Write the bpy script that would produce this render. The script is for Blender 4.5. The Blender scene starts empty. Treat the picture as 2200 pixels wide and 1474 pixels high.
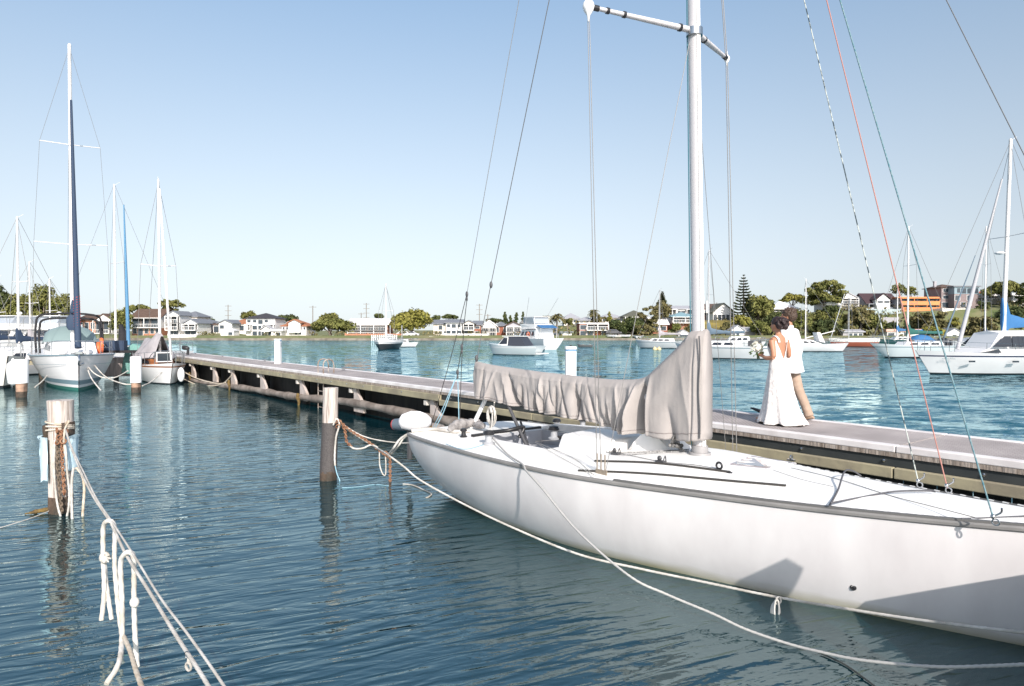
import bpy, bmesh, math, random
from mathutils import Vector, Matrix, noise
R = math.radians
sc = bpy.context.scene
COL = sc.collection
rnd = random.Random(7)

# ---------------------------------------------------------------- camera, sky, sun
FPX, HY, CAMH = 1500.0, 710.0, 2.65
PITCH = math.atan(27 / FPX)
cd = bpy.data.cameras.new('camera')
cam = bpy.data.objects.new('camera', cd)
COL.objects.link(cam)
cd.sensor_width = 36.0
cd.lens = 36.0 * FPX / 2200.0
cd.clip_start = 0.05
cd.clip_end = 4000
cam.location = (0, 0, CAMH)
cam.rotation_euler = (math.pi / 2 - PITCH, 0, 0)
sc.camera = cam
sc.view_settings.view_transform = 'Standard'
sc.view_settings.look = 'None'
sc.view_settings.exposure = 0.42
sc.view_settings.gamma = 1.0

SUN_EL, SUN_AZ = R(30), math.atan2(0.25, -0.97)      # azimuth measured from +Y towards +X
sd = Vector((math.sin(SUN_AZ) * math.cos(SUN_EL), math.cos(SUN_AZ) * math.cos(SUN_EL), math.sin(SUN_EL)))
w = bpy.data.worlds.new('World')
sc.world = w
w.use_nodes = True
nt = w.node_tree
nt.nodes.clear()
wo = nt.nodes.new('ShaderNodeOutputWorld')
bg = nt.nodes.new('ShaderNodeBackground')
sky = nt.nodes.new('ShaderNodeTexSky')
sky.sky_type = 'NISHITA'
sky.sun_disc = False
sky.sun_elevation = SUN_EL
sky.sun_rotation = SUN_AZ
sky.altitude = 0
sky.air_density = 1.0
sky.dust_density = 1.6
sky.ozone_density = 1.6
bg.inputs[1].default_value = 0.15
tcw = nt.nodes.new('ShaderNodeTexCoord'); spw = nt.nodes.new('ShaderNodeSeparateXYZ'); cbw = nt.nodes.new('ShaderNodeCombineXYZ')
mxw = nt.nodes.new('ShaderNodeMath'); mxw.operation = 'MULTIPLY_ADD'; mxw.inputs[1].default_value = 0.76; mxw.inputs[2].default_value = 0.075
nt.links.new(tcw.outputs['Generated'], spw.inputs[0]); nt.links.new(spw.outputs[0], cbw.inputs[0]); nt.links.new(spw.outputs[1], cbw.inputs[1])
nt.links.new(spw.outputs[2], mxw.inputs[0]); nt.links.new(mxw.outputs[0], cbw.inputs[2]); nt.links.new(cbw.outputs[0], sky.inputs[0])
hsw = nt.nodes.new('ShaderNodeHueSaturation'); hsw.inputs['Saturation'].default_value = 0.66; hsw.inputs['Value'].default_value = 0.92; hsw.inputs['Hue'].default_value = 0.492
smr = nt.nodes.new('ShaderNodeMapRange'); smr.inputs[1].default_value = 0.0; smr.inputs[2].default_value = 0.42; smr.inputs[3].default_value = 0.30; smr.inputs[4].default_value = 0.86
nt.links.new(spw.outputs[2], smr.inputs[0]); nt.links.new(smr.outputs[0], hsw.inputs['Saturation'])
vmr = nt.nodes.new('ShaderNodeMapRange'); vmr.inputs[1].default_value = 0.0; vmr.inputs[2].default_value = 0.42; vmr.inputs[3].default_value = 0.74; vmr.inputs[4].default_value = 0.94
nt.links.new(spw.outputs[2], vmr.inputs[0]); nt.links.new(vmr.outputs[0], hsw.inputs['Value'])
nt.links.new(sky.outputs[0], hsw.inputs['Color']); nt.links.new(hsw.outputs[0], bg.inputs[0])
nt.links.new(bg.outputs[0], wo.inputs[0])
ld = bpy.data.lights.new('sun', 'SUN')
ld.energy = 4.2
ld.angle = R(0.5)
ld.color = (1.0, 0.93, 0.86)
lo = bpy.data.objects.new('sun', ld)
COL.objects.link(lo)
lo.rotation_euler = (-sd).to_track_quat('-Z', 'Y').to_euler()

# ---------------------------------------------------------------- pixel to place
def ray(px, py):
    dx, dy, dz = (px - 1100) / FPX, 1.0, -(py - 737) / FPX
    c, s = math.cos(PITCH), math.sin(PITCH)
    return Vector((dx, dy * c + dz * s, -dy * s + dz * c))
def P(px, py, z=0.0):
    d = ray(px, py); t = (z - CAMH) / d.z
    return Vector((d.x * t, d.y * t, z))
def D(px, py, dep):
    d = ray(px, py); t = dep / d.y
    return Vector((d.x * t, dep, CAMH + d.z * t))

# ---------------------------------------------------------------- materials
_m = {}
def mat(name, col, rough=0.5, metal=0.0, col2=None, scale=4.0, stretch=(1, 1, 1), bump=0.0, bscale=None, coat=0.0, lo_=0.35, hi=0.65, detail=5.0, island=0.0, trans=0.0, spec=None, bdist=0.02):
    if name in _m: return _m[name]
    m = bpy.data.materials.new(name); m.use_nodes = True
    n = m.node_tree.nodes; l = m.node_tree.links
    b = n['Principled BSDF']
    b.inputs['Roughness'].default_value = rough
    b.inputs['Metallic'].default_value = metal
    b.inputs['Base Color'].default_value = (*col, 1)
    if coat: b.inputs['Coat Weight'].default_value = coat
    if spec is not None: b.inputs['Specular IOR Level'].default_value = spec
    if trans: b.inputs['Transmission Weight'].default_value = trans
    out = None
    if col2 or bump:
        tc = n.new('ShaderNodeTexCoord'); mp = n.new('ShaderNodeMapping'); mp.inputs['Scale'].default_value = stretch
        l.new(tc.outputs['Object'], mp.inputs[0])
    if col2:
        tx = n.new('ShaderNodeTexNoise'); tx.inputs['Scale'].default_value = scale; tx.inputs['Detail'].default_value = detail
        l.new(mp.outputs[0], tx.inputs['Vector'])
        rp = n.new('ShaderNodeMapRange'); rp.inputs[1].default_value = lo_; rp.inputs[2].default_value = hi
        l.new(tx.outputs[0], rp.inputs[0])
        mx = n.new('ShaderNodeMix'); mx.data_type = 'RGBA'
        mx.inputs[6].default_value = (*col, 1); mx.inputs[7].default_value = (*col2, 1)
        l.new(rp.outputs[0], mx.inputs[0]); out = mx.outputs[2]
    if island:
        g = n.new('ShaderNodeNewGeometry'); hs = n.new('ShaderNodeHueSaturation')
        mr = n.new('ShaderNodeMapRange'); mr.inputs[3].default_value = 1 - island; mr.inputs[4].default_value = 1 + island
        l.new(g.outputs['Random Per Island'], mr.inputs[0]); l.new(mr.outputs[0], hs.inputs['Value'])
        if out: l.new(out, hs.inputs['Color'])
        else: hs.inputs['Color'].default_value = (*col, 1)
        out = hs.outputs[0]
    if out: l.new(out, b.inputs['Base Color'])
    if bump:
        t2 = n.new('ShaderNodeTexNoise'); t2.inputs['Scale'].default_value = bscale or scale * 3; t2.inputs['Detail'].default_value = 6
        l.new(mp.outputs[0], t2.inputs['Vector'])
        bp = n.new('ShaderNodeBump'); bp.inputs['Strength'].default_value = bump; bp.inputs['Distance'].default_value = bdist
        l.new(t2.outputs[0], bp.inputs['Height']); l.new(bp.outputs[0], b.inputs['Normal'])
    _m[name] = m
    return m

GEL = mat('gelcoat white', (0.80, 0.785, 0.77), 0.22, col2=(0.74, 0.72, 0.70), scale=1.2, coat=0.3)
DECKW = mat('deck white', (0.82, 0.81, 0.79), 0.55, col2=(0.76, 0.75, 0.72), scale=2.5, bump=0.15, bscale=120, bdist=0.003)
GREYP = mat('grey paint', (0.36, 0.37, 0.39), 0.5, col2=(0.30, 0.31, 0.33), scale=3)
RUB = mat('rubbing strip', (0.23, 0.22, 0.21), 0.5, col2=(0.30, 0.28, 0.27), scale=3, stretch=(.4, 6, 6))
ALU = mat('anodised aluminium', (0.62, 0.59, 0.59), 0.4, 0.12, col2=(0.60, 0.58, 0.59), scale=2.0, stretch=(3, 3, .4))
STEEL = mat('stainless steel', (0.55, 0.55, 0.55), 0.25, 1.0)
WIRE = mat('rigging wire', (0.20, 0.195, 0.19), 0.5, 0.3)
BLACK = mat('black plastic', (0.02, 0.02, 0.022), 0.4)
DARKG = mat('dark grey plastic', (0.07, 0.07, 0.075), 0.45)
CANV = mat('taupe canvas', (0.32, 0.293, 0.28), 0.85, col2=(0.365, 0.335, 0.32), scale=3, bump=0.35, bscale=30, bdist=0.008)
WHT = mat('white paint', (0.80, 0.79, 0.78), 0.45, col2=(0.72, 0.71, 0.69), scale=1.5)
WHITEPL = mat('white plastic', (0.8, 0.8, 0.8), 0.35)
ROPEW = mat('white rope', (0.56, 0.54, 0.51), 0.9, col2=(0.38, 0.35, 0.31), scale=5)
ROPET = mat('weathered rope', (0.42, 0.34, 0.25), 0.9, col2=(0.58, 0.52, 0.44), scale=8)
ROPEB = mat('pale blue rope', (0.26, 0.43, 0.52), 0.9)
ROPEK = mat('black rope', (0.03, 0.03, 0.03), 0.9)
ROPER = mat('faded red rope', (0.40, 0.19, 0.16), 0.9)
ROPETL = mat('teal flecked rope', (0.06, 0.17, 0.21), 0.9, col2=(0.2, 0.28, 0.3), scale=40)
ROPEG = mat('grey flecked rope', (0.04, 0.06, 0.07), 0.9, col2=(0.45, 0.48, 0.45), scale=14, lo_=.45, hi=.55)
RUST = mat('rusty chain', (0.22, 0.09, 0.045), 0.8, 0.3, col2=(0.35, 0.2, 0.12), scale=20)
CHAING = mat('weedy chain', (0.09, 0.07, 0.05), 0.9, col2=(0.2, 0.15, 0.11), scale=20)
WOODG = mat('weathered timber', (0.40, 0.35, 0.31), 0.85, col2=(0.20, 0.16, 0.13), scale=3.5, stretch=(3.5, 3.5, .5), bump=0.8, bscale=9)
WOODP = mat('pale dry timber', (0.54, 0.48, 0.44), 0.85, col2=(0.24, 0.19, 0.16), lo_=.48, hi=.66, scale=5, stretch=(4, 4, .28), bump=1.0, bscale=9)
WOODW = mat('wet weedy timber', (0.10, 0.065, 0.045), 0.7, col2=(0.035, 0.028, 0.02), scale=5, bump=1.0, bscale=14)
LOGM = mat('floating log timber', (0.28, 0.24, 0.21), 0.9, col2=(0.12, 0.095, 0.08), scale=2.2, bump=0.8, bscale=9)
BEAM = mat('treated pine beam', (0.36, 0.32, 0.21), 0.85, col2=(0.24, 0.21, 0.15), scale=2.0, bump=0.3, bscale=12)
DARKB = mat('dark rubber fendering', (0.022, 0.028, 0.03), 0.6, col2=(0.04, 0.045, 0.045), scale=2)
SCREEN = mat('black planks', (0.010, 0.009, 0.009), 0.8, col2=(0.03, 0.026, 0.022), scale=3, stretch=(2, 2, .5))  # near-black, shared by the screen, underdeck and jetty piles
CONC = mat('painted concrete', (0.52, 0.45, 0.42), 0.9, col2=(0.36, 0.30, 0.26), scale=2.5)
JEDGE = mat('jetty edge', (0.78, 0.75, 0.745), 0.6, col2=(0.60, 0.56, 0.55), scale=2)
GLASS = mat('dark glass', (0.03, 0.04, 0.05), 0.08, spec=0.7)
SMOKE = mat('smoked acrylic', (0.30, 0.24, 0.24), 0.08, coat=0.5, col2=(0.20, 0.24, 0.27), scale=2)
SKIN = mat('skin', (0.42, 0.20, 0.12), 0.5)
LACE = mat('ivory lace', (0.78, 0.75, 0.73), 0.85, col2=(0.62, 0.58, 0.56), scale=22, bump=0.9, bscale=26, bdist=0.012)
SHIRT = mat('white linen', (0.80, 0.80, 0.80), 0.8, bump=0.3, bscale=14)
KHAKI = mat('khaki trousers', (0.42, 0.31, 0.24), 0.85, col2=(0.34, 0.25, 0.19), scale=7, bump=0.4, bscale=14)
HAIRD = mat('dark hair', (0.022, 0.010, 0.010), 0.5, bump=0.9, bscale=45)
HAIRB = mat('brown hair', (0.06, 0.035, 0.022), 0.55, bump=0.9, bscale=45)

# ---------------------------------------------------------------- mesh builder
class MB:
    def __init__(s): s.v = []; s.f = []; s.mi = []; s.k = 0
    def box(s, x0, x1, y0, y1, z0, z1, M=None):
        b = len(s.v)
        for z in (z0, z1):
            for (x, y) in ((x0, y0), (x1, y0), (x1, y1), (x0, y1)):
                p = Vector((x, y, z)); s.v.append(M @ p if M else p)
        for q in ((3, 2, 1, 0), (4, 5, 6, 7), (0, 1, 5, 4), (1, 2, 6, 5), (2, 3, 7, 6), (3, 0, 4, 7)):
            s.f.append([b + i for i in q]); s.mi.append(s.k)
        return s
    def poly(s, pts, M=None):
        b = len(s.v)
        for p in pts: s.v.append(M @ Vector(p) if M else Vector(p))
        s.f.append(list(range(b, b + len(pts)))); s.mi.append(s.k)
        return s
    def prism(s, pts, off, M=None):
        off = Vector(off); a = [Vector(p) for p in pts]; n = len(a); b = len(s.v)
        for p in a + [p + off for p in a]: s.v.append(M @ p if M else p)
        s.f.append(list(range(b + n - 1, b - 1, -1))); s.mi.append(s.k)
        s.f.append(list(range(b + n, b + 2 * n))); s.mi.append(s.k)
        for i in range(n):
            j = (i + 1) % n
            s.f.append([b + i, b + j, b + n + j, b + n + i]); s.mi.append(s.k)
        return s
    def rings(s, rings, cap=True, closed=True):
        b = len(s.v); n = len(rings[0])
        for r_ in rings: s.v.extend(Vector(p) for p in r_)
        for i in range(len(rings) - 1):
            for j in range(n if closed else n - 1):
                k = (j + 1) % n
                s.f.append([b + i * n + j, b + i * n + k, b + (i + 1) * n + k, b + (i + 1) * n + j]); s.mi.append(s.k)
        if cap and closed:
            s.f.append([b + j for j in range(n - 1, -1, -1)]); s.mi.append(s.k)
            e = b + (len(rings) - 1) * n
            s.f.append([e + j for j in range(n)]); s.mi.append(s.k)
        return s
    def tube(s, pts, r, n=8, lobes=0, twist=0.0, cap=True):
        pts = [Vector(p) for p in pts]
        rr = r if hasattr(r, '__len__') else [r] * len(pts)
        out = []; up = None; dist = 0
        for i, p in enumerate(pts):
            a = pts[max(0, i - 1)]; c = pts[min(len(pts) - 1, i + 1)]
            t = (c - a)
            if t.length < 1e-9: t = Vector((0, 0, 1))
            t.normalize()
            if up is None: up = Vector((0, 0, 1)) if abs(t.z) < .9 else Vector((1, 0, 0))
            x = (up - t * up.dot(t))
            if x.length < 1e-5: x = t.orthogonal()
            x.normalize(); y = t.cross(x); up = x
            if i: dist += (p - pts[i - 1]).length
            ring = []
            for j in range(n):
                th = 2 * math.pi * j / n
                q = rr[i]
                if lobes: q *= 0.78 + 0.22 * abs(math.cos(lobes * th / 2 + twist * dist))*1.15
                ring.append(p + x * (math.cos(th) * q) + y * (math.sin(th) * q))
            out.append(ring)
        return s.rings(out, cap)
    def cone(s, p0, p1, r0, r1, n=12): return s.tube([p0, p1], [r0, r1], n)
    def ball(s, c, rx, ry=None, rz=None, n=12, m=8, M=None):
        ry = rx if ry is None else ry; rz = rx if rz is None else rz
        c = Vector(c); rings = []
        for i in range(m + 1):
            ph = -math.pi / 2 + math.pi * (i * .998 + .001 * m) / m
            rings.append([c + Vector((rx * math.cos(ph) * math.cos(2 * math.pi * j / n), ry * math.cos(ph) * math.sin(2 * math.pi * j / n), rz * math.sin(ph))) for j in range(n)])
        if M: rings = [[M @ p for p in r_] for r_ in rings]
        return s.rings(rings)
    def torus(s, c, R0, r, axis=(0, 0, 1), n=20, m=6, sx=1.0, M=None):
        q = Vector(axis).normalized().to_track_quat('Z', 'Y'); c = Vector(c)
        b = len(s.v)
        for i in range(n):
            a = 2 * math.pi * i / n
            for j in range(m):
                e = 2 * math.pi * j / m
                p = q @ Vector(((R0 + r * math.cos(e)) * math.cos(a) * sx, (R0 + r * math.cos(e)) * math.sin(a), r * math.sin(e)))
                p = c + p; s.v.append(M @ p if M else p)
        for i in range(n):
            for j in range(m):
                s.f.append([b + i * m + j, b + ((i + 1) % n) * m + j, b + ((i + 1) % n) * m + (j + 1) % m, b + i * m + (j + 1) % m]); s.mi.append(s.k)
        return s
    def mesh(s, name, mats, smooth=None):
        me = bpy.data.meshes.new(name)
        me.from_pydata([tuple(v) for v in s.v], [], s.f)
        for m in (mats if isinstance(mats, (list, tuple)) else [mats]): me.materials.append(m)
        me.polygons.foreach_set('material_index', s.mi)
        if smooth is not None:
            me.shade_smooth()
            if smooth < 179: me.set_sharp_from_angle(angle=R(smooth))
        me.update()
        return me
    def build(s, name, mats, parent=None, smooth=None):
        o = bpy.data.objects.new(name, s.mesh(name, mats, smooth))
        COL.objects.link(o)
        if parent is not None: o.parent = parent
        return o

def bev(o, w=0.01, seg=2):
    m = o.modifiers.new('b', 'BEVEL'); m.width = w; m.segments = seg; m.limit_method = 'ANGLE'; m.angle_limit = R(40)
    return o
def tag(o, label=None, cat=None, group=None, kind=None):
    if label: o['label'] = label
    if cat: o['category'] = cat
    if group: o['group'] = group
    if kind: o['kind'] = kind
    elif cat: o['kind'] = 'thing'
    return o
def empty(name, loc=(0, 0, 0), rz=0.0, label=None, cat=None, group=None):
    o = bpy.data.objects.new(name, None); COL.objects.link(o)
    o.location = loc; o.rotation_euler = (0, 0, rz); o.empty_display_size = .1
    return tag(o, label, cat, group)
def rot(rz, loc=(0, 0, 0)): return Matrix.Translation(Vector(loc)) @ Matrix.Rotation(rz, 4, 'Z')
def interp(x, tab):
    if x <= tab[0][0]: return tab[0][1]
    for (a, va), (b, vb) in zip(tab, tab[1:]):
        if x <= b: return va + (vb - va) * (x - a) / (b - a)
    return tab[-1][1]
def cinterp(x, tab):
    if x <= tab[0][0]: return tab[0][1]
    if x >= tab[-1][0]: return tab[-1][1]
    for i in range(len(tab) - 1):
        if x <= tab[i + 1][0]:
            x0, y0 = tab[i]; x1, y1 = tab[i + 1]
            h = x1 - x0
            m0 = (y1 - tab[i - 1][1]) / (x1 - tab[i - 1][0]) if i else (y1 - y0) / h
            m1 = (tab[i + 2][1] - y0) / (tab[i + 2][0] - x0) if i + 2 < len(tab) else (y1 - y0) / h
            t = (x - x0) / h
            return (2*t**3-3*t*t+1)*y0 + (t**3-2*t*t+t)*h*m0 + (-2*t**3+3*t*t)*y1 + (t**3-t*t)*h*m1
def spline(pts, n=8):
    pts = [Vector(p) for p in pts]; out = []
    for i in range(len(pts) - 1):
        p0 = pts[max(0, i - 1)]; p1 = pts[i]; p2 = pts[i + 1]; p3 = pts[min(len(pts) - 1, i + 2)]
        for k in range(n):
            t = k / n
            out.append(0.5 * ((2 * p1) + (p2 - p0) * t + (2 * p0 - 5 * p1 + 4 * p2 - p3) * t * t + (3 * p1 - p0 - 3 * p2 + p3) * t ** 3))
    out.append(pts[-1]); return out
def resample(pts, step):
    out = [pts[0]]; acc = 0
    for a, b in zip(pts, pts[1:]):
        L = (b - a).length
        if L < 1e-9: continue
        d = step - acc
        while d <= L:
            out.append(a + (b - a) * (d / L)); d += step
        acc = L - (d - step)
    out.append(pts[-1]); return out
def rope_path(pts, n=10): return spline(pts, n)
def strand(mb, pts, r, lay=None, n=12):
    """three-strand laid rope"""
    q = resample(spline(pts, 10), r * .9)
    mb.tube(q, r, n, lobes=3, twist=1.5 / r * .45)
def sag(a, b, s, n=14):
    a = Vector(a); b = Vector(b)
    return [a.lerp(b, i / n) - Vector((0, 0, s * 4 * (i / n) * (1 - i / n))) for i in range(n + 1)]

# ---------------------------------------------------------------- water
CHOP = 1.05
def water_mat():
    m = bpy.data.materials.new('harbour water'); m.use_nodes = True
    n = m.node_tree.nodes; l = m.node_tree.links; b = n['Principled BSDF']
    g = n.new('ShaderNodeNewGeometry')
    def noise_(sx, sy, rz, scale, det, rough=.5, dist=0.0):
        mp = n.new('ShaderNodeMapping'); mp.vector_type = 'TEXTURE'; mp.inputs['Scale'].default_value = (1 / sx, 1 / sy, 1); mp.inputs['Rotation'].default_value = (0, 0, rz)
        l.new(g.outputs['Position'], mp.inputs[0])
        t = n.new('ShaderNodeTexNoise'); t.inputs['Scale'].default_value = scale; t.inputs['Detail'].default_value = det
        t.inputs['Roughness'].default_value = rough; t.inputs['Distortion'].default_value = dist
        l.new(mp.outputs[0], t.inputs['Vector']); return t.outputs[0]
    def math_(op, a, b_):
        q = n.new('ShaderNodeMath'); q.operation = op
        for i, v in enumerate((a, b_)):
            if isinstance(v, (int, float)): q.inputs[i].default_value = v
            else: l.new(v, q.inputs[i])
        return q.outputs[0]
    # open-water chop outside the jetty, ripples in its shelter
    sp = n.new('ShaderNodeSeparateXYZ'); l.new(g.outputs['Position'], sp.inputs[0])
    side = math_('ADD', math_('MULTIPLY', sp.outputs[0], 0.783), math_('MULTIPLY', sp.outputs[1], 0.622))
    mr = n.new('ShaderNodeMapRange'); mr.inputs[1].default_value = 9.2; mr.inputs[2].default_value = 11.5
    l.new(side, mr.inputs[0])
    rip = math_('ADD', math_('MULTIPLY', noise_(.36, 1.6, R(24), 4.6, 2.0, .4, .5), 0.75), math_('MULTIPLY', noise_(.7, 1.2, R(12), 1.5, 2.0), 0.7))
    rip = math_('ADD', rip, math_('MULTIPLY', noise_(.6, 1.3, R(-8), 13, 2.0), 0.07))
    chop = math_('ADD', math_('MULTIPLY', noise_(.75, 1.3, R(6), 1.3, 4.0, .55, .3), 5.5), math_('MULTIPLY', noise_(.7, 1.3, 0, 5.5, 3.0), 0.9))
    patch = n.new('ShaderNodeMapRange'); patch.inputs[1].default_value = .35; patch.inputs[2].default_value = .65
    patch.inputs[3].default_value = .45; patch.inputs[4].default_value = 1.25
    l.new(noise_(1, 1, 0, .22, 2), patch.inputs[0])
    rip = math_('MULTIPLY', rip, patch.outputs[0])
    calm = n.new('ShaderNodeMapRange'); calm.inputs[1].default_value = 5; calm.inputs[2].default_value = 17; calm.inputs[3].default_value = 1.15; calm.inputs[4].default_value = .50
    l.new(sp.outputs[1], calm.inputs[0]); rip = math_('MULTIPLY', rip, calm.outputs[0])
    bp = n.new('ShaderNodeBump'); bp.inputs['Strength'].default_value = 1.0; bp.inputs['Distance'].default_value = 0.046
    l.new(rip, bp.inputs['Height'])
    # chop too fine for the pixels out there: slopes taken straight from noise
    def slope(sx, sy, sc_, det, k):
        mp = n.new('ShaderNodeMapping'); mp.inputs['Scale'].default_value = (sx, sy, 1); l.new(g.outputs['Position'], mp.inputs[0])
        t = n.new('ShaderNodeTexNoise'); t.inputs['Scale'].default_value = sc_; t.inputs['Detail'].default_value = det; t.inputs['Roughness'].default_value = .6
        l.new(mp.outputs[0], t.inputs['Vector'])
        v = n.new('ShaderNodeVectorMath'); v.operation = 'SUBTRACT'; v.inputs[1].default_value = (.5, .5, .5); l.new(t.outputs['Color'], v.inputs[0])
        v2 = n.new('ShaderNodeVectorMath'); v2.operation = 'MULTIPLY'; v2.inputs[1].default_value = (k * .7, k, 0); l.new(v.outputs[0], v2.inputs[0]); return v2.outputs[0]
    va = n.new('ShaderNodeVectorMath'); l.new(slope(.8, 1.5, .9, 4, CHOP), va.inputs[0]); l.new(slope(.8, 1.4, 4.5, 2, CHOP * .45), va.inputs[1])
    vb = n.new('ShaderNodeVectorMath'); vb.inputs[1].default_value = (0, 0, 1); l.new(va.outputs[0], vb.inputs[0])
    vn = n.new('ShaderNodeVectorMath'); vn.operation = 'NORMALIZE'; l.new(vb.outputs[0], vn.inputs[0])
    mx = n.new('ShaderNodeMix'); mx.data_type = 'VECTOR'; l.new(mr.outputs[0], mx.inputs[0]); l.new(bp.outputs[0], mx.inputs[4]); l.new(vn.outputs[0], mx.inputs[5])
    def cmix(c0, c1):
        cm = n.new('ShaderNodeMix'); cm.data_type = 'RGBA'; l.new(mr.outputs[0], cm.inputs[0]); cm.inputs[6].default_value = (*c0, 1); cm.inputs[7].default_value = (*c1, 1); return cm.outputs[2]
    im = n.new('ShaderNodeMapRange'); im.inputs[3].default_value = 2.3; im.inputs[4].default_value = 1.36; l.new(mr.outputs[0], im.inputs[0])
    n.remove(b); nm = mx.outputs[1]
    df = n.new('ShaderNodeBsdfDiffuse'); gl = n.new('ShaderNodeBsdfGlossy'); fr = n.new('ShaderNodeFresnel'); ms = n.new('ShaderNodeMixShader')
    gl.inputs['Roughness'].default_value = 0.02
    l.new(cmix((0.001, 0.020, 0.028), (0.006, 0.075, 0.105)), df.inputs['Color']); l.new(cmix((.80, .97, .99), (.66, .88, .95)), gl.inputs['Color'])
    l.new(im.outputs[0], fr.inputs['IOR'])
    for q in (gl, fr): l.new(nm, q.inputs['Normal'])
    l.new(fr.outputs[0], ms.inputs[0]); l.new(df.outputs[0], ms.inputs[1]); l.new(gl.outputs[0], ms.inputs[2])
    l.new(ms.outputs[0], n['Material Output'].inputs[0])
    return m
wm = MB()
wm.poly([(-900, -60, 0), (900, -60, 0), (900, 400, 0), (-900, 400, 0)])
water = wm.build('water', water_mat()); tag(water, kind='structure')
# ---------------------------------------------------------------- the white keelboat alongside
YA = R(-49)
BM = rot(YA, (-0.6, 11.8, 0)); BI = BM.inverted()
def LP(px, py, z): return BI @ P(px, py, z)
def LD(px, py, d): return BI @ D(px, py, d)
def LV(px, py, yl=0.0):
    o = BI @ Vector((0, 0, CAMH)); d = BI.to_3x3() @ ray(px, py)
    t = (yl - o.y) / d.y
    return o + d * t
boat = empty('sailboat', (-0.6, 11.8, 0), YA, 'long white keelboat moored beside the jetty with a taupe canvas cover over its boom', 'sailboat')
XS = -0.30
BT = [(-.3, 1.17), (0, 1.25), (.95, 1.38), (1.9, 1.46), (2.85, 1.47), (3.6, 1.42), (4.4, 1.26), (5.1, 1.08), (6.0, .87), (6.9, .63), (7.7, .39), (8.4, .19), (9.0, .03)]
LB = 9.0
def bz(x): return 0.95 + (0.20 * (2 * x / 9.5 - 1) ** 2 if x > 4.75 else 0.03 * (1 - x / 4.75) ** 2)
def bk(x): return cinterp(x, [(-.3, .30), (0, .10), (.6, -.08), (2.0, -.30), (4.5, -.40), (6.5, -.30), (7.8, -.10), (8.4, .18), (8.8, .6), (9.0, 1.08)])
mb = MB(); rings = []; NS = 60; NR = 22
for i in range(NS + 1):
    x = XS + (LB - XS) * i / NS; b = cinterp(x, BT); zg = bz(x); zk = bk(x); ring = []
    for s_ in (-1, 1):
        rr = range(NR + 1) if s_ == -1 else range(NR - 1, -1, -1)
        for j in rr:
            a = math.pi / 2 * (1 - j / NR)
            ring.append((x + 0.0, s_ * b * math.sin(a) ** .66, zg - (zg - zk) * max(0, math.cos(a)) ** .95))
    rings.append(ring)
mb.rings(rings, cap=False, closed=False)
b0 = len(mb.v)
mb.f.append(list(range(len(rings[0]) - 1, -1, -1))); mb.mi.append(0)      # transom
HULLM = mat('hull white', (0.69, 0.665, 0.66), 0.3, col2=(0.565, 0.535, 0.535), scale=2.2, stretch=(1, 1, .45), bump=.25, bscale=1.4, bdist=.03, coat=0.25, detail=8, lo_=.3, hi=.75)
# weed stain at the waterline (a real tide mark on the paint)
def tide(m, col=(0.30, 0.27, 0.14)):
    n = m.node_tree.nodes; l = m.node_tree.links; b = n['Principled BSDF']
    src = b.inputs['Base Color'].links[0].from_socket
    g = n.new('ShaderNodeNewGeometry'); sp = n.new('ShaderNodeSeparateXYZ'); l.new(g.outputs['Position'], sp.inputs[0])
    nz = n.new('ShaderNodeTexNoise'); nz.inputs['Scale'].default_value = 9; nz.inputs['Detail'].default_value = 8
    ad = n.new('ShaderNodeMath'); ad.operation = 'MULTIPLY_ADD'; ad.inputs[1].default_value = .16
    l.new(nz.outputs[0], ad.inputs[0]); l.new(sp.outputs[2], ad.inputs[2])
    mr = n.new('ShaderNodeMapRange'); mr.inputs[1].default_value = .06; mr.inputs[2].default_value = .21; mr.inputs[3].default_value = .85; mr.inputs[4].default_value = 0
    l.new(ad.outputs[0], mr.inputs[0])
    mx = n.new('ShaderNodeMix'); mx.data_type = 'RGBA'; l.new(mr.outputs[0], mx.inputs[0]); l.new(src, mx.inputs[6]); mx.inputs[7].default_value = (*col, 1)
    l.new(mx.outputs[2], b.inputs['Base Color'])
tide(HULLM)
hull = mb.build('hull', HULLM, boat, 40)
# deck with the cockpit cut out
CK = (0.95, 2.35, -.60, .62)
def dz(x, y):
    b = max(cinterp(x, BT), .02); q = min(1, abs(y) / b)
    ch = cinterp(x, [(0, .05), (2.6, .06), (3.5, .13), (4.3, .19), (5.4, .15), (6.8, .09), (8.5, .03), (9, .0)])
    return bz(x) + ch * (1 - q ** 2.6)
mb = MB(); xs = sorted(set([XS + (LB - XS) * i / 72 for i in range(73)] + [CK[0], CK[1]])); NJ = 24
for i in range(len(xs) - 1):
    xa, xb = xs[i], xs[i + 1]
    def yy(x, j):
        b = cinterp(x, BT); inn = CK[0] - .001 <= x <= CK[1] + .001
        t = j / NJ * 2 - 1
        # columns 8 and 16 follow the cockpit edge
        tab = [(-1, -b), (-1/3, min(-.001, max(-b*.45, CK[2]))), (1/3, max(.001, min(b*.45, CK[3]))), (1, b)]
        return interp(t, tab)
    for j in range(NJ):
        if xa >= CK[0] - .001 and xb <= CK[1] + .001 and 8 <= j < 16: continue
        q = [(xa, yy(xa, j)), (xb, yy(xb, j)), (xb, yy(xb, j + 1)), (xa, yy(xa, j + 1))]
        mb.poly([(x, y, dz(x, y)) for x, y in q])
bm = bmesh.new(); me = mb.mesh('deck', DECKW); bm.from_mesh(me); bmesh.ops.remove_doubles(bm, verts=bm.verts, dist=.0005); bm.to_mesh(me); bm.free()
me.shade_smooth(); me.set_sharp_from_angle(angle=R(35))
deck = bpy.data.objects.new('deck', me); COL.objects.link(deck); deck.parent = boat
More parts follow.
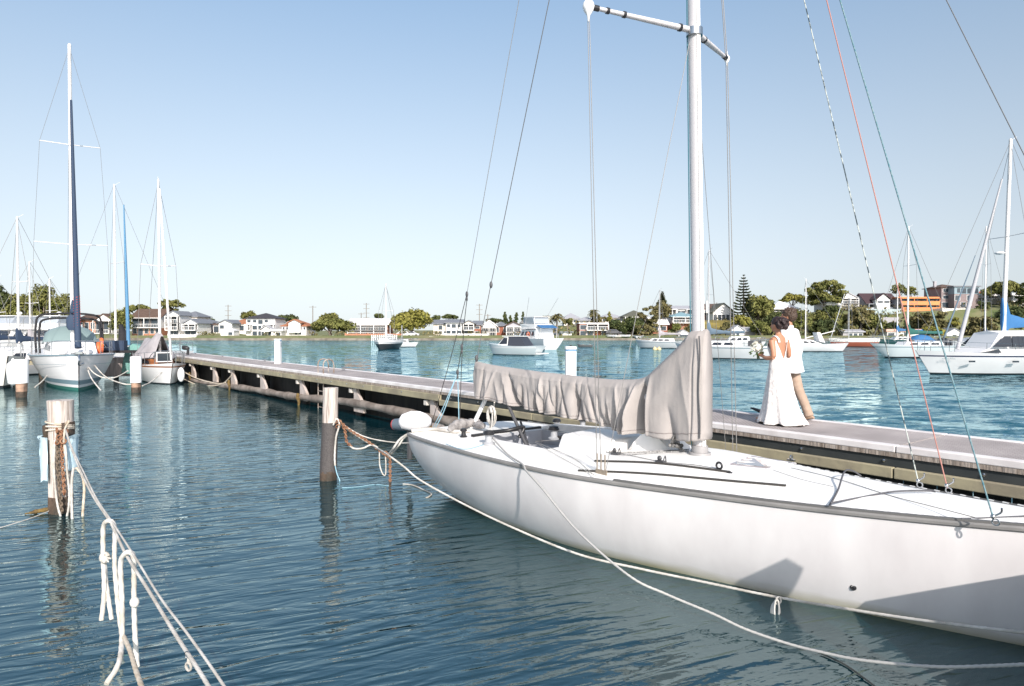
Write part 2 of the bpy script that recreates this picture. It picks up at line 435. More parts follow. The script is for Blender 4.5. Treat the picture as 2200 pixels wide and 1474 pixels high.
# cockpit well
mb = MB(); x0, x1, y0, y1 = CK; zf = .42
y0 = max(-cinterp(x0, BT) * .45, y0) ; y1 = min(cinterp(x0, BT) * .45, y1)
for a, b in (((x0, y0), (x1, y0)), ((x1, y0), (x1, y1)), ((x1, y1), (x0, y1)), ((x0, y1), (x0, y0))):
    mb.poly([(a[0], a[1], zf), (b[0], b[1], zf), (b[0], b[1], dz(*b) + .004), (a[0], a[1], dz(*a) + .004)])
mb.poly([(x0, y0, zf), (x1, y0, zf), (x1, y1, zf), (x0, y1, zf)])
mb.build('cockpit_well', mat('cockpit grey', (.42, .43, .46), .6, col2=(.38, .39, .42), scale=3), boat)
mb = MB(); mb.box(x0 + .02, x1 - .02, y1 - .30, y1 - .02, zf, .80); mb.box(x0 + .02, x1 - .02, y0 + .02, y0 + .30, zf, .80)
bev(mb.build('cockpit_seat', GREYP, boat), .02)
# raised far coaming and washboard
mb = MB(); mb.prism([(.9, .66, 1.02), (2.5, .70, 1.03), (2.5, .70, 1.19), (1.2, .66, 1.13), (.9, .66, 1.06)], (0, .10, 0))
bev(mb.build('coaming', WHT, boat), .015)
mb = MB(); mb.prism([(2.35, -.42, 1.0), (2.35, .5, 1.0), (2.37, .42, 1.22), (2.37, -.34, 1.2)], (.9, 0, .0))
bev(mb.build('companionway', WHT, boat), .04, 3)
# rubbing strip, stern to bow, both sides
for s_ in (-1, 1):
    mb = MB(); rg = []
    for i in range(61):
        x = XS + (LB - XS) * i / 60; b = cinterp(x, BT); z = bz(x)
        rg.append([(x, s_ * (b - .02), z + .012), (x, s_ * (b + .012), z + .012), (x, s_ * (b + .022), z - .004), (x, s_ * (b + .022), z - .026), (x, s_ * (b + .008), z - .038), (x, s_ * (b - .02), z - .038)])
    mb.rings(rg); mb.build('rubbing_strip', mat('rail grey', (.17, .165, .16), .5, col2=(.23, .22, .21), scale=3), boat, 30)
# slotted toe rail forward
for s_ in (-1, 1):
    rail = MB(); rg = []
    for i in range(41):
        x = 4.15 + (8.9 - 4.15) * i / 40; b = cinterp(x, BT); z = bz(x)
        rg.append([(x, s_ * (b - .050), z + .013), (x, s_ * (b - .008), z + .013), (x, s_ * (b - .008), z + .03), (x, s_ * (b - .03), z + .034), (x, s_ * (b - .034), z + .02), (x, s_ * (b - .050), z + .018)])
    rail.rings(rg); rail.k = 1; sl = rail
    for k in range(36):
        x = 4.25 + k * .127; b = cinterp(x, BT); z = bz(x)
        sl.box(-.028, .028, -.004, .012, 0, .008, Matrix.Translation((x, s_ * (b - .030), z + .026)) @ Matrix.Rotation(s_ * -math.atan2(cinterp(x - .1, BT) - cinterp(x + .1, BT), .2), 4, 'Z'))
    o = rail.build('toe_rail', [mat('toe rail', (.17, .165, .16), .45, .4), mat('toe rail slot', (.75, .74, .72), .4)], boat, 30)
# mast
MX, MZ = 4.40, dz(4.40, 0)
rake = -.020
def mastp(z): return Vector((MX + rake * (z - MZ), 0, z))
mb = MB(); rg = []
for z in (MZ, 3, 5, 7, 9, 11.5, 12.9):
    c = mastp(z); k = 1 if z < 9 else 1 - (z - 9) * .1
    rg.append([(c.x + .075 * k * math.cos(2 * math.pi * j / 20) * (1 if math.cos(2 * math.pi * j / 20) > 0 else 1.15), .052 * k * math.sin(2 * math.pi * j / 20), z) for j in range(20)])
mb.rings(rg)
mast = mb.build('mast', ALU, boat, 40)
mb = MB()
for zz in (0,):
    a = mastp(MZ); b = mastp(12.8)
    mb.tube([a + Vector((.070, -.030, 0)), b + Vector((.05, -.030, 0))], .013, 6); mb.tube([a + Vector((.080, .0, 0)), b + Vector((.06, .0, 0))], .011, 6)
mb.build('mast_strip', mat('strip white', (.7, .68, .66), .5), mast)  # two white strips down the mast's forward face
mb = MB(); mb.tube([mastp(MZ + .05) + Vector((-.092, -.03, 0)), mastp(12.5) + Vector((-.075, -.03, 0))], .008, 6)
mb.build('halyard', mat('halyard teal', (.04, .14, .18), .8), mast)
mb = MB(); mb.cone(mastp(MZ) + Vector((0, 0, -.02)), mastp(MZ) + Vector((0, 0, .03)), .14, .13, 24); mb.cone(mastp(MZ) + Vector((0, 0, .03)), mastp(MZ) + Vector((0, 0, .11)), .10, .095, 20)
mb.build('mast_collar', mat('collar grey', (.30, .29, .29), .5), boat, 40)
mb = MB()
for k in range(9):
    a = k * .7; mb.ball(mastp(MZ) + Vector((-.25 - .05 * (k % 3), -.12 + .05 * (k // 3), .08)), .025)
    mb.tube(spline([mastp(MZ) + Vector((-.15 - .03 * k, -.1 + .02 * k, .03)), mastp(MZ) + Vector((-.3, -.02 * k, .16)), mastp(MZ + .5) + Vector((-.1, .02, 0))], 5), .006, 5)
mb.build('control_lines', mat('mixed lines', (.25, .24, .23), .8, col2=(.05, .05, .05), scale=20), boat)
# spreaders
zs = LV(1490, 66, 0).z
tips = [Vector((3.80, -1.35, 0)), Vector((3.98, 1.22, 0))]
ST = []
for k, t in enumerate(tips):
    W = BM @ t; dep = W.y; px, py = ((1263, 14), (1555, 126))[k]
    z = D(px, py, dep).z
    t = Vector((t.x, t.y, z)); ST.append(t)
    a = mastp(zs) + Vector((-.03, -.06 if k == 0 else .06, 0))
    mb = MB(); rg = []
    for i in range(9):
        c = a.lerp(t, i / 8); r = .036 - .014 * i / 8
        rg.append([c + Vector((1.3 * r * math.cos(2 * math.pi * j / 12), 0, r * math.sin(2 * math.pi * j / 12))) for j in range(12)])
    mb.rings(rg); sp = mb.build('spreader', ALU, boat, 50)
    mb = MB(); rg = []
    for zz, r in ((-.17, .008), (-.10, .02), (-.05, .055), (0, .07), (.04, .06), (.09, .022), (.17, .012)):
        rg.append([t + Vector((r * math.cos(2 * math.pi * j / 12), r * math.sin(2 * math.pi * j / 12), zz)) for j in range(12)])
    if k == 0: mb.rings(rg)
    else: mb.rings([[t + (p - t) * .6 for p in r_] for r_ in rg])
    mb.build('spreader_boot', WHITEPL, sp, 60)
    mb = MB(); d = (t - a).normalized()
    for q in ((.18, .34, .90) if k == 0 else (.05, .75)):
        c = t.lerp(a, q); mb = MB(); mb.tube([c - d * .018, c + d * .018], .046 - .014 * (1 - q) + .002, 10); mb.build('tape_band', BLACK, sp)
    mb = MB(); mb.tube([t - d * .13, t - d * .04], .034, 10); mb.build('tape_band', BLACK, sp)

mb = MB(); c = mastp(zs); mb.tube([c - Vector((0, 0, .07)), c + Vector((0, 0, .02))], .10, 16)
mb.build('spreader_bracket', STEEL, mast, 40)
# standing rigging
def wire(name, pts, r, m=WIRE, parent=boat, n=6):
    q = MB(); q.tube(pts, r, n); return q.build(name, m, parent, 60)
cpn = LP(1287, 1025, dz(4.05, -1.35)); cpf = LP(1566, 966, 1.0)
top = mastp(12.7)
for dx in (-.03, .03):
    wire('shroud', [cpn + Vector((dx, 0, .02)), ST[0] + Vector((dx * .4, .0, -.05)), top], .0045)
    f = Vector((4.05 + dx, 1.36, bz(4.05)))
    wire('shroud', [f + Vector((0, 0, .02)), ST[1] + Vector((dx * .4, 0, -.05)), top], .006)
lowT = LV(1481, 92, -.05)
wire('shroud', [cpn + Vector((.09, .0, .03)), lowT], .004)
wire('shroud', [Vector((3.9, 1.38, bz(4))), mastp(zs - .2)], .004)
mb = MB(); mb.box(cpn.x - .05, cpn.x + .12, cpn.y - .006, cpn.y + .006, cpn.z - .05, cpn.z + .09)
for dx in (-.03, .03, .09):
    mb.tube([cpn + Vector((dx, 0, .05)), cpn + Vector((dx, 0, .27))], .008, 8)
mb.build('chainplate', mat('bronze', (.40, .33, .26), .4, .6), boat)
# halyards led forward and clipped to the toe rail
for nm, px, py, z, topz, m, r in (('halyard', 1976, 1048, 1.08, 12.6, ROPEG, .006), ('halyard', 2038, 1060, 1.08, 13.5, ROPER, .006), ('halyard', 2139, 1130, 1.07, 12.9, ROPETL, .0068)):
    a = LP(px, py, z); b = mastp(topz)
    o = wire(nm, [a + (b - a) * .004, b], r, m, n=8)
    k = MB(); k.torus(a + Vector((0, 0, .03)), .026, .006, axis=(0, 1, 0), sx=1); k.ball(a + (b - a) * .006, .02); k.tube(spline([a + (b - a) * .006, a + Vector((.03, .02, .11)), a + Vector((.04, .0, .15))], 5), .008, 6)
    k.build('shackle', ROPEW if nm == 'x' else STEEL, o, 50)
wire('forestay', [Vector((8.85, 0, bz(8.85))), mastp(12.9)], .0042)
# stern rigging: backstay with blocks and the pale blue tackle
def lay(pts, r, m, nm, parent=boat, n=6): 
    q = MB(); q.tube(spline(pts, 6), r, n); return q.build(nm, m, parent, 60)
dS = 11.6
blk1, blk2, blk3 = LD(1003, 632, dS), LD(992, 745, dS), LD(983, 800, dS)
bs = wire('backstay', spline([blk1, LD(1058, 320, dS - .5), LD(1115, 0, dS - 1.0), LD(1190, -420, dS - 1.7), mastp(12.6)], 8), .005, mat('dark wire', (.25, .25, .25), .5, .5))
lay([blk1, LD(968, 770, dS + .2), LD(926, 915, dS + .3)], .006, ROPEK, 'backstay_tackle')
lay([blk1 + Vector((.01, .01, 0)), LD(997, 700, dS), LD(991, 800, dS), LD(988, 912, dS)], .006, ROPEK, 'backstay_tackle')
lay([blk2, blk3], .006, ROPEK, 'backstay_tackle')
lay([blk3, LD(955, 880, dS + .1), LD(936, 918, dS + .2)], .008, ROPEB, 'backstay_tackle')
lay([blk3, LD(985, 860, dS), LD(986, 905, dS)], .008, ROPEB, 'backstay_tackle')
lay([blk3 + Vector((0, 0, -.01)), LD(950, 880, dS + .1), LD(931, 918, dS + .2)], .006, ROPEB, 'backstay_tackle')
for c in (blk1, blk2, blk3):
    q = MB(); q.ball(c, .03, .02, .05); q.ball(c + Vector((0, 0, -.08)), .022, .015, .04); q.build('block', DARKG, boat, 60)
be = LV(1024, 779, .0)
wire('topping_lift', spline([be, LD(1055, 610, be.y * 0 + 11.9), LD(1180, 0, 10.6), LD(1270, -430, 9.9), mastp(12.4)], 8), .0065, mat('topping lift', (.10, .10, .10), .7))
for c_ in (LD(1055, 612, 11.9), be + Vector((0, 0, .07))):
    q = MB(); q.ball(c_, .028, .028, .06); q.build('block', DARKG, boat, 60)

# boom and its cover
bA = LV(1508, 868, 0); bB = LV(1030, 800, 0)
mb = MB(); mb.tube([Vector((MX - .08, 0, bA.z)), bB], .06, 12); mb.build('boom', ALU, boat, 60)
topL = [(1022, 776), (1031, 778), (1060, 784), (1100, 790), (1150, 797), (1200, 803), (1260, 810), (1320, 815), (1372, 814), (1395, 805), (1412, 790), (1440, 763), (1462, 741), (1474, 727), (1483, 716), (1489, 709), (1519, 707)]
botL = [(1022, 806), (1031, 850), (1060, 857), (1084, 864), (1125, 874), (1163, 885), (1204, 892), (1240, 899), (1282, 906), (1300, 914), (1343, 929), (1382, 930), (1407, 932), (1432, 938), (1458, 943), (1490, 945), (1520, 945)]
mb = MB(); NX, NZ = 460, 44; rings = []
def fold(x_, v, side):
    """gathered pleats hanging from the top seam"""
    a = 0.0
    for (c, wd, am, sl, v0) in FOLDS:
        q = (x_ + sl * v - c) / (wd * (.45 + v if am < -.05 else 1))
        if abs(q) < 4 and v > v0:
            a += am * 1.35 * math.exp(-abs(q) ** 1.25) * min(1, (v - v0) * 2.2) * (1.0 if side < 0 else .6)
    return a
FOLDS = []
fr = random.Random(8)
px = 1048
while px < 1385:
    v0 = fr.choice([0, 0, .1, .3, .5]); am = fr.choice([-1, -1, 1]) * fr.uniform(.018, .045) * (1 + (px - 1048) / 500)
    FOLDS.append((px, fr.uniform(1.6, 4.5), am, fr.uniform(-26, 20), v0)); px += fr.uniform(6, 17)
FOLDS += [(c_, w_ * .9, -.115, s_, v_) for c_, w_, s_, v_ in ((1098, 4, -24, .1), (1133, 4, 4, .35), (1152, 3, -6, .45), (1178, 5, 3, .3), (1208, 6, 10, .25), (1240, 5, -16, .25), (1262, 3, 6, .5), (1322, 5, 5, .45))]
FOLDS += [(1345, 6, -.09, 14, .35), (1366, 6, -.10, 6, .2), (1380, 7, .07, 8, .1), (1396, 9, -.17, 3, .0), (1412, 5, .05, 2, .0), (1436, 7, -.085, -26, .58), (1290, 4, -.07, -14, .3), (1236, 5, -.08, -20, .3), (1205, 6, .05, 10, .2), (1163, 4, -.06, 2, .3), (1095, 4, -.045, -26, .1), (1466, 7, .012, -40, .0), (1503, 1.5, -.02, 0, .0)]
for i in range(NX + 1):
    px = 1022 + (1520 - 1022) * i / NX
    tp = LV(px, cinterp(px, topL), 0); bt = LV(px, cinterp(px, botL), 0)
    x = tp.x; ht = tp.z - bt.z
    wtop = interp(px, [(1022, .03), (1034, .075), (1060, .09), (1300, .10), (1400, .13), (1480, .115), (1508, .115), (1519, .07)])
    ring = []
    for side in (-1, 1):
        for j in range(NZ + 1):
            v = j / NZ if side < 0 else 1 - j / NZ
            # v=0 top, 1 bottom
            z = tp.z - ht * v
            yw = wtop * min(1, math.sqrt(max(0, v) * ht / .09)) if v * ht < .09 else wtop + .05 * min(1, v * ht / .45)
            yw += interp(px, [(1022, 0), (1380, .0), (1420, .05), (1519, .0)]) * v
            if side > 0 and v > .98: yw *= .85
            f_ = fold(px, v, side)
            f_ += (.010 * noise.noise(Vector((px * .13, v * 3.0, side)))) * interp(px, [(1380, 1), (1430, .15)]) + .016 * noise.noise(Vector((px * .03 + v * 1.2, v * 2.0, side + 3)))
            y = side * (yw + f_ * min(1, v * 5))
            ring.append((x + .0, y, z + .012 * noise.noise(Vector((px * .1, 0, 5))) * v))
    rings.append(ring)
HEM = [Vector(r_[int(NZ * .945)]) + Vector((0, -.004, 0)) for r_ in rings[12:]]; CAP_ = [Vector(r_[3]) + Vector((0, -.003, .001)) for r_ in rings[12:]]
mb.rings(rings, cap=True, closed=True)
cov = mb.build('sail_cover', CANV, boat, 180)
# seam with zip down the mast and collar
mb = MB(); 
for px_, rr, m_ in ((1504, .010, None),):
    pts = [LV(px_ - 2 + 3 * math.sin(k * .9) * .5, 722 + k * 22, -.15) for k in range(11)]
    mb.tube(spline(pts, 4), rr, 6)
mb.build('zip', DARKG, cov)
for ln in (HEM,):
    mb = MB(); mb.tube(ln[::2], .0032, 5); mb.build('seam', mat('seam thread', (.20, .17, .165), .9), cov)

# crutch, struts, coiled sheet
mb = MB(); mb.tube([LP(1013, 921, 1.02), LV(1044, 856, .05)], .035, 10); mb.build('boom_crutch', WHT, boat, 60)
mb = MB(); a = LV(1088, 862, -.12); b = LP(1131, 957, .9)
mb.tube([a, b], .026, 8); mb.tube([a + Vector((.0, .3, -.35)), b + Vector((-.15, .2, -.1))], .02, 8); mb.build('tiller_extension', DARKG, boat, 60)
mb = MB(); mb.tube(spline([LP(1040, 930, 1.06), LP(1090, 925, 1.12), LP(1125, 918, 1.15), LP(1115, 940, 1.0)], 6), .03, 8); mb.build('tiller', BLACK, boat, 60)
def coil(name, c, rx, rz, n, r, m, parent, ax=0.0, seed=1):
    q = MB(); g = random.Random(seed); c = Vector(c)
    for k in range(n):
        a0 = g.uniform(-.25, .25) + ax; s_ = g.uniform(.75, 1.1); pts = []
        for i in range(25):
            t = 2 * math.pi * i / 24
            pts.append(c + Vector((rx * s_ * math.sin(t) * math.cos(a0), rx * s_ * math.sin(t) * math.sin(a0) + g.uniform(-.01, .01), rz * s_ * (math.cos(t) - 1))))
        q.tube(pts, r, 6, cap=False)
    q.tube([c + Vector((-.02, 0, -.02)), c + Vector((.02, 0, -.1))], .03, 8)
    return q.build(name, m, parent, 60)
cc = LD(1056, 872, 10.9)
coil('coiled_sheet', cc, .10, .15, 9, .008, ROPEW, boat)
mb = MB(); mb.tube(spline([cc, LD(1058, 900, 10.8), LD(1055, 922, 10.6)], 5), .008, 6); mb.tube([LP(1052, 922, 1.0), cc + Vector((0, .06, .05))], .012, 6); mb.build('mainsheet', ROPEW, boat)
# traveller across the stern deck
mb = MB(); a = LP(1030, 925, 1.03); b = LP(1108, 912, 1.08)
mb.box(.78, .84, -.72, .72, 1.0, 1.05); mb.build('traveller', BLACK, boat)
# winches
def winch(c, s=1.0, m=ALU):
    c = Vector(c); q = MB(); rg = []
    for z, r in ((0, .075), (.02, .078), (.035, .05), (.10, .042), (.125, .06)):
        rg.append([c + Vector((s * r * math.cos(2 * math.pi * j / 16), s * r * math.sin(2 * math.pi * j / 16), s * z)) for j in range(16)])
    q.rings(rg); o = q.build('winch', m, boat, 40)
    q = MB(); rg = []
    for z, r in ((.125, .07), (.14, .074), (.155, .06), (.17, .062), (.18, .03)):
        rg.append([c + Vector((s * r * math.cos(2 * math.pi * j / 16), s * r * math.sin(2 * math.pi * j / 16), s * z)) for j in range(16)])
    q.rings(rg); q.build('drum_cap', BLACK, o, 40)
def on(px, py, g=1.0):
    p = LP(px, py, g)
    for _ in range(4): p = LP(px, py, dz(p.x, p.y))
    return p
winch(on(1050, 955), 1.15, GREYP); winch(on(996, 939), .75, BLACK); winch(on(1190, 944), 1.15, GREYP); winch(on(1196, 925) + Vector((0, 0, .02)), 1.0, STEEL); winch(on(1252, 920), 1.0, GREYP)
# deck gear
mb = MB()
for px, py in ((1203, 944), (1212, 942), (1221, 940)): 
    c = on(px, py); mb.box(c.x - .035, c.x + .035, c.y - .05, c.y + .05, c.z, c.z + .06)
bev(mb.build('rope_clutch', BLACK, boat), .012)
def cam_cleat(px, py):
    c = on(px, py); q = MB(); q.box(-.06, .06, -.03, .03, 0, .03, Matrix.Translation(c)); q.ball(c + Vector((-.02, 0, .055)), .03, .02, .03)
    q.tube(spline([c + Vector((.05, -.03, .02)), c + Vector((.06, 0, .09)), c + Vector((.05, .03, .02))], 5), .007, 6)
    q.build('cam_cleat', DARKG, boat, 50)
cam_cleat(1323, 977); cam_cleat(1420, 995)
c = on(1545, 1018); mb = MB(); mb.box(-.09, .12, -.025, .025, 0, .035, Matrix.Translation(c)); mb.torus(c + Vector((.0, 0, .09)), .035, .013, axis=(0, 1, 0)); mb.ball(c + Vector((.12, 0, .025)), .05, .03, .025); mb.build('lead_block', BLACK, boat, 50)
for a, b in (((1278, 992), (1568, 1025)), ((1243, 1011), (1688, 1060))):
    a = on(*a); b = on(*b); q = MB(); n = 16
    rg = []
    for i in range(n + 1):
        p = a.lerp(b, i / n); z = dz(p.x, p.y)
        rg.append([(p.x, p.y - .011, z + .002), (p.x, p.y - .011, z + .022), (p.x, p.y + .011, z + .022), (p.x, p.y + .011, z + .002)])
    q.rings(rg); q.build('jib_track', mat('dark track', (.06, .055, .05), .5, .4), boat)
mb = MB(); hp = [on(1558, 1003), on(1650, 1012), on(1712, 998), on(1612, 983)]
mb.prism([p + Vector((0, 0, -.01)) for p in hp], (0, 0, .035)); hf = bev(mb.build('hatch', ALU, boat), .012)
cc = sum(hp, Vector()) / 4; hi_ = [cc + (p - cc) * .86 + Vector((0, 0, .024)) for p in hp]
mb = MB(); mb.prism(hi_, (0, 0, .008)); mb.build('hatch_pane', SMOKE, hf)
mb = MB()
for t in (.3, .55, .8):
    a = hi_[0].lerp(hi_[3], t); b = hi_[1].lerp(hi_[2], t); mb.tube([a + Vector((0, 0, .013)), b + Vector((0, 0, .013))], .006, 6)
mb.build('hatch_bar', WHT, hf)
c = on(1700, 990); mb = MB(); mb.torus(c + Vector((0, 0, .04)), .03, .01, axis=(1, 0, 0)); mb.box(c.x - .05, c.x + .05, c.y - .02, c.y + .02, c.z, c.z + .02); mb.build('fairlead', STEEL, boat, 60)
# white moulding abaft the mast, with two holes
mb = MB(); a = on(1350, 968); b = on(1440, 968); rg = []
for t, h in ((0, .0), (.12, .10), (.3, .20), (.55, .24), (.75, .14), (1, .0)):
    c = a.lerp(b, t); rg.append([c + Vector((.0, 0, -.03)), c + Vector((-.02, .02, h)), c + Vector((.10, .34, h * .9)), c + Vector((.12, .36, -.03))])
mb.rings(rg, closed=False, cap=False); mb.poly([r_[0] for r_ in rg] [::-1] + [r_[1] for r_ in rg]); mb.build('vang_moulding', WHT, boat, 40)
mb = MB(); p = [on(1286, 956), on(1333, 966), on(1356, 958), on(1310, 948)]
mb.prism([q_ + Vector((0, 0, .05)) for q_ in p], (0, 0, .025)); mb.build('instrument_tray', DARKG, boat)
# running lines over the deck
def deckline(px_pts, r=.005, m=ROPEW, up=.01):
    pts = []
    for (x, y) in px_pts: pts.append(on(x, y) + Vector((0, 0, up)))
    q = spline(pts, 6)
    for v in q: v.z = max(v.z, dz(v.x, v.y) + up)
    k = MB(); k.tube(q, r, 6); k.build('deck_line', m, boat, 60)
FLK = mat('flecked line', (.45, .44, .43), .9, col2=(.08, .08, .08), scale=50)
deckline([(1215, 946), (1260, 955), (1310, 968), (1325, 974), (1400, 972), (1480, 968)], .007, FLK)
deckline([(1215, 950), (1265, 962), (1330, 978), (1400, 975), (1485, 971)], .006, FLK)
deckline([(1150, 950), (1200, 950), (1300, 970), (1400, 990), (1500, 1010), (1540, 1016)], .004, WIRE)
deckline([(1160, 955), (1230, 985), (1275, 1022)], .004, ROPEW)
deckline([(1150, 952), (1215, 990), (1280, 1024)], .004, ROPEW)
deckline([(958, 955), (985, 965), (1010, 965), (1045, 955), (1058, 952)], .005, ROPEB)
deckline([(1700, 1006), (1800, 1030), (1900, 1062), (2000, 1092), (2095, 1120)], .003, WIRE, .004)
deckline([(1660, 1010), (1720, 1030), (1790, 1046)], .002, WIRE, .003)
# shock-cord hoops on the foredeck
mb = MB()
for pts in (((1782, 1093), (1800, 1060), (1815, 1035), (1835, 1027), (1850, 1029)), ((1784, 1088), (1850, 1075), (1920, 1063), (1990, 1061), (2010, 1063)), ((2065, 1122), (2110, 1121), (2200, 1117), (2260, 1112))):
    q = [on(*p) + Vector((0, 0, .03)) for p in pts]
    if pts[0][0] == 1782: q[2] += Vector((0, 0, .08)); q[3] += Vector((0, 0, .04))
    mb.tube(spline(q, 6), .009, 6)
mb.build('shock_cord', mat('shock cord', (.08, .08, .09), .8), boat, 60)
# rolled sail on the stern deck
mb = MB()
for k, (a, b, r) in enumerate((((968, 920), (1002, 908), .09), ((985, 915), (1028, 905), .07), ((1020, 912), (1040, 915), .06))):
    p0, p1 = LP(*a, 1.1), LP(*b, 1.12); pts = [p0.lerp(p1, i / 10) for i in range(11)]
    mb.tube(pts, [r * (.45 + .55 * math.sin(math.pi * (i + .8) / 11.6)) * (1 + .18 * math.sin(i * 2.1 + k)) for i in range(11)], 12)
mb.build('rolled_sail', mat('rolled sailcloth', (.36, .34, .33), .9, col2=(.16, .15, .15), scale=9, bump=1, bscale=12), boat, 60)
mb = MB(); strand(mb, [on(884, 930) + Vector((0, 0, .03)), on(930, 926) + Vector((0, 0, .03)), on(975, 931) + Vector((0, 0, .03)), on(1010, 930) + Vector((0, 0, .03))], .03); mb.build('stern_rope', ROPEW, boat, 60)
# through-hull outlet
mb = MB(); 
def hullpt(px, py):
    o = BI @ Vector((0, 0, CAMH)); d = (BI.to_3x3() @ ray(px, py)); 
    for k in range(4000):
        p = o + d * (4 + k * .0015) 
        if -.3 < p.x < 9 and p.z < bz(p.x):
            b = cinterp(p.x, BT); zg = bz(p.x); zk = bk(p.x)
            if p.z > zk:
                a = math.acos(max(0, min(1, ((zg - p.z) / (zg - zk)) ** (1 / .95)))); y = b * math.sin(a) ** .66
                if p.y > -y: return p
    return o + d * 6
h = hullpt(1833, 1262); mb.torus(h, .022, .008, axis=(.3, -1, .1)); mb.ball(h, .019, .006, .019); mb.build('outlet', BLACK, boat, 50)
# mooring strap shadowing the topside comes from the dock line
# outboard motor on the transom, hooded with a white bag
ob = MB(); c = LD(893, 903, 12.45); rg = []
for t, rx_, rz_ in ((-.30, .05, .05), (-.24, .14, .13), (-.08, .18, .175), (.08, .185, .17), (.2, .15, .13), (.28, .06, .06)):
    cc_ = c + (BI.to_3x3() @ Vector((1, .0, 0))) * t + Vector((0, 0, -.03 * abs(t) * 3))
    rg.append([cc_ + (BI.to_3x3() @ Vector((0, 1, 0))) * (.16 * rx_ / .18 * math.cos(2 * math.pi * j / 16)) + Vector((0, 0, rz_ * math.sin(2 * math.pi * j / 16) * (1 + .08 * math.cos(3 * 2 * math.pi * j / 16)))) for j in range(16)])
ob.rings(rg); om = ob.build('outboard_motor', mat('white vinyl bag', (.8, .78, .79), .55, bump=.6, bscale=7, bdist=.03), boat, 70)
q = MB(); q.k = 0; a = LD(870, 912, 12.5); b = LD(848, 912, 12.6); q.tube([a, b], [.12, .10], 14); q.k = 1; q.tube([b, b + (b - a) * .12], [.102, .09], 14); q.k = 2; q.tube([LD(880, 920, 12.5), LD(880, 985, 12.6)], .05, 8)
q.build('engine_cowl', [mat('cowl blue grey', (.10, .13, .16), .4), mat('cowl red', (.5, .04, .03), .4), DARKG], om, 40)
# ---------------------------------------------------------------- jetty
JD = Vector((-.622, .783, 0)); JD.normalize(); JN = Vector((JD.y, -JD.x, 0))     # along (away), across (to the far side)
JZ = 1.15
J0 = P(1700, 929.8, JZ)                                    # a point on the near edge
JW = abs((P(1700, 895.5, JZ) - J0).dot(JN))
TILT = .0033
JM = Matrix(((JD.x, JN.x, 0, J0.x), (JD.y, JN.y, 0, J0.y), (TILT, 0, 1, 0), (0, 0, 0, 1)))
JI = JM.inverted()
def jp(px, py, z): return JI @ P(px, py, z)
jroot = empty('jetty', (J0.x, J0.y, 0), 0, 'long straight timber jetty with pale edge strips running past the keelboat', 'jetty')
jroot.rotation_euler = (0, -TILT, math.atan2(JD.y, JD.x))
# local frame: +x along away, +y to the left of that (so across = -y)
S0, S1 = -16.0, (JI @ P(352, 763.5, JZ)).x
DECKP = mat('jetty planking', (0.50, 0.42, 0.415), 0.85, col2=(0.40, 0.33, 0.325), scale=3.0, stretch=(.5, 6, 1), bump=0.5, bscale=30)
def deckmat():
    m = bpy.data.materials.new('moulded grating'); m.use_nodes = True
    n = m.node_tree.nodes; l = m.node_tree.links; b = n['Principled BSDF']; b.inputs['Roughness'].default_value = .85
    tc = n.new('ShaderNodeTexCoord'); br = n.new('ShaderNodeTexBrick')
    br.inputs['Scale'].default_value = 1; br.inputs['Brick Width'].default_value = .075; br.inputs['Row Height'].default_value = .04; br.inputs['Mortar Size'].default_value = .010
    br.inputs['Color1'].default_value = (.49, .455, .42, 1); br.inputs['Color2'].default_value = (.43, .395, .365, 1); br.inputs['Mortar'].default_value = (.27, .23, .235, 1)
    nz = n.new('ShaderNodeTexNoise'); nz.inputs['Scale'].default_value = 1.3; nz.inputs['Detail'].default_value = 5
    l.new(tc.outputs['Object'], br.inputs['Vector']); l.new(tc.outputs['Object'], nz.inputs['Vector'])
    mr = n.new('ShaderNodeMapRange'); mr.inputs[1].default_value = .3; mr.inputs[2].default_value = .7; mr.inputs[3].default_value = .72; mr.inputs[4].default_value = 1.16; l.new(nz.outputs[0], mr.inputs[0])
    hs = n.new('ShaderNodeHueSaturation'); l.new(br.outputs[0], hs.inputs['Color']); l.new(mr.outputs[0], hs.inputs['Value']); l.new(hs.outputs[0], b.inputs['Base Color'])
    return m
GR = deckmat()
SW = (JI @ P(900, 830, JZ)).x
mb = MB(); x = S0
while x < S1:
    e = min(x + 1.82, S1); mb.box(x, e - .026, -JW + .16, -.16, JZ - .05, JZ - .008); x += 1.82
mb.build('deck', GR, jroot)
for y0, y1 in ((-.16, 0.0), (-JW, -JW + .16)):
    mb = MB(); x = S0
    while x < S1:
        e = min(x + 3.64, S1); mb.box(x, e - .012, y0, y1, JZ - .09, JZ); x += 3.64
    bev(mb.build('edge_strip', JEDGE, jroot), .012)
mb = MB(); mb.box(S0, S1, -.03, -.006, JZ - .15, JZ - .092); mb.build('fascia_board', WOODG, jroot)
mb = MB(); mb.box(S0, S1, -.06, -.035, JZ - .29, JZ - .13); mb.build('rubber_facing', DARKB, jroot)
mb = MB(); x = S0
while x < S1:
    e = min(x + 3.64, S1); mb.box(x, e - .02, -.02, .07, JZ - (.42 if x < SW - 2 else .32), JZ - (.28 if x < SW - 2 else .155)); x += 3.64
bev(mb.build('waler', BEAM, jroot), .01)
mb = MB()
for k in range(60):
    x = S0 + .9 + k * 1.15
    if x < S1: mb.ball((x, -.02 if x < SW else .07, JZ - .215), .022, .02, .022, 8, 5)
mb.build('bolt', STEEL, jroot)
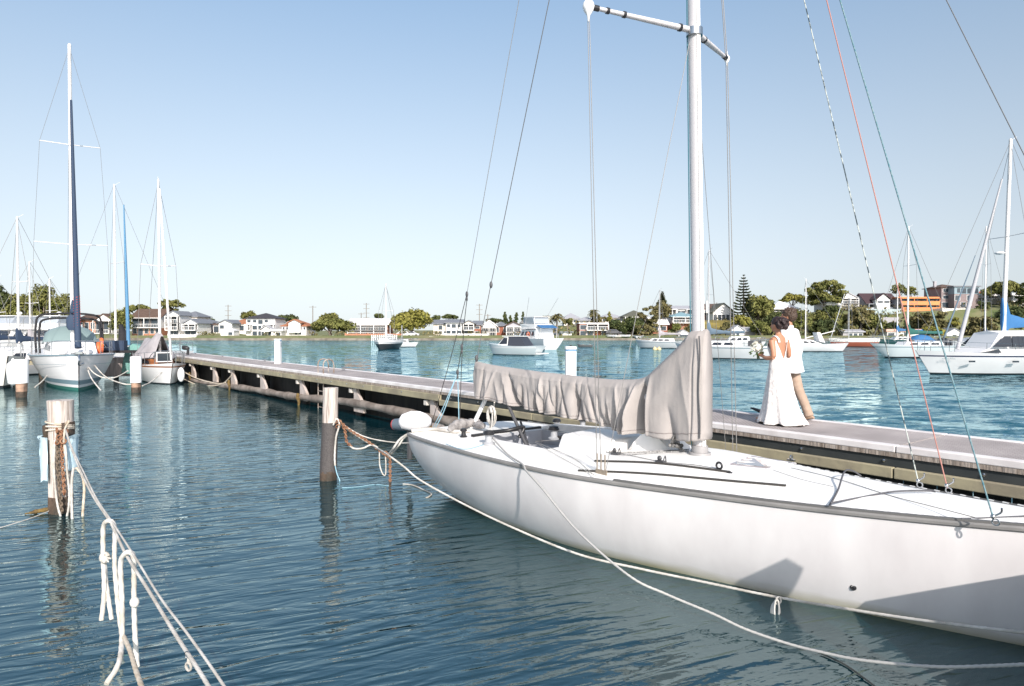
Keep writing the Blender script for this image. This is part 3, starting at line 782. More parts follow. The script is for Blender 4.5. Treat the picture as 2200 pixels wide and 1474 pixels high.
# plank screen that hangs below the deck; gaps let daylight through near the camera end
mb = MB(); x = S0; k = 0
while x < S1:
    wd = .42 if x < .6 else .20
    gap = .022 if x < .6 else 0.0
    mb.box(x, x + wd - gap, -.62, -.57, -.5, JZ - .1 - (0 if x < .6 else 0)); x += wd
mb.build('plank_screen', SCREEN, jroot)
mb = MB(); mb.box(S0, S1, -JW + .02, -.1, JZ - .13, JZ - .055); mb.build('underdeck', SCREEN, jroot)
# piles with tapered knees
def knee_pt(px): 
    # along-position where the near edge crosses this column
    y = 929.8 - .1225 * (1700 - px); return (JI @ P(px, y, JZ)).x
for i, px in enumerate((408, 454, 493, 556, 641, 757, 921, 1150, 1535, 1990, 2700)):
    s = knee_pt(px)
    if i > 7: continue
    zt = JZ - (.42 if s < SW - 1 else .33)
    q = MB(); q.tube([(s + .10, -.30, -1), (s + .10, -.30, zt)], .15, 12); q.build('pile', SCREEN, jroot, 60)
    q = MB(); q.prism([(s, -.03, zt), (s - .14, -.03, zt), (s - .22, -.03, zt - .12), (s - .62, -.03, .34), (s - .66, -.03, .10), (s, -.03, .10)], (0, -.09, 0)); q.build('knee', CONC, jroot)
    q = MB(); q.box(s + .08, s + .24, -.12, .03, zt - .16, zt - .02); bev(q.build('bracket', mat('pale block', (.6, .55, .5), .8), jroot), .02)
    if i % 2 == 0:
        q = MB(); q.tube([(s - .15, .10, .35), (s - .18, .12, .2), (s - .25, .1, .05), (s - .2, .1, -.1)], [.05, .07, .05, .04], 8); q.build('weed_growth', mat('weed', (.17, .11, .03), .9, col2=(.07, .045, .02), scale=14, bump=1, bscale=20), jroot, 60)
# rubbing log hung along the piles
lg = MB(); a = JI @ P(397, 797, .45); b = JI @ P(1120, 947, .42)
xa = knee_pt(392); xb = knee_pt(1130); pts = []; rs = []
for i in range(60):
    t = i / 59; x = xb + (xa - xb) * t
    zl = interp(x, [(knee_pt(890), .40), (knee_pt(645), .30), (knee_pt(468), .06), (knee_pt(392), .02)]); pts.append(JM @ Vector((x, .07 + .05 * math.sin(x * .9), zl - TILT * x + .04 * math.sin(x * .55)))); rs.append(.125 + .02 * math.sin(x * 2.3) + .01 * math.sin(x * 7))
lg.tube(pts, rs, 12); lgo = lg.build('timber_log', LOGM, None, 60); tag(lgo, 'rough grey round log hung low along the jetty side as a fender', 'log')
# daylight slots near the camera: open slats behind (the gaps look through to the water)
# ladder
s = knee_pt(685); lr = empty('ladder', tuple(JM @ Vector((s, .1, 0))), math.atan2(JD.y, JD.x), 'rusty steel ladder with curled handrails hooked over the jetty edge', 'ladder')
for dx in (-.22, .22):
    q = MB(); pts = [(dx, .05, -.3), (dx, .05, 1.0), (dx, .05, 1.45), (dx, -.02, 1.58), (dx, -.16, 1.62), (dx, -.28, 1.55), (dx, -.32, 1.40), (dx, -.32, 1.15)]
    q.tube(spline(pts, 6), .022, 8); q.build('stringer', mat('rusted galvanised', (.40, .36, .33), .6, .4, col2=(.22, .15, .11), scale=8), lr, 60)
for z in (.0, .27, .54, .81, 1.06):
    q = MB(); q.tube([(-.22, .05, z), (.22, .05, z)], .018, 6); q.build('rung', mat('rusted galvanised', (.3, .25, .22)), lr, 60)
# small mooring cleats along the far edge
cl0 = None
for i, px in enumerate((420, 478, 569, 738)):
    y = 803.7 + .103 * (px - 820); p = P(px, y - .3, JZ + .07)
    if cl0 is None:
        cl0 = empty('mooring_cleat', p, math.atan2(JD.y, JD.x)); q = MB(); q.box(-.07, .07, -.05, .05, 0, .02); q.tube([(-.05, 0, .02), (-.05, 0, .08)], .02, 8); q.tube([(.05, 0, .02), (.05, 0, .08)], .02, 8)
        q.build('pedestal_base', STEEL, cl0, 50); q = MB(); q.tube(spline([(-.17, 0, .12), (-.08, 0, .09), (.08, 0, .09), (.17, 0, .12)], 5), .022, 8); q.build('horn', STEEL, cl0, 60); c = cl0
    else:
        c = cl0.copy(); COL.objects.link(c); c.location = p
        for ch in list(cl0.children): d = ch.copy(); COL.objects.link(d); d.parent = c
    tag(c, ['small steel cleat on the far edge, nearest the jetty end', 'small steel cleat on the far edge, second from the jetty end', 'small steel cleat on the far edge just left of the plain white pedestal', 'small steel cleat on the far edge right of the ladder'][i], 'cleat', 'mooring cleats on the far edge of the jetty')
# white service pedestals
def pedestal(px, pybase, pytop, lab, full):
    p = P(px, pybase, JZ + (.06 if not full else .03)); h = D(px, pytop, p.y).z - JZ
    r_ = empty('service_pedestal', p, math.atan2(JD.y, JD.x) + R(52), lab, 'power pedestal', 'white service pedestals on the jetty')
    q = MB(); q.box(-.12, .12, -.12, .12, 0, h - .10); bev(q.build('body', WHT, r_), .012)
    q = MB(); q.box(-.125, .125, -.125, .125, h - .10, h - .075); q.build('band', mat('band blue', (.06, .22, .42), .5), r_)
    q = MB(); q.box(-.13, .13, -.13, .13, h - .075, h); bev(q.build('cap', WHITEPL if not full else mat('cap pale', (.7, .72, .74), .4), r_), .02)
    q = MB(); q.tube([(0, 0, h), (0, 0, h + .03)], .025, 8); q.build('lamp', BLACK, r_)
    if full:
        B = mat('panel blue', (.07, .25, .42), .5, col2=(.12, .35, .5), scale=12)
        q = MB(); q.box(-.126, -.1215, -.10, .10, h - .50, h - .13); q.box(-.126, -.1215, -.10, .10, h - .98, h - .56); q.build('panel', B, r_)
        q = MB()
        for (y0, y1, z0, z1) in ((-.03, .05, .20, .22), (-.05, -.03, .18, .34), (.03, .05, .24, .36), (-.05, .03, .30, .32), (-.05, .05, .40, .415), (-.04, .0, .44, .47), (-.05, .05, .62, .64), (-.05, -.03, .62, .76), (.02, .05, .66, .80), (-.05, .03, .78, .80), (-.02, .05, .86, .88)):
            q.box(-.1285, -.1265, y0, y1, h - z1, h - z0)
        q.build('lettering', WHITEPL, r_)
        q = MB(); q.torus((.03, -.1215, h - .30), .055, .006, axis=(0, 1, 0), n=28); q.torus((.03, -.1215, h - .30), .033, .006, axis=(0, 1, 0), n=24); q.box(-.08, -.07, -.1245, -.1205, h - .36, h - .24); q.box(-.08, -.04, -.1245, -.1205, h - .36, h - .352)
        q.build('emblem', mat('emblem grey', (.42, .42, .42), .5), r_, 60)
    else:
        q = MB(); q.box(-.124, -.1205, -.07, .03, h - .35, h - .16); q.build('panel', mat('grey socket', (.3, .33, .36), .5), r_)
    return r_
pedestal(597.5, 782, 731, 'plain white service pedestal standing alone halfway down the jetty', False)
pedestal(1226, 846, 747, 'white service pedestal with blue lettered panel and ring emblem, behind the boom cover', True)

# ---------------------------------------------------------------- dock the photographer stands on (outside the frame, shades the keelboat's bow)
dk = empty('near_dock', (0, 0, 0), 0, 'timber dock beside the bow of the keelboat', 'dock')
q = MB(); q.prism([(3.70, 4.78, 1.0), (3.70, -6, 1.0), (9, -6, 1.0), (9, 5.72, 1.0)], (0, 0, .12)); q.build('deck', DECKP, dk)
q = MB(); 
for (x, y) in ((3.95, 4.1), (3.95, .5), (8.5, 5.2), (8.5, 0)): q.tube([(x, y, -1), (x, y, 1.0)], .14, 12)
q.build('pile', WOODG, dk, 60)
sg = empty('mooring_pole', (3.36, 3.76, 0), R(12), 'unseen thick pole off the corner of the near dock, its head shaped for a shadow on the hull', 'mooring pole')
q = MB(); q.tube([(0, 0, -1), (0, 0, 1.75)], .13, 14); q.build('timber', WOODP, sg, 60)
q = MB(); q.prism([(-.17, -.09, 1.45), (.15, -.09, 1.35), (.19, -.09, 2.03), (.08, -.09, 2.16), (-.16, -.09, 2.06)], (0, .18, 0)); q.build('plastic_sleeve', WHITEPL, sg)  # head plate, its outline shaped to throw the angular shadow on the hull

# ---------------------------------------------------------------- mooring poles
def pole(name_lab, px, pyb, pyt, r, kind, top=None):
    b = P(px, pyb, 0); t = D(top if top else px, pyt, b.y)
    root = empty('mooring_pole', (b.x, b.y, 0), 0, name_lab, 'mooring pole')
    t = t - Vector((b.x, b.y, 0))
    def sect(z0, z1, r0, r1, mm, nm, cut=0, n=28, seg=10, par=root, rough=.012, ca=0):
        q = MB(); rg = []
        for i in range(seg + 1):
            u = i / seg; z = z0 + (z1 - z0) * u; cx = t.x * z / t.z
            rr = r0 + (r1 - r0) * u
            rg.append([(cx + (rr + rough * noise.noise(Vector((math.cos(2 * math.pi * j / n) * 3, math.sin(2 * math.pi * j / n) * 3, z * 2 + px)))) * math.cos(2 * math.pi * j / n), (rr + rough * noise.noise(Vector((math.cos(2 * math.pi * j / n) * 3, math.sin(2 * math.pi * j / n) * 3, z * 2 + px)))) * math.sin(2 * math.pi * j / n), z) for j in range(n)])
        q.rings(rg); return q.build(nm, mm, par, 60)
    return root, t, sect
# left pole: bare grey head, old waler halves, pale blue sleeves, weed foot
root, t, sect = pole('weathered timber pole wrapped in ropes, chain and torn pale blue plastic', 130, 1100, 860, .16, 0)
sect(.0 + .2, t.z, .150, .166, WOODP, 'timber', seg=14, rough=.022)
sect(-.6, .24, .165, .155, WOODW, 'weed_band', rough=.03)
q = MB()
for a0, a1, z0, z1, r in ((150, 235, .72, 1.28, .205), (310, 375, .85, 1.32, .20)):
    rg = []
    for z in [z0 + (z1 - z0) * i / 8 for i in range(9)]:
        ring = []
        for k in range(8):
            a = R(a0 + (a1 - a0) * k / 7 + 0); rr = r + .02 * noise.noise(Vector((k, z * 6, a0)))
            ring.append((rr * math.cos(a), rr * math.sin(a), z + .03 * noise.noise(Vector((k * 1.3, a0, 2))) ))
        for k in range(7, -1, -1):
            a = R(a0 + (a1 - a0) * k / 7); ring.append((.15 * math.cos(a), .15 * math.sin(a), z))
        rg.append(ring)
    q.rings(rg)
q.build('packing_timber', WOODW, root, 50)
PB = mat('pale blue plastic', (.50, .68, .78), .5, col2=(.62, .76, .82), scale=5)
for a0, a1, z0, z1, r in ((175, 262, .50, 1.12, .235), (-50, 30, .62, 1.12, .225)):
    q = MB(); rg = []
    for i in range(13):
        z = z0 + (z1 - z0) * i / 12; ring = []
        for k in range(9):
            a = R(a0 + (a1 - a0) * k / 8); rr = r + .025 * noise.noise(Vector((k * .8, z * 5, a0))) + (.03 if i == 12 else 0)
            ring.append((rr * math.cos(a), rr * math.sin(a), z + (.05 * noise.noise(Vector((k * 1.9, a0, 7))) if i in (0, 12) else 0)))
        for k in range(8, -1, -1):
            a = R(a0 + (a1 - a0) * k / 8); ring.append(((r - .012) * math.cos(a), (r - .012) * math.sin(a), z))
        rg.append(ring)
    q.rings(rg); q.build('plastic_sleeve', PB, root, 60)
q = MB(); 
for k in range(3): q.torus((t.x * .5, 0, 1.30 - .045 * k), .182, .012, axis=(.15 - .12 * k, .1, 1), n=36)
q.build('lashing', ROPET, root, 60)
q = MB(); q.tube(spline([(-.1, -.05, .06), (-.3, -.1, .03), (-.3, -.12, .03), (-.42, -.14, .01)], 5), [.04, .03, .035, .03, .03, .035, .02, .03, .02, .02, .02, .02, .02, .01, .01, .01], 8); q.build('weed_branch', mat('weed', (.1, .07, .03)), root, 60)
LPOLE = root.location.copy(); LT = t.copy()
# middle pole with the black rubber sleeve
root, t, sect = pole('timber pole with a pale square-cut head and long black rubber sleeve', 705, 1030, 833, .13, 0, 711)
sect(.78, t.z, .132, .126, WOODP, 'timber', seg=12, rough=.018)
sect(.13, 1.02, .150, .138, mat('black rubber sleeve', (.05, .045, .045), .75, col2=(.09, .08, .078), scale=60, bump=.6, bscale=70, bdist=.006), 'rubber_sleeve', rough=.006)
sect(-.6, .16, .148, .150, WOODW, 'weed_band', rough=.02)
MPOLE = root.location.copy(); MT = t.copy()
# two poles with white sleeves by the moored sloops
for lab, px, pyb, pyt, sl0, r in (('leftmost pole, capped by a fat white plastic sleeve with a rusty foot', 46, 853, 772, 823, .24), ('pole in a tall white plastic sleeve left of the small wooden sloop', 292, 843, 766, 822, .22)):
    root, t, sect = pole(lab, px, pyb, pyt, r, 0)
    b = root.location; zz = D(px, sl0, b.y).z
    sect(-.5, zz + .1, r * .75, r * .8, mat('bleached pole foot', (.42, .27, .19), .85, col2=(.12, .08, .06), scale=3), 'timber', rough=.03)
    sect(zz, t.z, r, r * 1.02, WHITEPL, 'plastic_sleeve', rough=.008)
    sect(-.5, .22, r * .8, r * .8, WOODW, 'weed_band', rough=.03)
    q = MB(); q.box(t.x - .02, t.x + .01, -r - .01, -r + .01, t.z * .6, t.z * .85); q.build('stain', mat('rust streak', (.3, .2, .15), .8), root)
# ---------------------------------------------------------------- mooring ropes in the foreground
def rope_obj(name, pts, r, m, lab, cat='rope', group=None, laid=True, parent=None):
    q = MB()
    if laid: strand(q, pts, r)
    else: q.tube(spline(pts, 8), r, 8)
    o = q.build(name, m, parent, 60)
    if parent is None: tag(o, lab, cat, group)
    return o
def frac(px, py, d0=10.0, d1=3.3, a=(148, 925), b=(470, 1474)):
    L = math.hypot(b[0] - a[0], b[1] - a[1]); t = math.hypot(px - a[0], py - a[1]) / L
    return 1 / (1 / d0 + (1 / d1 - 1 / d0) * t)
# the pair of taut lines from the left pole toward the camera
lineA = [(140, 922), (152, 960), (172, 1010), (200, 1066), (237, 1122), (270, 1190), (320, 1270), (375, 1360), (430, 1445), (475, 1520)]
lineB = [(142, 925), (156, 965), (180, 1015), (208, 1072), (244, 1126), (292, 1200), (345, 1285), (400, 1358), (455, 1435), (505, 1510)]
rope_obj('mooring_rope', [D(x, y, frac(x, y)) for x, y in lineA], .011, ROPEW, 'thicker of two taut white lines slanting from the left pole to the bottom edge')
rope_obj('mooring_rope', [D(x, y, frac(x, y) * .985) for x, y in lineB], .0075, ROPEW, 'thinner of two taut white lines slanting from the left pole to the bottom edge')
d1 = frac(235, 1125); d2 = frac(277, 1190)
STAIN = mat('rope with stained tail', (.62, .60, .57), .9, col2=(.46, .42, .36), scale=8)
# fat tied loops hanging off them into the water
rope_obj('rope_loop', [D(218, 1332, d1), D(224, 1270, d1), D(222, 1200, d1), D(222, 1135, d1), D(230, 1120, d1 - .04), D(241, 1122, d1 - .05), D(247, 1140, d1 - .03), D(246, 1200, d1), D(250, 1260, d1), D(256, 1320, d1), D(263, 1370, d1 - .05)], .020, STAIN, 'upper fat white rope loop hung over the slanting lines')
rope_obj('rope_loop', [D(240, 1330, d1 + .02), D(232, 1280, d1 + .02), D(226, 1235, d1 + .02), D(225, 1190, d1)], .019, STAIN, 'short doubled tail spliced to the upper rope loop')
rope_obj('rope_loop', [D(228, 1470, d2 - .45), D(255, 1425, d2 - .3), D(262, 1370, d2), D(262, 1290, d2), D(259, 1215, d2), D(266, 1192, d2 - .04), D(278, 1186, d2 - .05), D(287, 1198, d2 - .03), D(288, 1240, d2), D(288, 1300, d2), D(291, 1380, d2), D(295, 1432, d2)], .019, STAIN, 'lower fat white rope loop hung over the slanting lines, its tail in the water')
rope_obj('rope_tail', [D(266, 1368, d2 - .1), D(280, 1400, d2 - .4), D(292, 1440, d2 - .7), D(306, 1480, d2 - 1.0)], .016, ROPET, 'brown stained rope tail floating at the bottom edge under the loops')
q = MB(); q.ball(D(225, 1198, d1 - .02), .045, .04, .05)
for k in range(7): q.tube([D(226, 1198, d1 - .04), D(226 + 12 * math.cos(k * .9), 1200 + 10 * math.sin(k * .9), d1 - .06)], .006, 5)
o = q.build('rope_knot', STAIN, None, 60); tag(o, 'frayed knot on the upper hanging rope loop', 'knot')
q = MB(); q.ball(D(289, 1294, d2 - .02), .035, .03, .04); o = q.build('rope_knot', STAIN, None, 60); tag(o, 'smooth whipping knot on the lower hanging rope loop', 'knot')
# shackle ring on the line near the bottom
sh = MB(); dd = frac(402, 1405); sh.torus(D(404, 1408, dd), .022, .003, axis=(.5, 1, .2)); o = sh.build('ring_shackle', STEEL, None, 60); tag(o, 'thin steel ring threaded on the slanting line near the bottom edge', 'ring')
sh = MB(); c = D(405, 1432, dd); sh.torus(c, .022, .007, axis=(.4, 1, .1), sx=.8); sh.tube([c + Vector((0, 0, .015)), c + Vector((0, 0, .045))], .008, 6); o = sh.build('snap_hook', ROPEW, None, 60); tag(o, 'pale eye hook hanging from the steel ring', 'hook')
# loops down the left pole
dp = LPOLE.y - .22
rope_obj('pole_rope', [D(118, 945, dp), D(116, 1000, dp), D(119, 1050, dp), D(126, 1095, dp), D(137, 1121, dp), D(146, 1100, dp), D(149, 1060, dp), D(144, 1010, dp), D(141, 965, dp), D(136, 945, dp)], .016, ROPEW, 'long white rope bight drooping down the front of the left pole')
rope_obj('pole_rope', [D(158, 1005, dp - .1), D(154, 1040, dp - .1), D(155, 1110, dp - .15), D(159, 1145, dp - .2), D(170, 1160, dp - .3), D(185, 1168, dp - .3), D(196, 1170, dp - .3)], .019, ROPEW, 'thick white rope hanging right of the left pole and ending in the water')
rope_obj('pole_rope', [D(163, 1005, dp), D(176, 1020, dp), D(181, 1050, dp), D(178, 1100, dp), D(177, 1135, dp), D(174, 1160, dp - .1), D(172, 1180, dp - .1)], .019, ROPET, 'dirty brown rope hanging beside the thick white one at the left pole')
rope_obj('pole_rope', [D(141, 910, dp), D(148, 905, dp - .05), D(139, 925, dp - .05), D(138, 960, dp), D(141, 980, dp)], .014, ROPET, 'frayed tan rope knotted round the head of the left pole')
def chain(name, pts, link, r, m, lab):
    q = MB(); path = resample(spline(pts, 10), link * .72)
    for i, (a, b) in enumerate(zip(path, path[1:])):
        d = (b - a).normalized(); c = (a + b) / 2; e = d.cross(Vector((0, 1, 0)) if i % 2 else Vector((1, .2, 0))).normalized()
        n_ = d.cross(e); b0 = len(q.v)
        for k in range(12):
            an = 2 * math.pi * k / 12; ctr = c + d * (math.cos(an) * link * .5) + e * (math.sin(an) * link * .32); outw = (d * math.cos(an) + e * math.sin(an)).normalized()
            for j in range(5):
                t_ = 2 * math.pi * j / 5; q.v.append(ctr + outw * (r * math.cos(t_)) + n_ * (r * math.sin(t_)))
        for k in range(12):
            for j in range(5):
                q.f.append([b0 + k * 5 + j, b0 + ((k + 1) % 12) * 5 + j, b0 + ((k + 1) % 12) * 5 + (j + 1) % 5, b0 + k * 5 + (j + 1) % 5]); q.mi.append(0)
    o = q.build(name, m, None, 60); tag(o, lab, 'chain'); return o
chain('chain', [D(124, 932, dp), D(124, 960, dp), D(124, 1000, dp + .02), D(127, 1040, dp + .02), D(131, 1080, dp + .02), D(133, 1100, dp + .04)], .06, .011, CHAING, 'weedy chain hanging down the face of the left pole')
chain('chain', [D(134, 930, dp), D(133, 965, dp), D(135, 1010, dp), D(138, 1060, dp + .02)], .06, .010, RUST, 'rusty brown chain hanging beside the weedy one on the left pole')
q = MB()
for k, (x, y) in enumerate(((122, 925), (131, 930), (140, 927), (128, 940), (136, 948), (124, 950))): q.torus(D(x, y, dp - .03), .035, .011, axis=(math.cos(k), 1, math.sin(k) * .6))
q.tube(spline([D(122, 925, dp), D(131, 930, dp), D(140, 927, dp), D(136, 948, dp), D(128, 940, dp), D(124, 950, dp)], 4), .012, 6)
o = q.build('shackle_bunch', RUST, None, 60); tag(o, 'bunch of rusty shackles below the head of the left pole', 'shackle')
rope_obj('trailing_line', [P(-20, 1140, .0), P(30, 1125, .02), P(70, 1112, .03), P(105, 1098, .05)], .006, ROPEW, 'thin line trailing over the water left of the left pole')

# lines and chain between the middle pole and the keelboat's stern
mp = MPOLE.y - .15
rope_obj('mooring_rope', [D(722, 905, mp), D(760, 932, mp + .1), D(800, 957, mp), P(830, 975, .93), P(868, 1003, .80), P(905, 1033, .66), P(1000, 1085, .46), P(1100, 1133, .33), P(1240, 1190, .20), P(1375, 1222, .14), P(1500, 1248, .12), P(1675, 1284, .14), P(1900, 1321, .25), P(2050, 1342, .36), P(2260, 1366, .52)], .013, ROPEW, 'long white laid rope running from the middle pole along the hull to the bow')
rope_obj('mooring_rope', [D(722, 902, mp), D(780, 937, mp + .1), D(850, 951, 12.0), D(900, 950, 11.5), D(960, 943, 11.2), D(988, 936, 11.0)], .011, ROPEW, 'slack white line from the middle pole up to the stern winch')
rope_obj('rope_bight', [D(716, 913, mp), D(723, 900, mp - .05), D(729, 912, mp - .03), D(722, 940, mp), D(719, 980, mp), D(720, 1000, mp)], .017, ROPEW, 'white eye splice hanging from the middle pole')
rope_obj('rope_tail', [D(720, 1000, mp), D(724, 1018, mp), D(730, 1034, mp), D(727, 1048, mp - .1)], .010, ROPEB, 'pale blue rope tail dropping from the eye splice into the water')
chain('chain', [D(726, 900, mp), D(740, 915, mp), D(757, 928, mp), D(785, 945, mp), D(808, 962, mp), D(830, 980, mp)], .055, .010, RUST, 'rusty chain stretched from the middle pole toward the stern')
chain('chain', [D(736, 912, mp), D(742, 930, mp), D(745, 950, mp), D(755, 958, mp)], .055, .010, RUST, 'short rusty chain drooping under the stretched one')
rope_obj('rope_bight', [D(752, 958, mp), D(762, 964, mp), D(780, 963, mp), D(797, 956, mp), D(812, 962, mp)], .017, ROPEW, 'white rope sleeve joining the drooping chain')
rope_obj('rope_bight', [D(815, 972, mp), D(816, 1000, mp), D(822, 1018, mp), D(828, 1020, mp), D(829, 1000, mp), D(828, 978, mp)], .012, ROPEW, 'thin white loop dangling below the chain near the stern')
chain('chain', [D(838, 976, mp), D(838, 1000, mp), D(838, 1040, mp - .02), D(837, 1055, mp)], .055, .011, RUST, 'rusty chain hanging straight down into the water off the stern')
rope_obj('mooring_rope', [D(834, 985, mp), D(836, 976, mp), D(846, 962, 11.9), D(858, 945, 11.9), D(872, 935, 11.85), D(882, 931, 11.8)], .020, ROPEW, 'upper leg of the stern bridle, white and spliced')
rope_obj('mooring_rope', [D(832, 978, mp), D(842, 974, mp), D(856, 958, 11.9), D(866, 943, 11.9), D(878, 934, 11.8)], .016, ROPEW, 'lower leg of the stern bridle, white and frayed')
q = MB()
for k, (x, y) in enumerate(((722, 905), (730, 908), (726, 916), (835, 978), (828, 974))): q.torus(D(x, y, mp - .04), .035, .010, axis=(math.cos(k), 1, math.sin(k) * .6))
o = q.build('shackle_bunch', RUST, None, 60); tag(o, 'bunch of rusty shackles and rings lashed to the middle pole', 'shackle')
rope_obj('floating_line', [P(866, 1040, .0), P(885, 1042, .01), P(905, 1050, .01), P(926, 1060, .01), P(923, 1066, .01), P(915, 1070, .0)], .012, ROPEW, 'short end of white line afloat beside the stern')
rope_obj('floating_line', [P(735, 1048, .005), P(770, 1046, .005), P(806, 1041, .005), P(835, 1044, .005)], .006, ROPEB, 'thin pale blue line afloat between the middle pole and the chain')
# the line from the winch over the side, drooping into the water and up to the dock
wl = [BM @ (on(1056, 950) + Vector((0, 0, .08))), BM @ (on(1090, 980) + Vector((0, 0, .03))), BM @ (on(1122, 1003) + Vector((0, 0, .035))), P(1131, 1012, .95), P(1165, 1050, .84), P(1240, 1140, .55), P(1350, 1236, .30), P(1430, 1276, .18), P(1530, 1318, .10), P(1600, 1351, .05), P(1690, 1382, .03), P(1760, 1400, .05), P(1850, 1418, .10), P(2000, 1432, .22), P(2120, 1431, .36), P(2270, 1424, .6)]
rope_obj('mooring_rope', wl, .012, mat('grey mooring rope', (.42, .41, .39), .9, col2=(.38, .37, .36), scale=9), 'grey spring line led from a stern winch over the rail and down to the water')
rope_obj('submerged_rope', [P(1760, 1402, .012), P(1810, 1425, .01), P(1850, 1452, .01), P(1900, 1490, .01)], .007, mat('wet rope', (.05, .055, .05), .6), 'dark wet rope branching down from the spring line at the bottom edge')
q = MB(); c = P(1667, 1286, .14)
for k in range(4):
    w_ = .022 + .006 * k; q.tube(spline([c + Vector((w_ * math.sin(t_), -.02 + .01 * k, -.012 * k - .095 * (1 - math.cos(t_)))) for t_ in [2 * math.pi * i / 10 for i in range(11)]], 3), .010, 6)
q.tube(spline([c, c + Vector((.03, 0, .015)), c + Vector((.045, 0, -.03)), c + Vector((.0, 0, -.05))], 4), .010, 6); q.tube([c + Vector((-.01, 0, -.17)), c + Vector((-.03, 0, -.22)), c + Vector((-.03, 0, -.3))], .009, 6)
o = q.build('rope_hank', ROPEW, None, 60); tag(o, 'small coiled hank of rope tied on the long rope beside the hull', 'rope')
# ropes slung along the jetty's log
for lab, pts in (('white rope sagging from the jetty end to the log', [(392, 797), (420, 812), (455, 822), (478, 824), (490, 815), (498, 806)]), ('second slack rope hanging off the log near the jetty end', [(396, 815), (425, 827), (460, 829), (485, 822)])):
    rope_obj('slack_rope', [D(x, y, 27 + (i) * .8 if False else 36 - (x - 392) * .045) for i, (x, y) in enumerate(pts)], .03, ROPET, lab, laid=False)
# ---------------------------------------------------------------- boats on moorings and in the marina
NAVY = mat('navy canvas', (.025, .045, .085), .8); TEALC = mat('dark green canvas', (.02, .10, .085), .8); BLUEC = mat('bright blue canvas', (.03, .13, .30), .8)
SLATE = mat('slate blue canvas', (.12, .17, .22), .8); GREYC = mat('grey tarpaulin', (.45, .42, .43), .8, col2=(.32, .30, .31), scale=2, bump=.6, bscale=4); BLKC = mat('black canvas', (.015, .015, .018), .8)
TEAK = mat('varnished timber', (.30, .12, .045), .35, col2=(.22, .08, .03), scale=4)
HW = mat('topside white', (.76, .75, .75), .3, col2=(.70, .69, .69), scale=.8); HPALE = mat('topside pale teal', (.58, .63, .64), .3); HRED = mat('topside red brown', (.26, .075, .045), .35)
HDK = mat('topside dark', (.035, .04, .045), .35); HGREEN = mat('topside dark green', (.03, .09, .09), .35); HCREAM = mat('topside cream', (.66, .64, .60), .35)
BOOTB = mat('boot dark', (.02, .025, .03), .5); STRB = mat('stripe blue grey', (.16, .24, .28), .4); ANTIG = mat('antifoul green', (.03, .16, .13), .6); STRN = mat('stripe navy', (.02, .03, .08), .4)
SPAR = mat('white spar', (.66, .64, .63), .35); SPARG = mat('grey spar', (.50, .50, .51), .35, .4); CABW = mat('cabin white', (.78, .77, .76), .4); WIN = mat('window dark', (.025, .03, .04), .12)
CLEAR = mat('clear vinyl', (.35, .38, .42), .1, coat=.4); ORNG = mat('orange buoy', (.75, .16, .05), .5); TENB = mat('fender white', (.8, .8, .8), .4)

def hull_at(L, B, fb, stern=.7, sheer=.25, over=.1, full=.45, topm=HW, bands=(), bow_rake=.12):
    """stations from stern (-L/2) to bow (+L/2); bands = [(z0, z1, material)]"""
    n = 26; m = 9; q = MB(); mats = [topm] + [b_[2] for b_ in bands]
    def bw(t):
        return B / 2 * (stern + (1 - stern) * math.sin(math.pi / 2 * min(1, t / full)) if t < full else max(.015, math.cos(math.pi / 2 * ((t - full) / (1 - full)) ** 1.5) ** .85))
    def zg(t): return fb * (1 + sheer * max(0, (t - .35) / .65) ** 1.6 + .06 * (1 - min(1, t / .35)))
    zl = [-.35 * fb, -.1, 0.0] + sorted(set([v for b_ in bands for v in (b_[0], b_[1]) if v > .01]))
    hs = zl + [None] * 5
    rings = []
    for i in range(n + 1):
        t = i / n; top = zg(t); b = bw(t); zs_ = zl + [zl[-1] + (top - zl[-1]) * k / 5 for k in (1, 2, 3, 4, 5)]
        ring = []
        for side in (-1, 1):
            rr = list(reversed(zs_)) if side < 0 else zs_
            for z in rr:
                u = max(0, min(1, (z + .35 * fb) / (top + .35 * fb)))
                wq = u ** (.42 + .3 * max(0, t - .6)); 
                x = -L / 2 + L * t - (L * bow_rake * (1 - u) * max(0, (t - .6) / .4) ** 2) + (over * L * (1 - u) * max(0, (.25 - t) / .25))
                ring.append((x, side * b * wq, z))
        rings.append(ring)
    k0 = len(zs_)
    q.rings(rings, cap=False, closed=False)
    m_ = 2 * k0 - 1
    # material by band
    for fi in range(len(q.f)):
        zc = sum(q.v[v].z for v in q.f[fi]) / 4
        for bi, b_ in enumerate(bands):
            if b_[0] - .005 <= zc <= b_[1] + .005: q.mi[fi] = bi + 1
    q.f.append(list(range(2 * k0 - 1, -1, -1))); q.mi.append(0)
    # deck lid
    for i in range(n):
        a = i * 2 * k0; b = (i + 1) * 2 * k0
        q.f.append([a, b, b + 2 * k0 - 1, a + 2 * k0 - 1]); q.mi.append(0)
    return q, mats, bw, zg

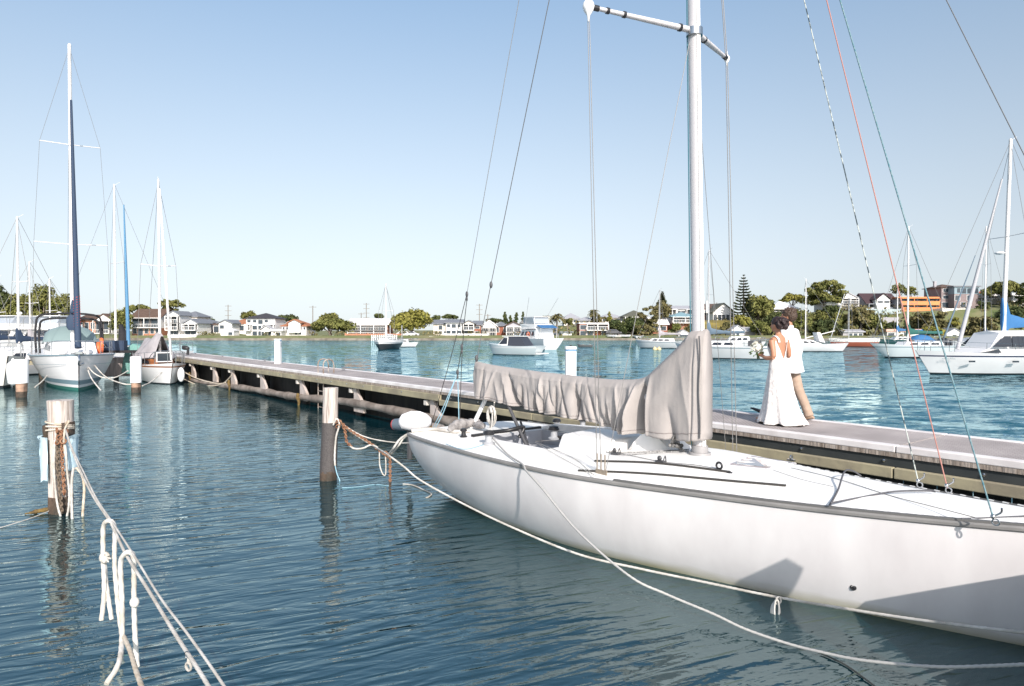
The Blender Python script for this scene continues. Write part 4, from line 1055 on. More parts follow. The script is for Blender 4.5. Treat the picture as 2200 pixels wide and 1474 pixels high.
def add_mast(root, x, z0, top, r, L, B, fb, spr=1, m=SPAR, boom=None, cover=None, jib=None, jibm=None, stay=True, sprw=None, coverh=.35, lean=0.0, bowx=None, wr=.012, jr=.07):
    q = MB(); q.tube([(x, 0, z0), (x + lean, 0, top)], [r, r * .75], 10); q.ball((x + lean, 0, top), r * .8, r * .8, r * 1.2); q.tube([(x + lean, 0, top), (x + lean - .35, .05, top + .25)], .012, 5)
    ms = q.build('mast', m, root, 50); tips = []
    for k in range(spr):
        z = z0 + (top - z0) * (k + 1) / (spr + 1) * (1.05 if spr == 1 else 1); w_ = (sprw or B * .36) * (1 - .18 * k); tips.append((z, w_))
        s_ = MB(); s_.tube([(x - .15, -w_, z + .06), (x, 0, z), (x - .15, w_, z + .06)], .022, 6); s_.build('spreader', m, ms)
    bx = bowx if bowx is not None else L * .48
    for side in (-1, 1):
        pts = [(x - .15, side * B * .46, fb)] + [(x - .15, side * w_, z + .06) for z, w_ in tips] + [(x + lean, 0, top - .1)]
        s_ = MB(); s_.tube(pts, wr, 5); s_.build('shroud', WIRE, root)
    s_ = MB(); s_.tube([(bx, 0, fb * 1.2), (x + lean + .05, 0, top - .1)], wr, 5); s_.build('forestay', WIRE, root)
    if stay: s_ = MB(); s_.tube([(-L * .48, 0, fb), (x + lean - .05, 0, top)], wr, 5); s_.build('backstay', WIRE, root)
    if boom:
        zb = z0 + .75 if boom is True else boom; bl = L * .38
        s_ = MB(); s_.tube([(x, 0, zb), (x - bl, 0, zb)], .05, 8); s_.build('boom', m, root)
        if cover:
            s_ = MB(); rg = []
            for i in range(19):
                t = i / 18; h = coverh * (.35 + .65 * math.exp(-((1 - t) * 4.2) ** 1.3)) + .02 * math.sin(i * 2.3); cx = x + .12 - bl * 1.02 * (1 - t)
                if t > .93: h = coverh * 1.9
                rg.append([(cx, (.12 + .02 * math.sin(i * 1.7)) * math.cos(2 * math.pi * j / 10), zb + h * .42 + h * .72 * math.sin(2 * math.pi * j / 10)) for j in range(10)])
            s_.rings(rg); s_.build('sail_cover', cover, root, 50)
    if jib:
        z1 = z0 + (top - z0) * jib; zs0 = fb * 1.25
        a = Vector((bx, 0, zs0)); b = Vector((x + lean + .05, 0, top - .1)); f1 = (z1 - zs0) / (b.z - zs0)
        s_ = MB(); pts = [a.lerp(b, f1 * i / 16) for i in range(17)]; s_.tube(pts, [jr * (1.25 - .75 * i / 16) for i in range(17)], 8); s_.build('furled_jib', jibm, root, 60)
    return ms
def rails(root, L, B, fb, bw, zg, h=.6, aft=True, mid=True, r=.014):
    def pt(t, sd, z): return Vector((-L / 2 + L * t, sd * bw(t) * .93, zg(t) + z))
    q = MB(); q.tube(spline([pt(.80, -1, .55 * h), pt(.86, -1, h), pt(.97, -1, h), (L * .53, 0, zg(1) + h), pt(.97, 1, h), pt(.86, 1, h), pt(.80, 1, .55 * h)], 4), r, 6)
    for t in (.86, .97):
        for s_ in (-1, 1): q.tube([pt(t, s_, 0), pt(t, s_, h)], r, 5)
    q.build('pulpit', STEEL, root)
    if aft:
        q = MB(); q.tube(spline([pt(.14, -1, .5 * h), pt(.12, -1, h), pt(.01, -1, h), pt(.01, 1, h), pt(.12, 1, h), pt(.14, 1, .5 * h)], 4), r, 6)
        for t in (.12, .01):
            for s_ in (-1, 1): q.tube([pt(t, s_, 0), pt(t, s_, h)], r, 5)
        q.build('pushpit', STEEL, root)
    if mid:
        for s_ in (-1, 1):
            q = MB(); q.tube([pt(t, s_, h) for t in (.12, .3, .45, .6, .75, .86)], r * .5, 5); q.tube([pt(t, s_, h * .5) for t in (.12, .3, .45, .6, .75, .86)], r * .5, 5)
            for t in (.3, .45, .6, .73): q.tube([pt(t, s_, 0), pt(t, s_, h)], r * .8, 5)
            q.build('lifeline', STEEL, root)
def cabin(root, L, B, fb, x0, x1, h, wf=.62, wins=4, slope=.5, m=CABW, name='cabin', z0=None, wm=WIN, wfz=(.35, .78), back=.1, taper=.86):
    z0 = fb * 1.0 if z0 is None else z0; w0 = B / 2 * wf
    q = MB()
    prof = [(x0, 0), (x0 + back, h), (x1 - slope, h * .96), (x1, 0)]
    rg = [[(x, -w0, z0 + z - .05) for x, z in prof], [(x0 + (x - x0) * 1.0, -w0 * taper, z0 + z) for x, z in prof], [(x, 0, z0 + z * 1.10) for x, z in prof], [(x, w0 * taper, z0 + z) for x, z in prof], [(x, w0, z0 + z - .05) for x, z in prof]]
    # sides lean inwards: build as box-like loft along y with a crowned top
    pts = []
    def P3(x, y, z): return (x, y, z0 + z)
    A = [P3(prof[0][0], -w0, -.06), P3(prof[3][0], -w0 * .8, -.06), P3(prof[3][0], w0 * .8, -.06), P3(prof[0][0], w0, -.06)]
    C = [P3(prof[1][0], -w0 * taper, h), P3(prof[2][0], -w0 * taper * .85, h * .96), P3(prof[2][0], w0 * taper * .85, h * .96), P3(prof[1][0], w0 * taper, h)]
    q.rings([A, C]); q.poly([C[0], C[1], (C[1][0], 0, C[1][2] + h * .1), (C[0][0], 0, C[0][2] + h * .1)]); q.poly([(C[0][0], 0, C[0][2] + h * .1), (C[1][0], 0, C[1][2] + h * .1), C[2], C[3]])
    q.poly([C[1], C[2], (C[1][0], 0, C[1][2] + h * .1)]); q.poly([C[3], C[0], (C[0][0], 0, C[0][2] + h * .1)])
    cb = q.build(name, m, root)
    if wins:
        for side in (-1, 1):
            a0, a1, c0, c1 = (A[0], A[1], C[0], C[1]) if side < 0 else (A[3], A[2], C[3], C[2])
            a0, a1, c0, c1 = map(Vector, (a0, a1, c0, c1))
            for k in range(wins):
                u0 = .08 + .84 * (k + .08) / wins; u1 = .08 + .84 * (k + .88) / wins
                f = lambda u, v: a0.lerp(a1, u).lerp(c0.lerp(c1, u), v) + Vector((0, side * .012, 0))
                w_ = MB(); w_.prism([f(u0, wfz[0]), f(u1, wfz[0]), f(u1 - .02, wfz[1]), f(u0 + .02, wfz[1])], (0, -side * .02, 0)); w_.build('window', wm, cb)
        f2 = lambda u, v: Vector(A[1]).lerp(Vector(A[2]), u).lerp(Vector(C[1]).lerp(Vector(C[2]), u), v) + Vector((.012, 0, .004))
    return cb
def hood(root, x, w, z0, h, m, ln=.9):
    q = MB(); rg = []
    for i in range(7):
        t = i / 6; a = math.pi * .5 * t; rg.append([(x + ln * .5 - ln * math.sin(a * .9) * 1.0, w * (1 - .1 * t) * math.cos(math.pi * j / 8), z0 + h * (.15 + .85 * math.sin(a) ** .7) * math.sin(math.pi * j / 8) ** .5) for j in range(9)])
    q.rings(rg, cap=False, closed=False); q.build('sprayhood', m, root, 60)
def boat_root(name, px, py, head, lab, cat, group=None):
    p = P(px, py, 0); return empty(name, p, R(head), lab, cat, group), p.y
GM = 'boats lying on moorings in the bay'
def yacht(name, px, py, head, L, B, fb, lab, topm=HW, bands=((-.3, .06, BOOTB),), cab=None, mast=None, rail=True, cat='sailboat', group=GM, stern=.7, **kw):
    root, dep = boat_root(name, px, py, head, lab, cat, group)
    q, mats, bw, zg = hull_at(L, B, fb, stern=stern, topm=topm, bands=list(bands), **kw)
    q.build('hull', mats, root, 45)
    if cab:
        for c in cab: cabin(root, L, B, fb, **c)
    if mast:
        mt = dict(mast); top = D(px, mt.pop('py'), dep).z
        add_mast(root, mt.pop('x'), mt.pop('z0'), top, mt.pop('r'), L, B, fb, **mt)
    if rail: rails(root, L, B, fb, bw, zg, r=.014 + dep * .00012)
    return root, dep, bw, zg

# -- far moorings
wr_ = .022
r1, *_ = yacht('sailboat', 833, 750, 262, 8.5, 3.0, .95, 'dark-hulled white-decked sloop seen end-on in mid bay', HDK, ((.8, 1.3, HW),), cab=[dict(x0=-1.8, x1=2.2, h=.55, wins=2)], mast=dict(py=612, x=.8, z0=1.2, r=.08, spr=1, boom=True, cover=CABW, wr=wr_), sheer=.15)
for sx in (-.9, .9):
    q = MB(); q.tube([(-3.9, sx, 1), (-3.9, sx, 3.4)], .06, 6); q.build('davit_post', SPARG, r1)
yacht('sailboat', 861, 745.5, 200, 5.4, 2.0, .7, 'little white mastless yacht beside the dark-hulled sloop', HW, cab=[dict(x0=-1.2, x1=1.6, h=.5, wins=2)], rail=True)
# sport cruiser with a black cover
r2, dep, bw, zg = yacht('motor_cruiser', 1105, 762, 152, 6.6, 2.5, .95, 'white open cruiser with a black cover over its cockpit, bow to the left', HPALE, ((.75, .86, HW), (-.3, .05, BOOTB)), rail=False, cat='motorboat', stern=.92, full=.35, sheer=.3)
q = MB(); w_ = 1.02
q.rings([[(-1.9, -w_, .95), (.3, -w_, 1.0), (.3, w_, 1.0), (-1.9, w_, .95)], [(-1.2, -w_ * .85, 1.95), (.2, -w_ * .85, 2.0), (.2, w_ * .85, 2.0), (-1.2, w_ * .85, 1.95)]]); q.build('cockpit_cover', mat('charcoal vinyl', (.035, .04, .055), .6), r2)
q = MB(); q.rings([[(.3, -w_, 1.0), (1.7, -w_ * .8, 1.0), (1.7, w_ * .8, 1.0), (.3, w_, 1.0)], [(.3, -w_ * .84, 1.98), (.8, -w_ * .74, 1.98), (.8, w_ * .74, 1.98), (.3, w_ * .84, 1.98)]]); q.build('cabin', CABW, r2)
for s_ in (-1, 1):
    q = MB(); q.prism([(.38, s_ * 1.0, 1.2), (1.45, s_ * .86, 1.15), (.86, s_ * .80, 1.85), (.38, s_ * .90, 1.85)], (0, s_ * .02, 0)); q.build('window', WIN, r2)
q = MB(); q.box(-3.7, -3.1, -1.0, 1.0, .12, .22); q.build('swim_platform', CABW, r2)
q = MB(); q.box(-1.3, 1.0, -.95, .95, 2.0, 2.06); q.build('roof', CABW, r2)
# flybridge cruiser
r3, dep, bw, zg = yacht('flybridge_cruiser', 1146, 750, 120, 10.5, 3.6, 1.5, 'tall white flybridge cruiser with blue dodger behind the covered cruiser', HW, ((-.3, .08, BOOTB),), rail=True, cat='motorboat', stern=.93, full=.35, sheer=.3)
cabin(r3, 10.5, 3.6, 1.5, -3.0, 2.4, 1.3, wf=.86, wins=4, slope=1.0, wfz=(.35, .8))
q = MB(); q.box(-2.9, 1.2, -1.5, 1.5, 2.86, 2.95); q.prism([(-2.6, -1.35, 2.95), (1.0, -1.35, 2.95), (1.3, -1.2, 3.6), (-2.6, -1.35, 3.5)], (0, 2.7, 0)); q.build('flybridge', CABW, r3)
q = MB(); q.prism([(-2.2, -1.25, 3.6), (.7, -1.25, 3.6), (.5, -1.15, 4.5), (-2.0, -1.15, 4.5)], (0, 2.5, 0)); q.build('clear_curtain', CLEAR, r3)
q = MB(); q.box(-2.3, .8, -1.3, 1.3, 4.5, 4.58); 
for x in (-2.2, .6):
    for y in (-1.2, 1.2): q.tube([(x, y, 3.5), (x, y, 4.5)], .035, 6)
q.build('bimini', CABW, r3)
q = MB(); q.prism([(-4.1, -1.35, 3.0), (-2.9, -1.35, 3.35), (-2.9, -1.35, 3.42), (-4.1, -1.35, 3.07)], (0, 2.7, 0)); q.build('dodger', BLUEC, r3)
q = MB(); q.tube([(-4.0, -1.3, 1.5), (-4.0, -1.3, 3.0)], .04, 6); q.tube([(-4.0, 1.3, 1.5), (-4.0, 1.3, 3.0)], .04, 6); q.build('dodger_post', STEEL, r3)
for y in (-1.3, 1.3):
    q = MB(); q.tube([(.2, y, 3.0), (-3.2 + (y > 0) * 1.0, y * 1.6, 7.2)], .03, 5); q.build('outrigger', SPARG, r3)
for s_ in (-1, 1):
    q = MB(); q.tube([(3.0, s_ * 1.0, 2.4), (1.2, s_ * 1.3, 2.4)], .02, 5); q.torus((-1.2, s_ * 1.62, 2.15), .28, .06, axis=(0, 1, 0)); q.build('life_ring', ORNG, r3, 50)
# dinghy
r4, *_ = boat_root('dinghy', 1257, 746, 175, 'small empty aluminium dinghy afloat between the pedestal and the far shore', 'dinghy')
q, mats, bw, zg = hull_at(2.6, 1.2, .38, stern=.85, topm=mat('dinghy grey', (.20, .20, .20), .5, .3)); 
q.build('hull', mats, r4, 45); q = MB(); q.box(-.9, -.7, -.5, .5, .36, .42); q.box(.2, .4, -.45, .45, .36, .42); q.build('seat', mat('thwart', (.5, .42, .33), .7), r4)
for i, px in enumerate((1407, 1416)):
    q = MB(); p = P(px, 752, 0); q.ball(p + Vector((0, 0, .1)), .3, .3, .3, 14, 10); q.tube([p + Vector((0, 0, .3)), p + Vector((0, 0, .5))], .04, 6); o = q.build('mooring_buoy', mat('buoy yellow', (.62, .50, .28), .5), None, 60)
    tag(o, ['left of the two yellow buoys below the small white sloop', 'right of the two yellow buoys below the small white sloop'][i], 'buoy', 'pair of mooring buoys')
# right of centre
yacht('sailboat', 1424, 748, 150, 8.6, 2.9, 1.0, 'small white sloop moored just left of the keelboat mast, stern to the right', HW, ((-.3, .07, BOOTB), (.86, .93, STRB)), cab=[dict(x0=-1.6, x1=2.0, h=.45, wins=3)], mast=dict(py=622, x=.5, z0=1.3, r=.075, spr=1, boom=True, cover=GREYC, wr=wr_, coverh=.6, m=SPARG), stern=.75)
r5, dep, bw, zg = yacht('sailboat', 1549, 770, 148, 9.0, 3.1, 1.15, 'white yacht with slate sail cover and rounded white transom, right of the keelboat mast', HW, ((-.3, .08, BOOTB), (.98, 1.06, STRB)), cab=[dict(x0=-1.8, x1=2.4, h=.5, wins=3)], mast=dict(py=537, x=1.2, z0=1.4, r=.085, spr=1, boom=2.4, cover=SLATE, wr=.015, coverh=.55, m=SPARG), stern=.72, over=-.02)
q = MB(); q.box(-3.6, -2.6, -.5, .5, 1.2, 1.7); q.build('cockpit_clutter', DARKG, r5)
yacht('motor_cruiser', 1588, 747, 170, 7.5, 2.6, .9, 'low white motorboat half hidden behind the slate-covered yacht', HW, ((-.3, .07, BOOTB),), cab=[dict(x0=-1.5, x1=1.9, h=.8, wins=3)], cat='motorboat', stern=.9)
r6, dep, bw, zg = yacht('sailboat', 1752, 755, -3, 8.2, 2.8, .85, 'white trailer yacht beside the groom, bow to the right, with dark cabin windows', HW, ((-.3, .07, BOOTB),), cab=[dict(x0=-2.9, x1=.9, h=.62, wins=3, slope=1.6)], mast=dict(py=600, x=-1.25, z0=1.45, r=.08, spr=1, wr=.014, stay=False), stern=.85)
q = MB(); q.tube([(-1.2, 0, 1.7), (2.4, .1, 2.6)], .06, 6); q.build('boom', SPAR, r6)
q = MB(); q.rings([[(.2, -.9, 1.3), (.9, -.8, 1.1), (.9, .8, 1.1), (.2, .9, 1.3)], [(-.1, -.75, 2.4), (.3, -.7, 2.4), (.3, .7, 2.4), (-.1, .75, 2.4)]]); q.build('sprayhood', CABW, r6)
r7, dep, bw, zg = yacht('sailboat', 1834, 745, 178, 8.0, 2.4, .85, 'red-brown wooden sloop with white deck, moored ahead of the trailer yacht', HRED, ((-.3, .06, BOOTB), (.78, 1.4, HCREAM)), cab=[dict(x0=-1.0, x1=1.7, h=.5, wins=2)], mast=dict(py=636, x=.8, z0=1.1, r=.075, spr=2, wr=wr_, m=SPARG), stern=.35)
q = MB(); q.tube([(3.8, 0, 1.0), (1.6, .2, 8.6)], .06, 6); q.build('furled_jib', SPARG, r7)
# ketch and the green boat behind it
r8b, dep, bw, zg = yacht('sailboat', 1945, 743, 178, 11.5, 3.2, 1.0, 'dark green yacht with white cabin, hidden partly behind the pale ketch', HGREEN, ((-.3, .05, BOOTB),), cab=[dict(x0=-3.4, x1=2.4, h=.55, wins=6)], mast=dict(py=609, x=1.4, z0=1.4, r=.1, spr=1, boom=2.6, cover=BLUEC, wr=wr_, coverh=.5), stern=.6)
r8, dep, bw, zg = yacht('sailboat', 1968, 768.5, 186, 9.6, 3.2, 1.15, 'pale teal yacht with green sail cover and blue tarpaulin, bow to the left', HPALE, ((-.3, .13, BOOTB), (1.02, 1.10, STRB)), cab=[dict(x0=-2.2, x1=1.9, h=.42, wins=3)], mast=dict(py=489, x=.9, z0=1.5, r=.1, spr=2, boom=2.35, cover=TEALC, wr=.015, coverh=.6), stern=.55, bow_rake=.22)
q = MB(); rg = []
for i in range(9):
    t = i / 8; rg.append([(.6 - 2.2 * t, .75 * math.cos(math.pi * j / 8), 1.45 + (.25 + .6 * math.sin(math.pi * (t * .9 + .05)) + .05 * math.sin(9 * t)) * math.sin(math.pi * j / 8)) for j in range(9)])
q.rings(rg, closed=False, cap=False); q.build('tarpaulin', BLUEC, r8, 60)
q = MB()
for k in range(10): q.box(-2.2 - .2 * k, -2.05 - .2 * k, -.9 + .3 * (k % 4), -.6 + .3 * (k % 4), 1.2, 1.5 + .2 * (k % 3))
q.build('deck_gear', DARKG, r8)
yacht('sailboat', 2106, 750, 175, 10.5, 3.2, 1.0, 'white yacht with navy covered boom behind the big motor sailer', HW, ((-.3, .08, BOOTB),), cab=[dict(x0=-2.2, x1=2.4, h=.6, wins=4)], mast=dict(py=488, x=-.6, z0=1.4, r=.12, spr=2, boom=2.2, cover=NAVY, wr=.018, coverh=.55, jib=.75, jibm=SLATE, jr=.11), stern=.7)
r9, dep, bw, zg = yacht('motor_sailer', 2172, 803, 183.5, 12.2, 4.0, 1.2, 'big white motor sailer with dark wraparound windows at the right edge, bow to the left', HW, ((-.3, .10, BOOTB), (1.08, 1.16, STRN)), mast=None, cat='sailboat', stern=.8, bow_rake=.10, sheer=.22)
cabin(r9, 12.2, 4.0, 1.2, -4.2, 3.4, .50, wf=.78, wins=0, slope=1.3)
cabin(r9, 12.2, 4.0, 1.2, -3.6, 2.55, 1.35, wf=.72, wins=0, slope=.95, name='wheelhouse')
for s_ in (-1, 1):
    for (xa, xb, xc, xd) in ((2.25, 1.5, 1.15, 1.15), (1.07, 1.07, -.55, -.55), (-.65, -.65, -2.9, -2.9)):
        q = MB(); q.prism([(xa, s_ * 1.40, 1.68), (xb, s_ * 1.30, 2.32), (xd, s_ * 1.32, 2.32), (xc, s_ * 1.42, 1.68)], (0, s_ * .06, 0)); q.build('window', WIN, r9)
    q = MB(); q.prism([(2.5, s_ * 1.3, 1.32), (3.1, s_ * 1.22, 1.30), (1.9, s_ * 1.36, 1.55), (1.7, s_ * 1.38, 1.32)], (0, s_ * .03, 0)); q.build('porthole', WIN, r9)
    for x in (1.1, 3.45):
        q = MB(); q.box(x, x + .38, s_ * bw(.5 + x / 12.2) * .985 - .02, s_ * bw(.5 + x / 12.2) * .985 + .02, .78, .88); q.build('porthole', WIN, r9)
q = MB(); lx = 5.0
for k in range(7):
    x = lx - .09 * k; q.tube(spline([(x, bw(.5 + x / 12.2) * .97 + .03, .93), (x - .03, bw(.5 + x / 12.2) * .97 + .03, 1.0 + .03 * (k % 3)), (x - .08, bw(.5 + x / 12.2) * .97 + .035, .94)], 4), .008, 5)
q.build('name_lettering', STRB, r9)
mx = (BI @ P(0, 800, 0)).x * 0 + (P(2172, 803, 0).x - D(2160, 700, dep).x)
top = D(2177, 303, dep).z
add_mast(r9, mx + .15, 1.9, top, .13, 12.2, 4.0, 1.2, spr=1, boom=2.95, cover=BLUEC, coverh=.8, lean=-.32, m=SPAR, stay=True, wr=.012, sprw=1.5)
q = MB(); a = Vector((mx + .35, 0, D(2163, 385, dep).z)); b = Vector((mx + 3.05, 0, 1.5)); q.tube([b, b.lerp(a, .3), a], [.12, .12, .05], 10); q.build('furled_jib', mat('grey sailcloth', (.38, .38, .40), .7), r9, 60)
q = MB(); q.ball((mx + .45, 0, D(2150, 544, dep).z), .28, .28, .1); q.build('radar_dome', CABW, r9, 60)

# -- marina on the left
GL = 'boats berthed in the marina on the left'
stem = P(168, 838, 0)
hd = -55.5
L1, B1 = 12.4, 3.7
c1 = stem - Vector((math.cos(R(hd)), math.sin(R(hd)), 0)) * L1 * .43
m1 = empty('sailboat', c1, R(hd), 'biggest white sloop with bow towards us, navy furled jib and green antifouling', 'sailboat', GL)
q, mats, bw, zg = hull_at(L1, B1, 1.45, stern=.8, topm=HW, bands=[(-.5, .14, ANTIG), (.26, .46, STRB)], bow_rake=.035, sheer=.10, full=.40); q.build('hull', mats, m1, 45)
q = MB(); 
for s_ in (-1, 1): q.tube([(-L1 / 2 + L1 * t, s_ * (bw(t) + .004), zg(t) - .02) for t in [i / 20 for i in range(21)]], .03, 6)
q.build('rubbing_strip', STRB, m1)
for s_ in (-1, 1):
    q = MB(); q.tube([(-L1 / 2 + L1 * t, s_ * bw(t) * (.985), zg(t) - .42) for t in [i / 20 for i in range(20)]], .008, 5); q.build('pinstripe', STRB, m1)
cabin(m1, L1, B1, 1.5, -3.6, 2.6, .55, wf=.66, wins=4, slope=1.3)
add_mast(m1, .9, 2.0, D(152, 84, 34).z, .105, L1, B1, 1.5, spr=2, m=SPAR, boom=3.0, cover=NAVY, coverh=.55, jib=.80, jibm=NAVY, jr=.11, sprw=1.55, wr=.008, bowx=5.6, lean=-.15)
rails(m1, L1, B1, 1.45, bw, zg, r=.016)
q = MB()
for s_ in (-1, 1): pass
for xx, ww, hh in ((-1.9, 1.35, 1.75), (-2.9, 1.5, 2.0)):
    q.tube(spline([(xx + .7, -ww, 1.5), (xx + .2, -ww, 1.5 + hh * .7), (xx, -ww * .75, 1.5 + hh), (xx, ww * .75, 1.5 + hh), (xx + .2, ww, 1.5 + hh * .7), (xx + .7, ww, 1.5)], 5), .055, 7)
q.build('dodger_frame', BLKC, m1, 60)
hood(m1, -2.0, 1.3, 1.95, .95, mat('dodger window', (.20, .27, .27), .35), 1.1)
q = MB(); q.rings([[(1.12 + r_ * .5 * math.cos(2 * math.pi * j / 12), r_ * math.sin(2 * math.pi * j / 12), z) for j in range(12)] for z, r_ in ((2.66, .18), (2.82, .28), (3.25, .28), (3.42, .16))]); q.build('halyard_bag', NAVY, m1, 60)
q = MB(); q.ball((1.1, 0, 3.62), .13, .13, .15); q.build('lamp_cover', NAVY, m1, 60)
q = MB()
for k in range(12):
    t = .052 + k * .0078; a = Vector((5.6, 0, 1.8)); b = Vector((.8, 0, D(152, 84, 34).z - .1)); c = a.lerp(b, t + .02); q.tube([c + Vector((.02, -.12, -.04)), c + Vector((.14, 0, 0)), c + Vector((.02, .12, .04))], .026, 5)
q.build('jib_lacing', mat('red lacing', (.5, .06, .05), .8), m1, 60)
q = MB(); q.prism([(5.5, -.25, 1.55), (6.35, -.12, 1.62), (6.35, .12, 1.62), (5.5, .25, 1.55)], (0, 0, .1)); q.tube(spline([(6.3, 0, 1.6), (6.45, .0, 1.35), (6.3, 0, 1.15), (6.1, .18, 1.2)], 4), .05, 7); q.build('anchor', STEEL, m1)
q = MB(); s0 = Vector((3.4, -1.1, 1.6)); 
for (x, y, z, r_) in ((2.9, -.5, 1.65, .3), (3.3, .5, 1.62, .28), (2.6, .2, 1.9, .25)): q.ball((x, y, z), r_, r_ * .8, r_ * .5)
q.build('deck_gear', CABW, m1, 60)
q = MB(); q.box(-2.2, -1.9, -bw(.33) - .02, -bw(.33) + .05, .95, 1.15); q.build('porthole', WIN, m1)
# cruisers behind
for (px, py, head, lab, s) in ((32, 757, 250, 'white flybridge cruiser at the far left edge behind the biggest sloop', 1.0), (120, 757, 262, 'white flybridge cruiser directly behind the biggest sloop', .95)):
    rr, dep, bw, zg = yacht('flybridge_cruiser', px, py, head, 11 * s, 3.9 * s, 1.55 * s, lab, HW, ((-.3, .1, BOOTB),), cat='motorboat', group=GL, stern=.9, full=.35)
    cabin(rr, 11 * s, 3.9 * s, 1.5 * s, -3.2, 2.2, 1.25, wf=.86, wins=3, slope=1.2)
    q = MB(); q.box(-3, 1.4, -1.6, 1.6, 2.76, 2.86); q.prism([(-2.6, -1.45, 2.86), (1.2, -1.45, 2.86), (1.5, -1.3, 3.5), (-2.6, -1.45, 3.4)], (0, 2.9, 0)); q.build('flybridge', CABW, rr)
    q = MB(); q.prism([(-2.3, -1.35, 3.5), (1.3, -1.3, 3.5), (.8, -1.2, 4.35), (-2.2, -1.25, 4.35)], (0, 2.6, 0)); q.build('clear_curtain', CLEAR, rr)
    q = MB(); q.box(-2.6, 1.2, -1.4, 1.4, 4.35, 4.45); q.build('hardtop', CABW, rr)
    q = MB(); q.ball((-.6, 0, 4.75), .32, .32, .2); q.tube([(-.6, 0, 4.4), (-.6, 0, 4.7)], .1, 8); q.build('radar_dome', CABW, rr, 60)
    for x in (1.72, 1.05):
        q = MB(); q.prism([(2.0, -1.4, 1.9), (1.35, -1.25, 2.6), (1.35, 1.25, 2.6), (2.0, 1.4, 1.9)], (.03, 0, .02)); 
    q.build('windscreen', WIN, rr)
# grey bow at the extreme left, with fender
rr, dep, bw, zg = yacht('sailboat', -38, 826, -40, 8.5, 3.0, 1.2, 'grey-white hull poking in at the left edge beside the fat sleeved pole', HCREAM, ((-.3, .12, BOOTB),), cab=[dict(x0=-2, x1=2, h=.5)], mast=None, group=GL)
q = MB(); c = D(28, 800, 29.5); q.rings([[c + Vector((r_ * math.cos(2 * math.pi * j / 12), r_ * math.sin(2 * math.pi * j / 12), z)) for j in range(12)] for z, r_ in ((-.55, .05), (-.45, .2), (0, .24), (.35, .22), (.5, .06), (.6, .03))]); o = q.build('fender', [TENB], None, 60); tag(o, 'long white boat fender hanging left of the fat sleeved pole', 'fender')
# sloop with the pale blue furled jib behind the timber finger
rr, dep, bw, zg = yacht('sailboat', 262, 790, 232, 9.5, 3.0, 1.05, 'low white sloop with pale blue furled jib and black sail cover behind the finger wharf', HW, ((-.3, .1, BOOTB),), cab=[dict(x0=-2.2, x1=1.8, h=.5, wins=3)], mast=dict(py=400, x=.4, z0=1.3, r=.08, spr=1, wr=.01, m=SPAR), group=GL)
zz = dep; p0 = D(276, 742, dep - 1.5); p1 = D(266, 440, dep)
q = MB(); mi_ = rr.matrix_basis.inverted() if False else (Matrix.Translation(rr.location) @ Matrix.Rotation(rr.rotation_euler.z, 4, 'Z')).inverted(); a = mi_ @ p0; b = mi_ @ p1; q.tube([a, a.lerp(b, .5), b], [.13, .10, .04], 8); q.build('furled_jib', mat('pale blue sailcloth', (.07, .20, .34), .7), rr, 60)
a = mi_ @ D(259, 745, dep); q = MB(); rg = []
for t, r_, dx in ((0, .18, 0), (.25, .36, .1), (.55, .34, .1), (.8, .20, .05), (1, .16, 0)): rg.append([a + Vector((r_ * math.cos(2 * math.pi * j / 10) - dx * 2, r_ * .7 * math.sin(2 * math.pi * j / 10), 1.6 * t)) for j in range(10)])
q.rings(rg); q.build('sail_cover', BLKC, rr, 60)
# small wooden sloop
p5 = P(352, 826, 0)
rr, dep, bw, zg = yacht('sailboat', 341, 819, -52, 6.4, 2.3, .85, 'small white wooden sloop with varnished cabin side and grey tarpaulin at the jetty end', HW, ((-.3, .05, BOOTB), (.83, .90, TEAK)), cab=[dict(x0=-1.6, x1=1.2, h=.36, wins=2, m=TEAK), dict(x0=-1.55, x1=.9, h=.44, wins=0, wf=.54)], mast=dict(py=390, x=.35, z0=1.1, r=.07, spr=1, wr=.010, m=SPAR), group=GL, stern=.5)
q = MB(); rg = []
for i in range(13):
    t = i / 12; x = .9 - 4.4 * t; h = 1.25 - .5 * abs(t - .2) + .12 * math.sin(9 * t); w_ = .15 + .95 * math.sin(math.pi * (t * .8 + .1))
    rg.append([(x, w_, 1.15 + .12 * math.sin(7 * t)), (x, w_ * .6, 1.15 + h * .45), (x, .06, 1.2 + h), (x, -.06, 1.2 + h), (x, -w_ * .6, 1.15 + h * .45), (x, -w_, 1.15 + .12 * math.cos(6 * t))])
q.rings(rg, closed=False, cap=False); q.build('tarpaulin', GREYC, rr, 60)
q = MB(); q.tube([(2.9, 0, 1.2), (.6, 0, D(335, 410, dep).z)], .055, 8); q.build('furled_jib', SPAR, rr)
q = MB(); q.box(1.3, 1.36, -.38, .38, 1.05, 1.55); q.build('hatch_frame', SPAR, rr); q = MB(); q.box(1.355, 1.37, -.32, .32, 1.1, 1.5); q.build('hatch_pane', GLASS, rr)
q = MB(); c = D(389, 805, dep - 2); q.ball(c, .17, .17, .36); o = q.build('fender', TENB, None, 60); tag(o, 'white fender between the wooden sloop and the jetty end', 'fender')
q = MB(); c0 = D(283, 768, dep + 2.2); q.prism([c0 + Vector((-.6, 0, -.9)), c0 + Vector((.45, .3, -.9)), c0 + Vector((.5, .3, .55)), c0 + Vector((0, .1, .75)), c0 + Vector((-.35, 0, .5))], (0, .5, 0)); o = q.build('tarpaulin_bundle', mat('sea green tarpaulin', (.16, .34, .31), .8, bump=.6, bscale=4), None); tag(o, 'sea green tarpaulin bundle behind the second white-sleeved pole', 'tarpaulin')
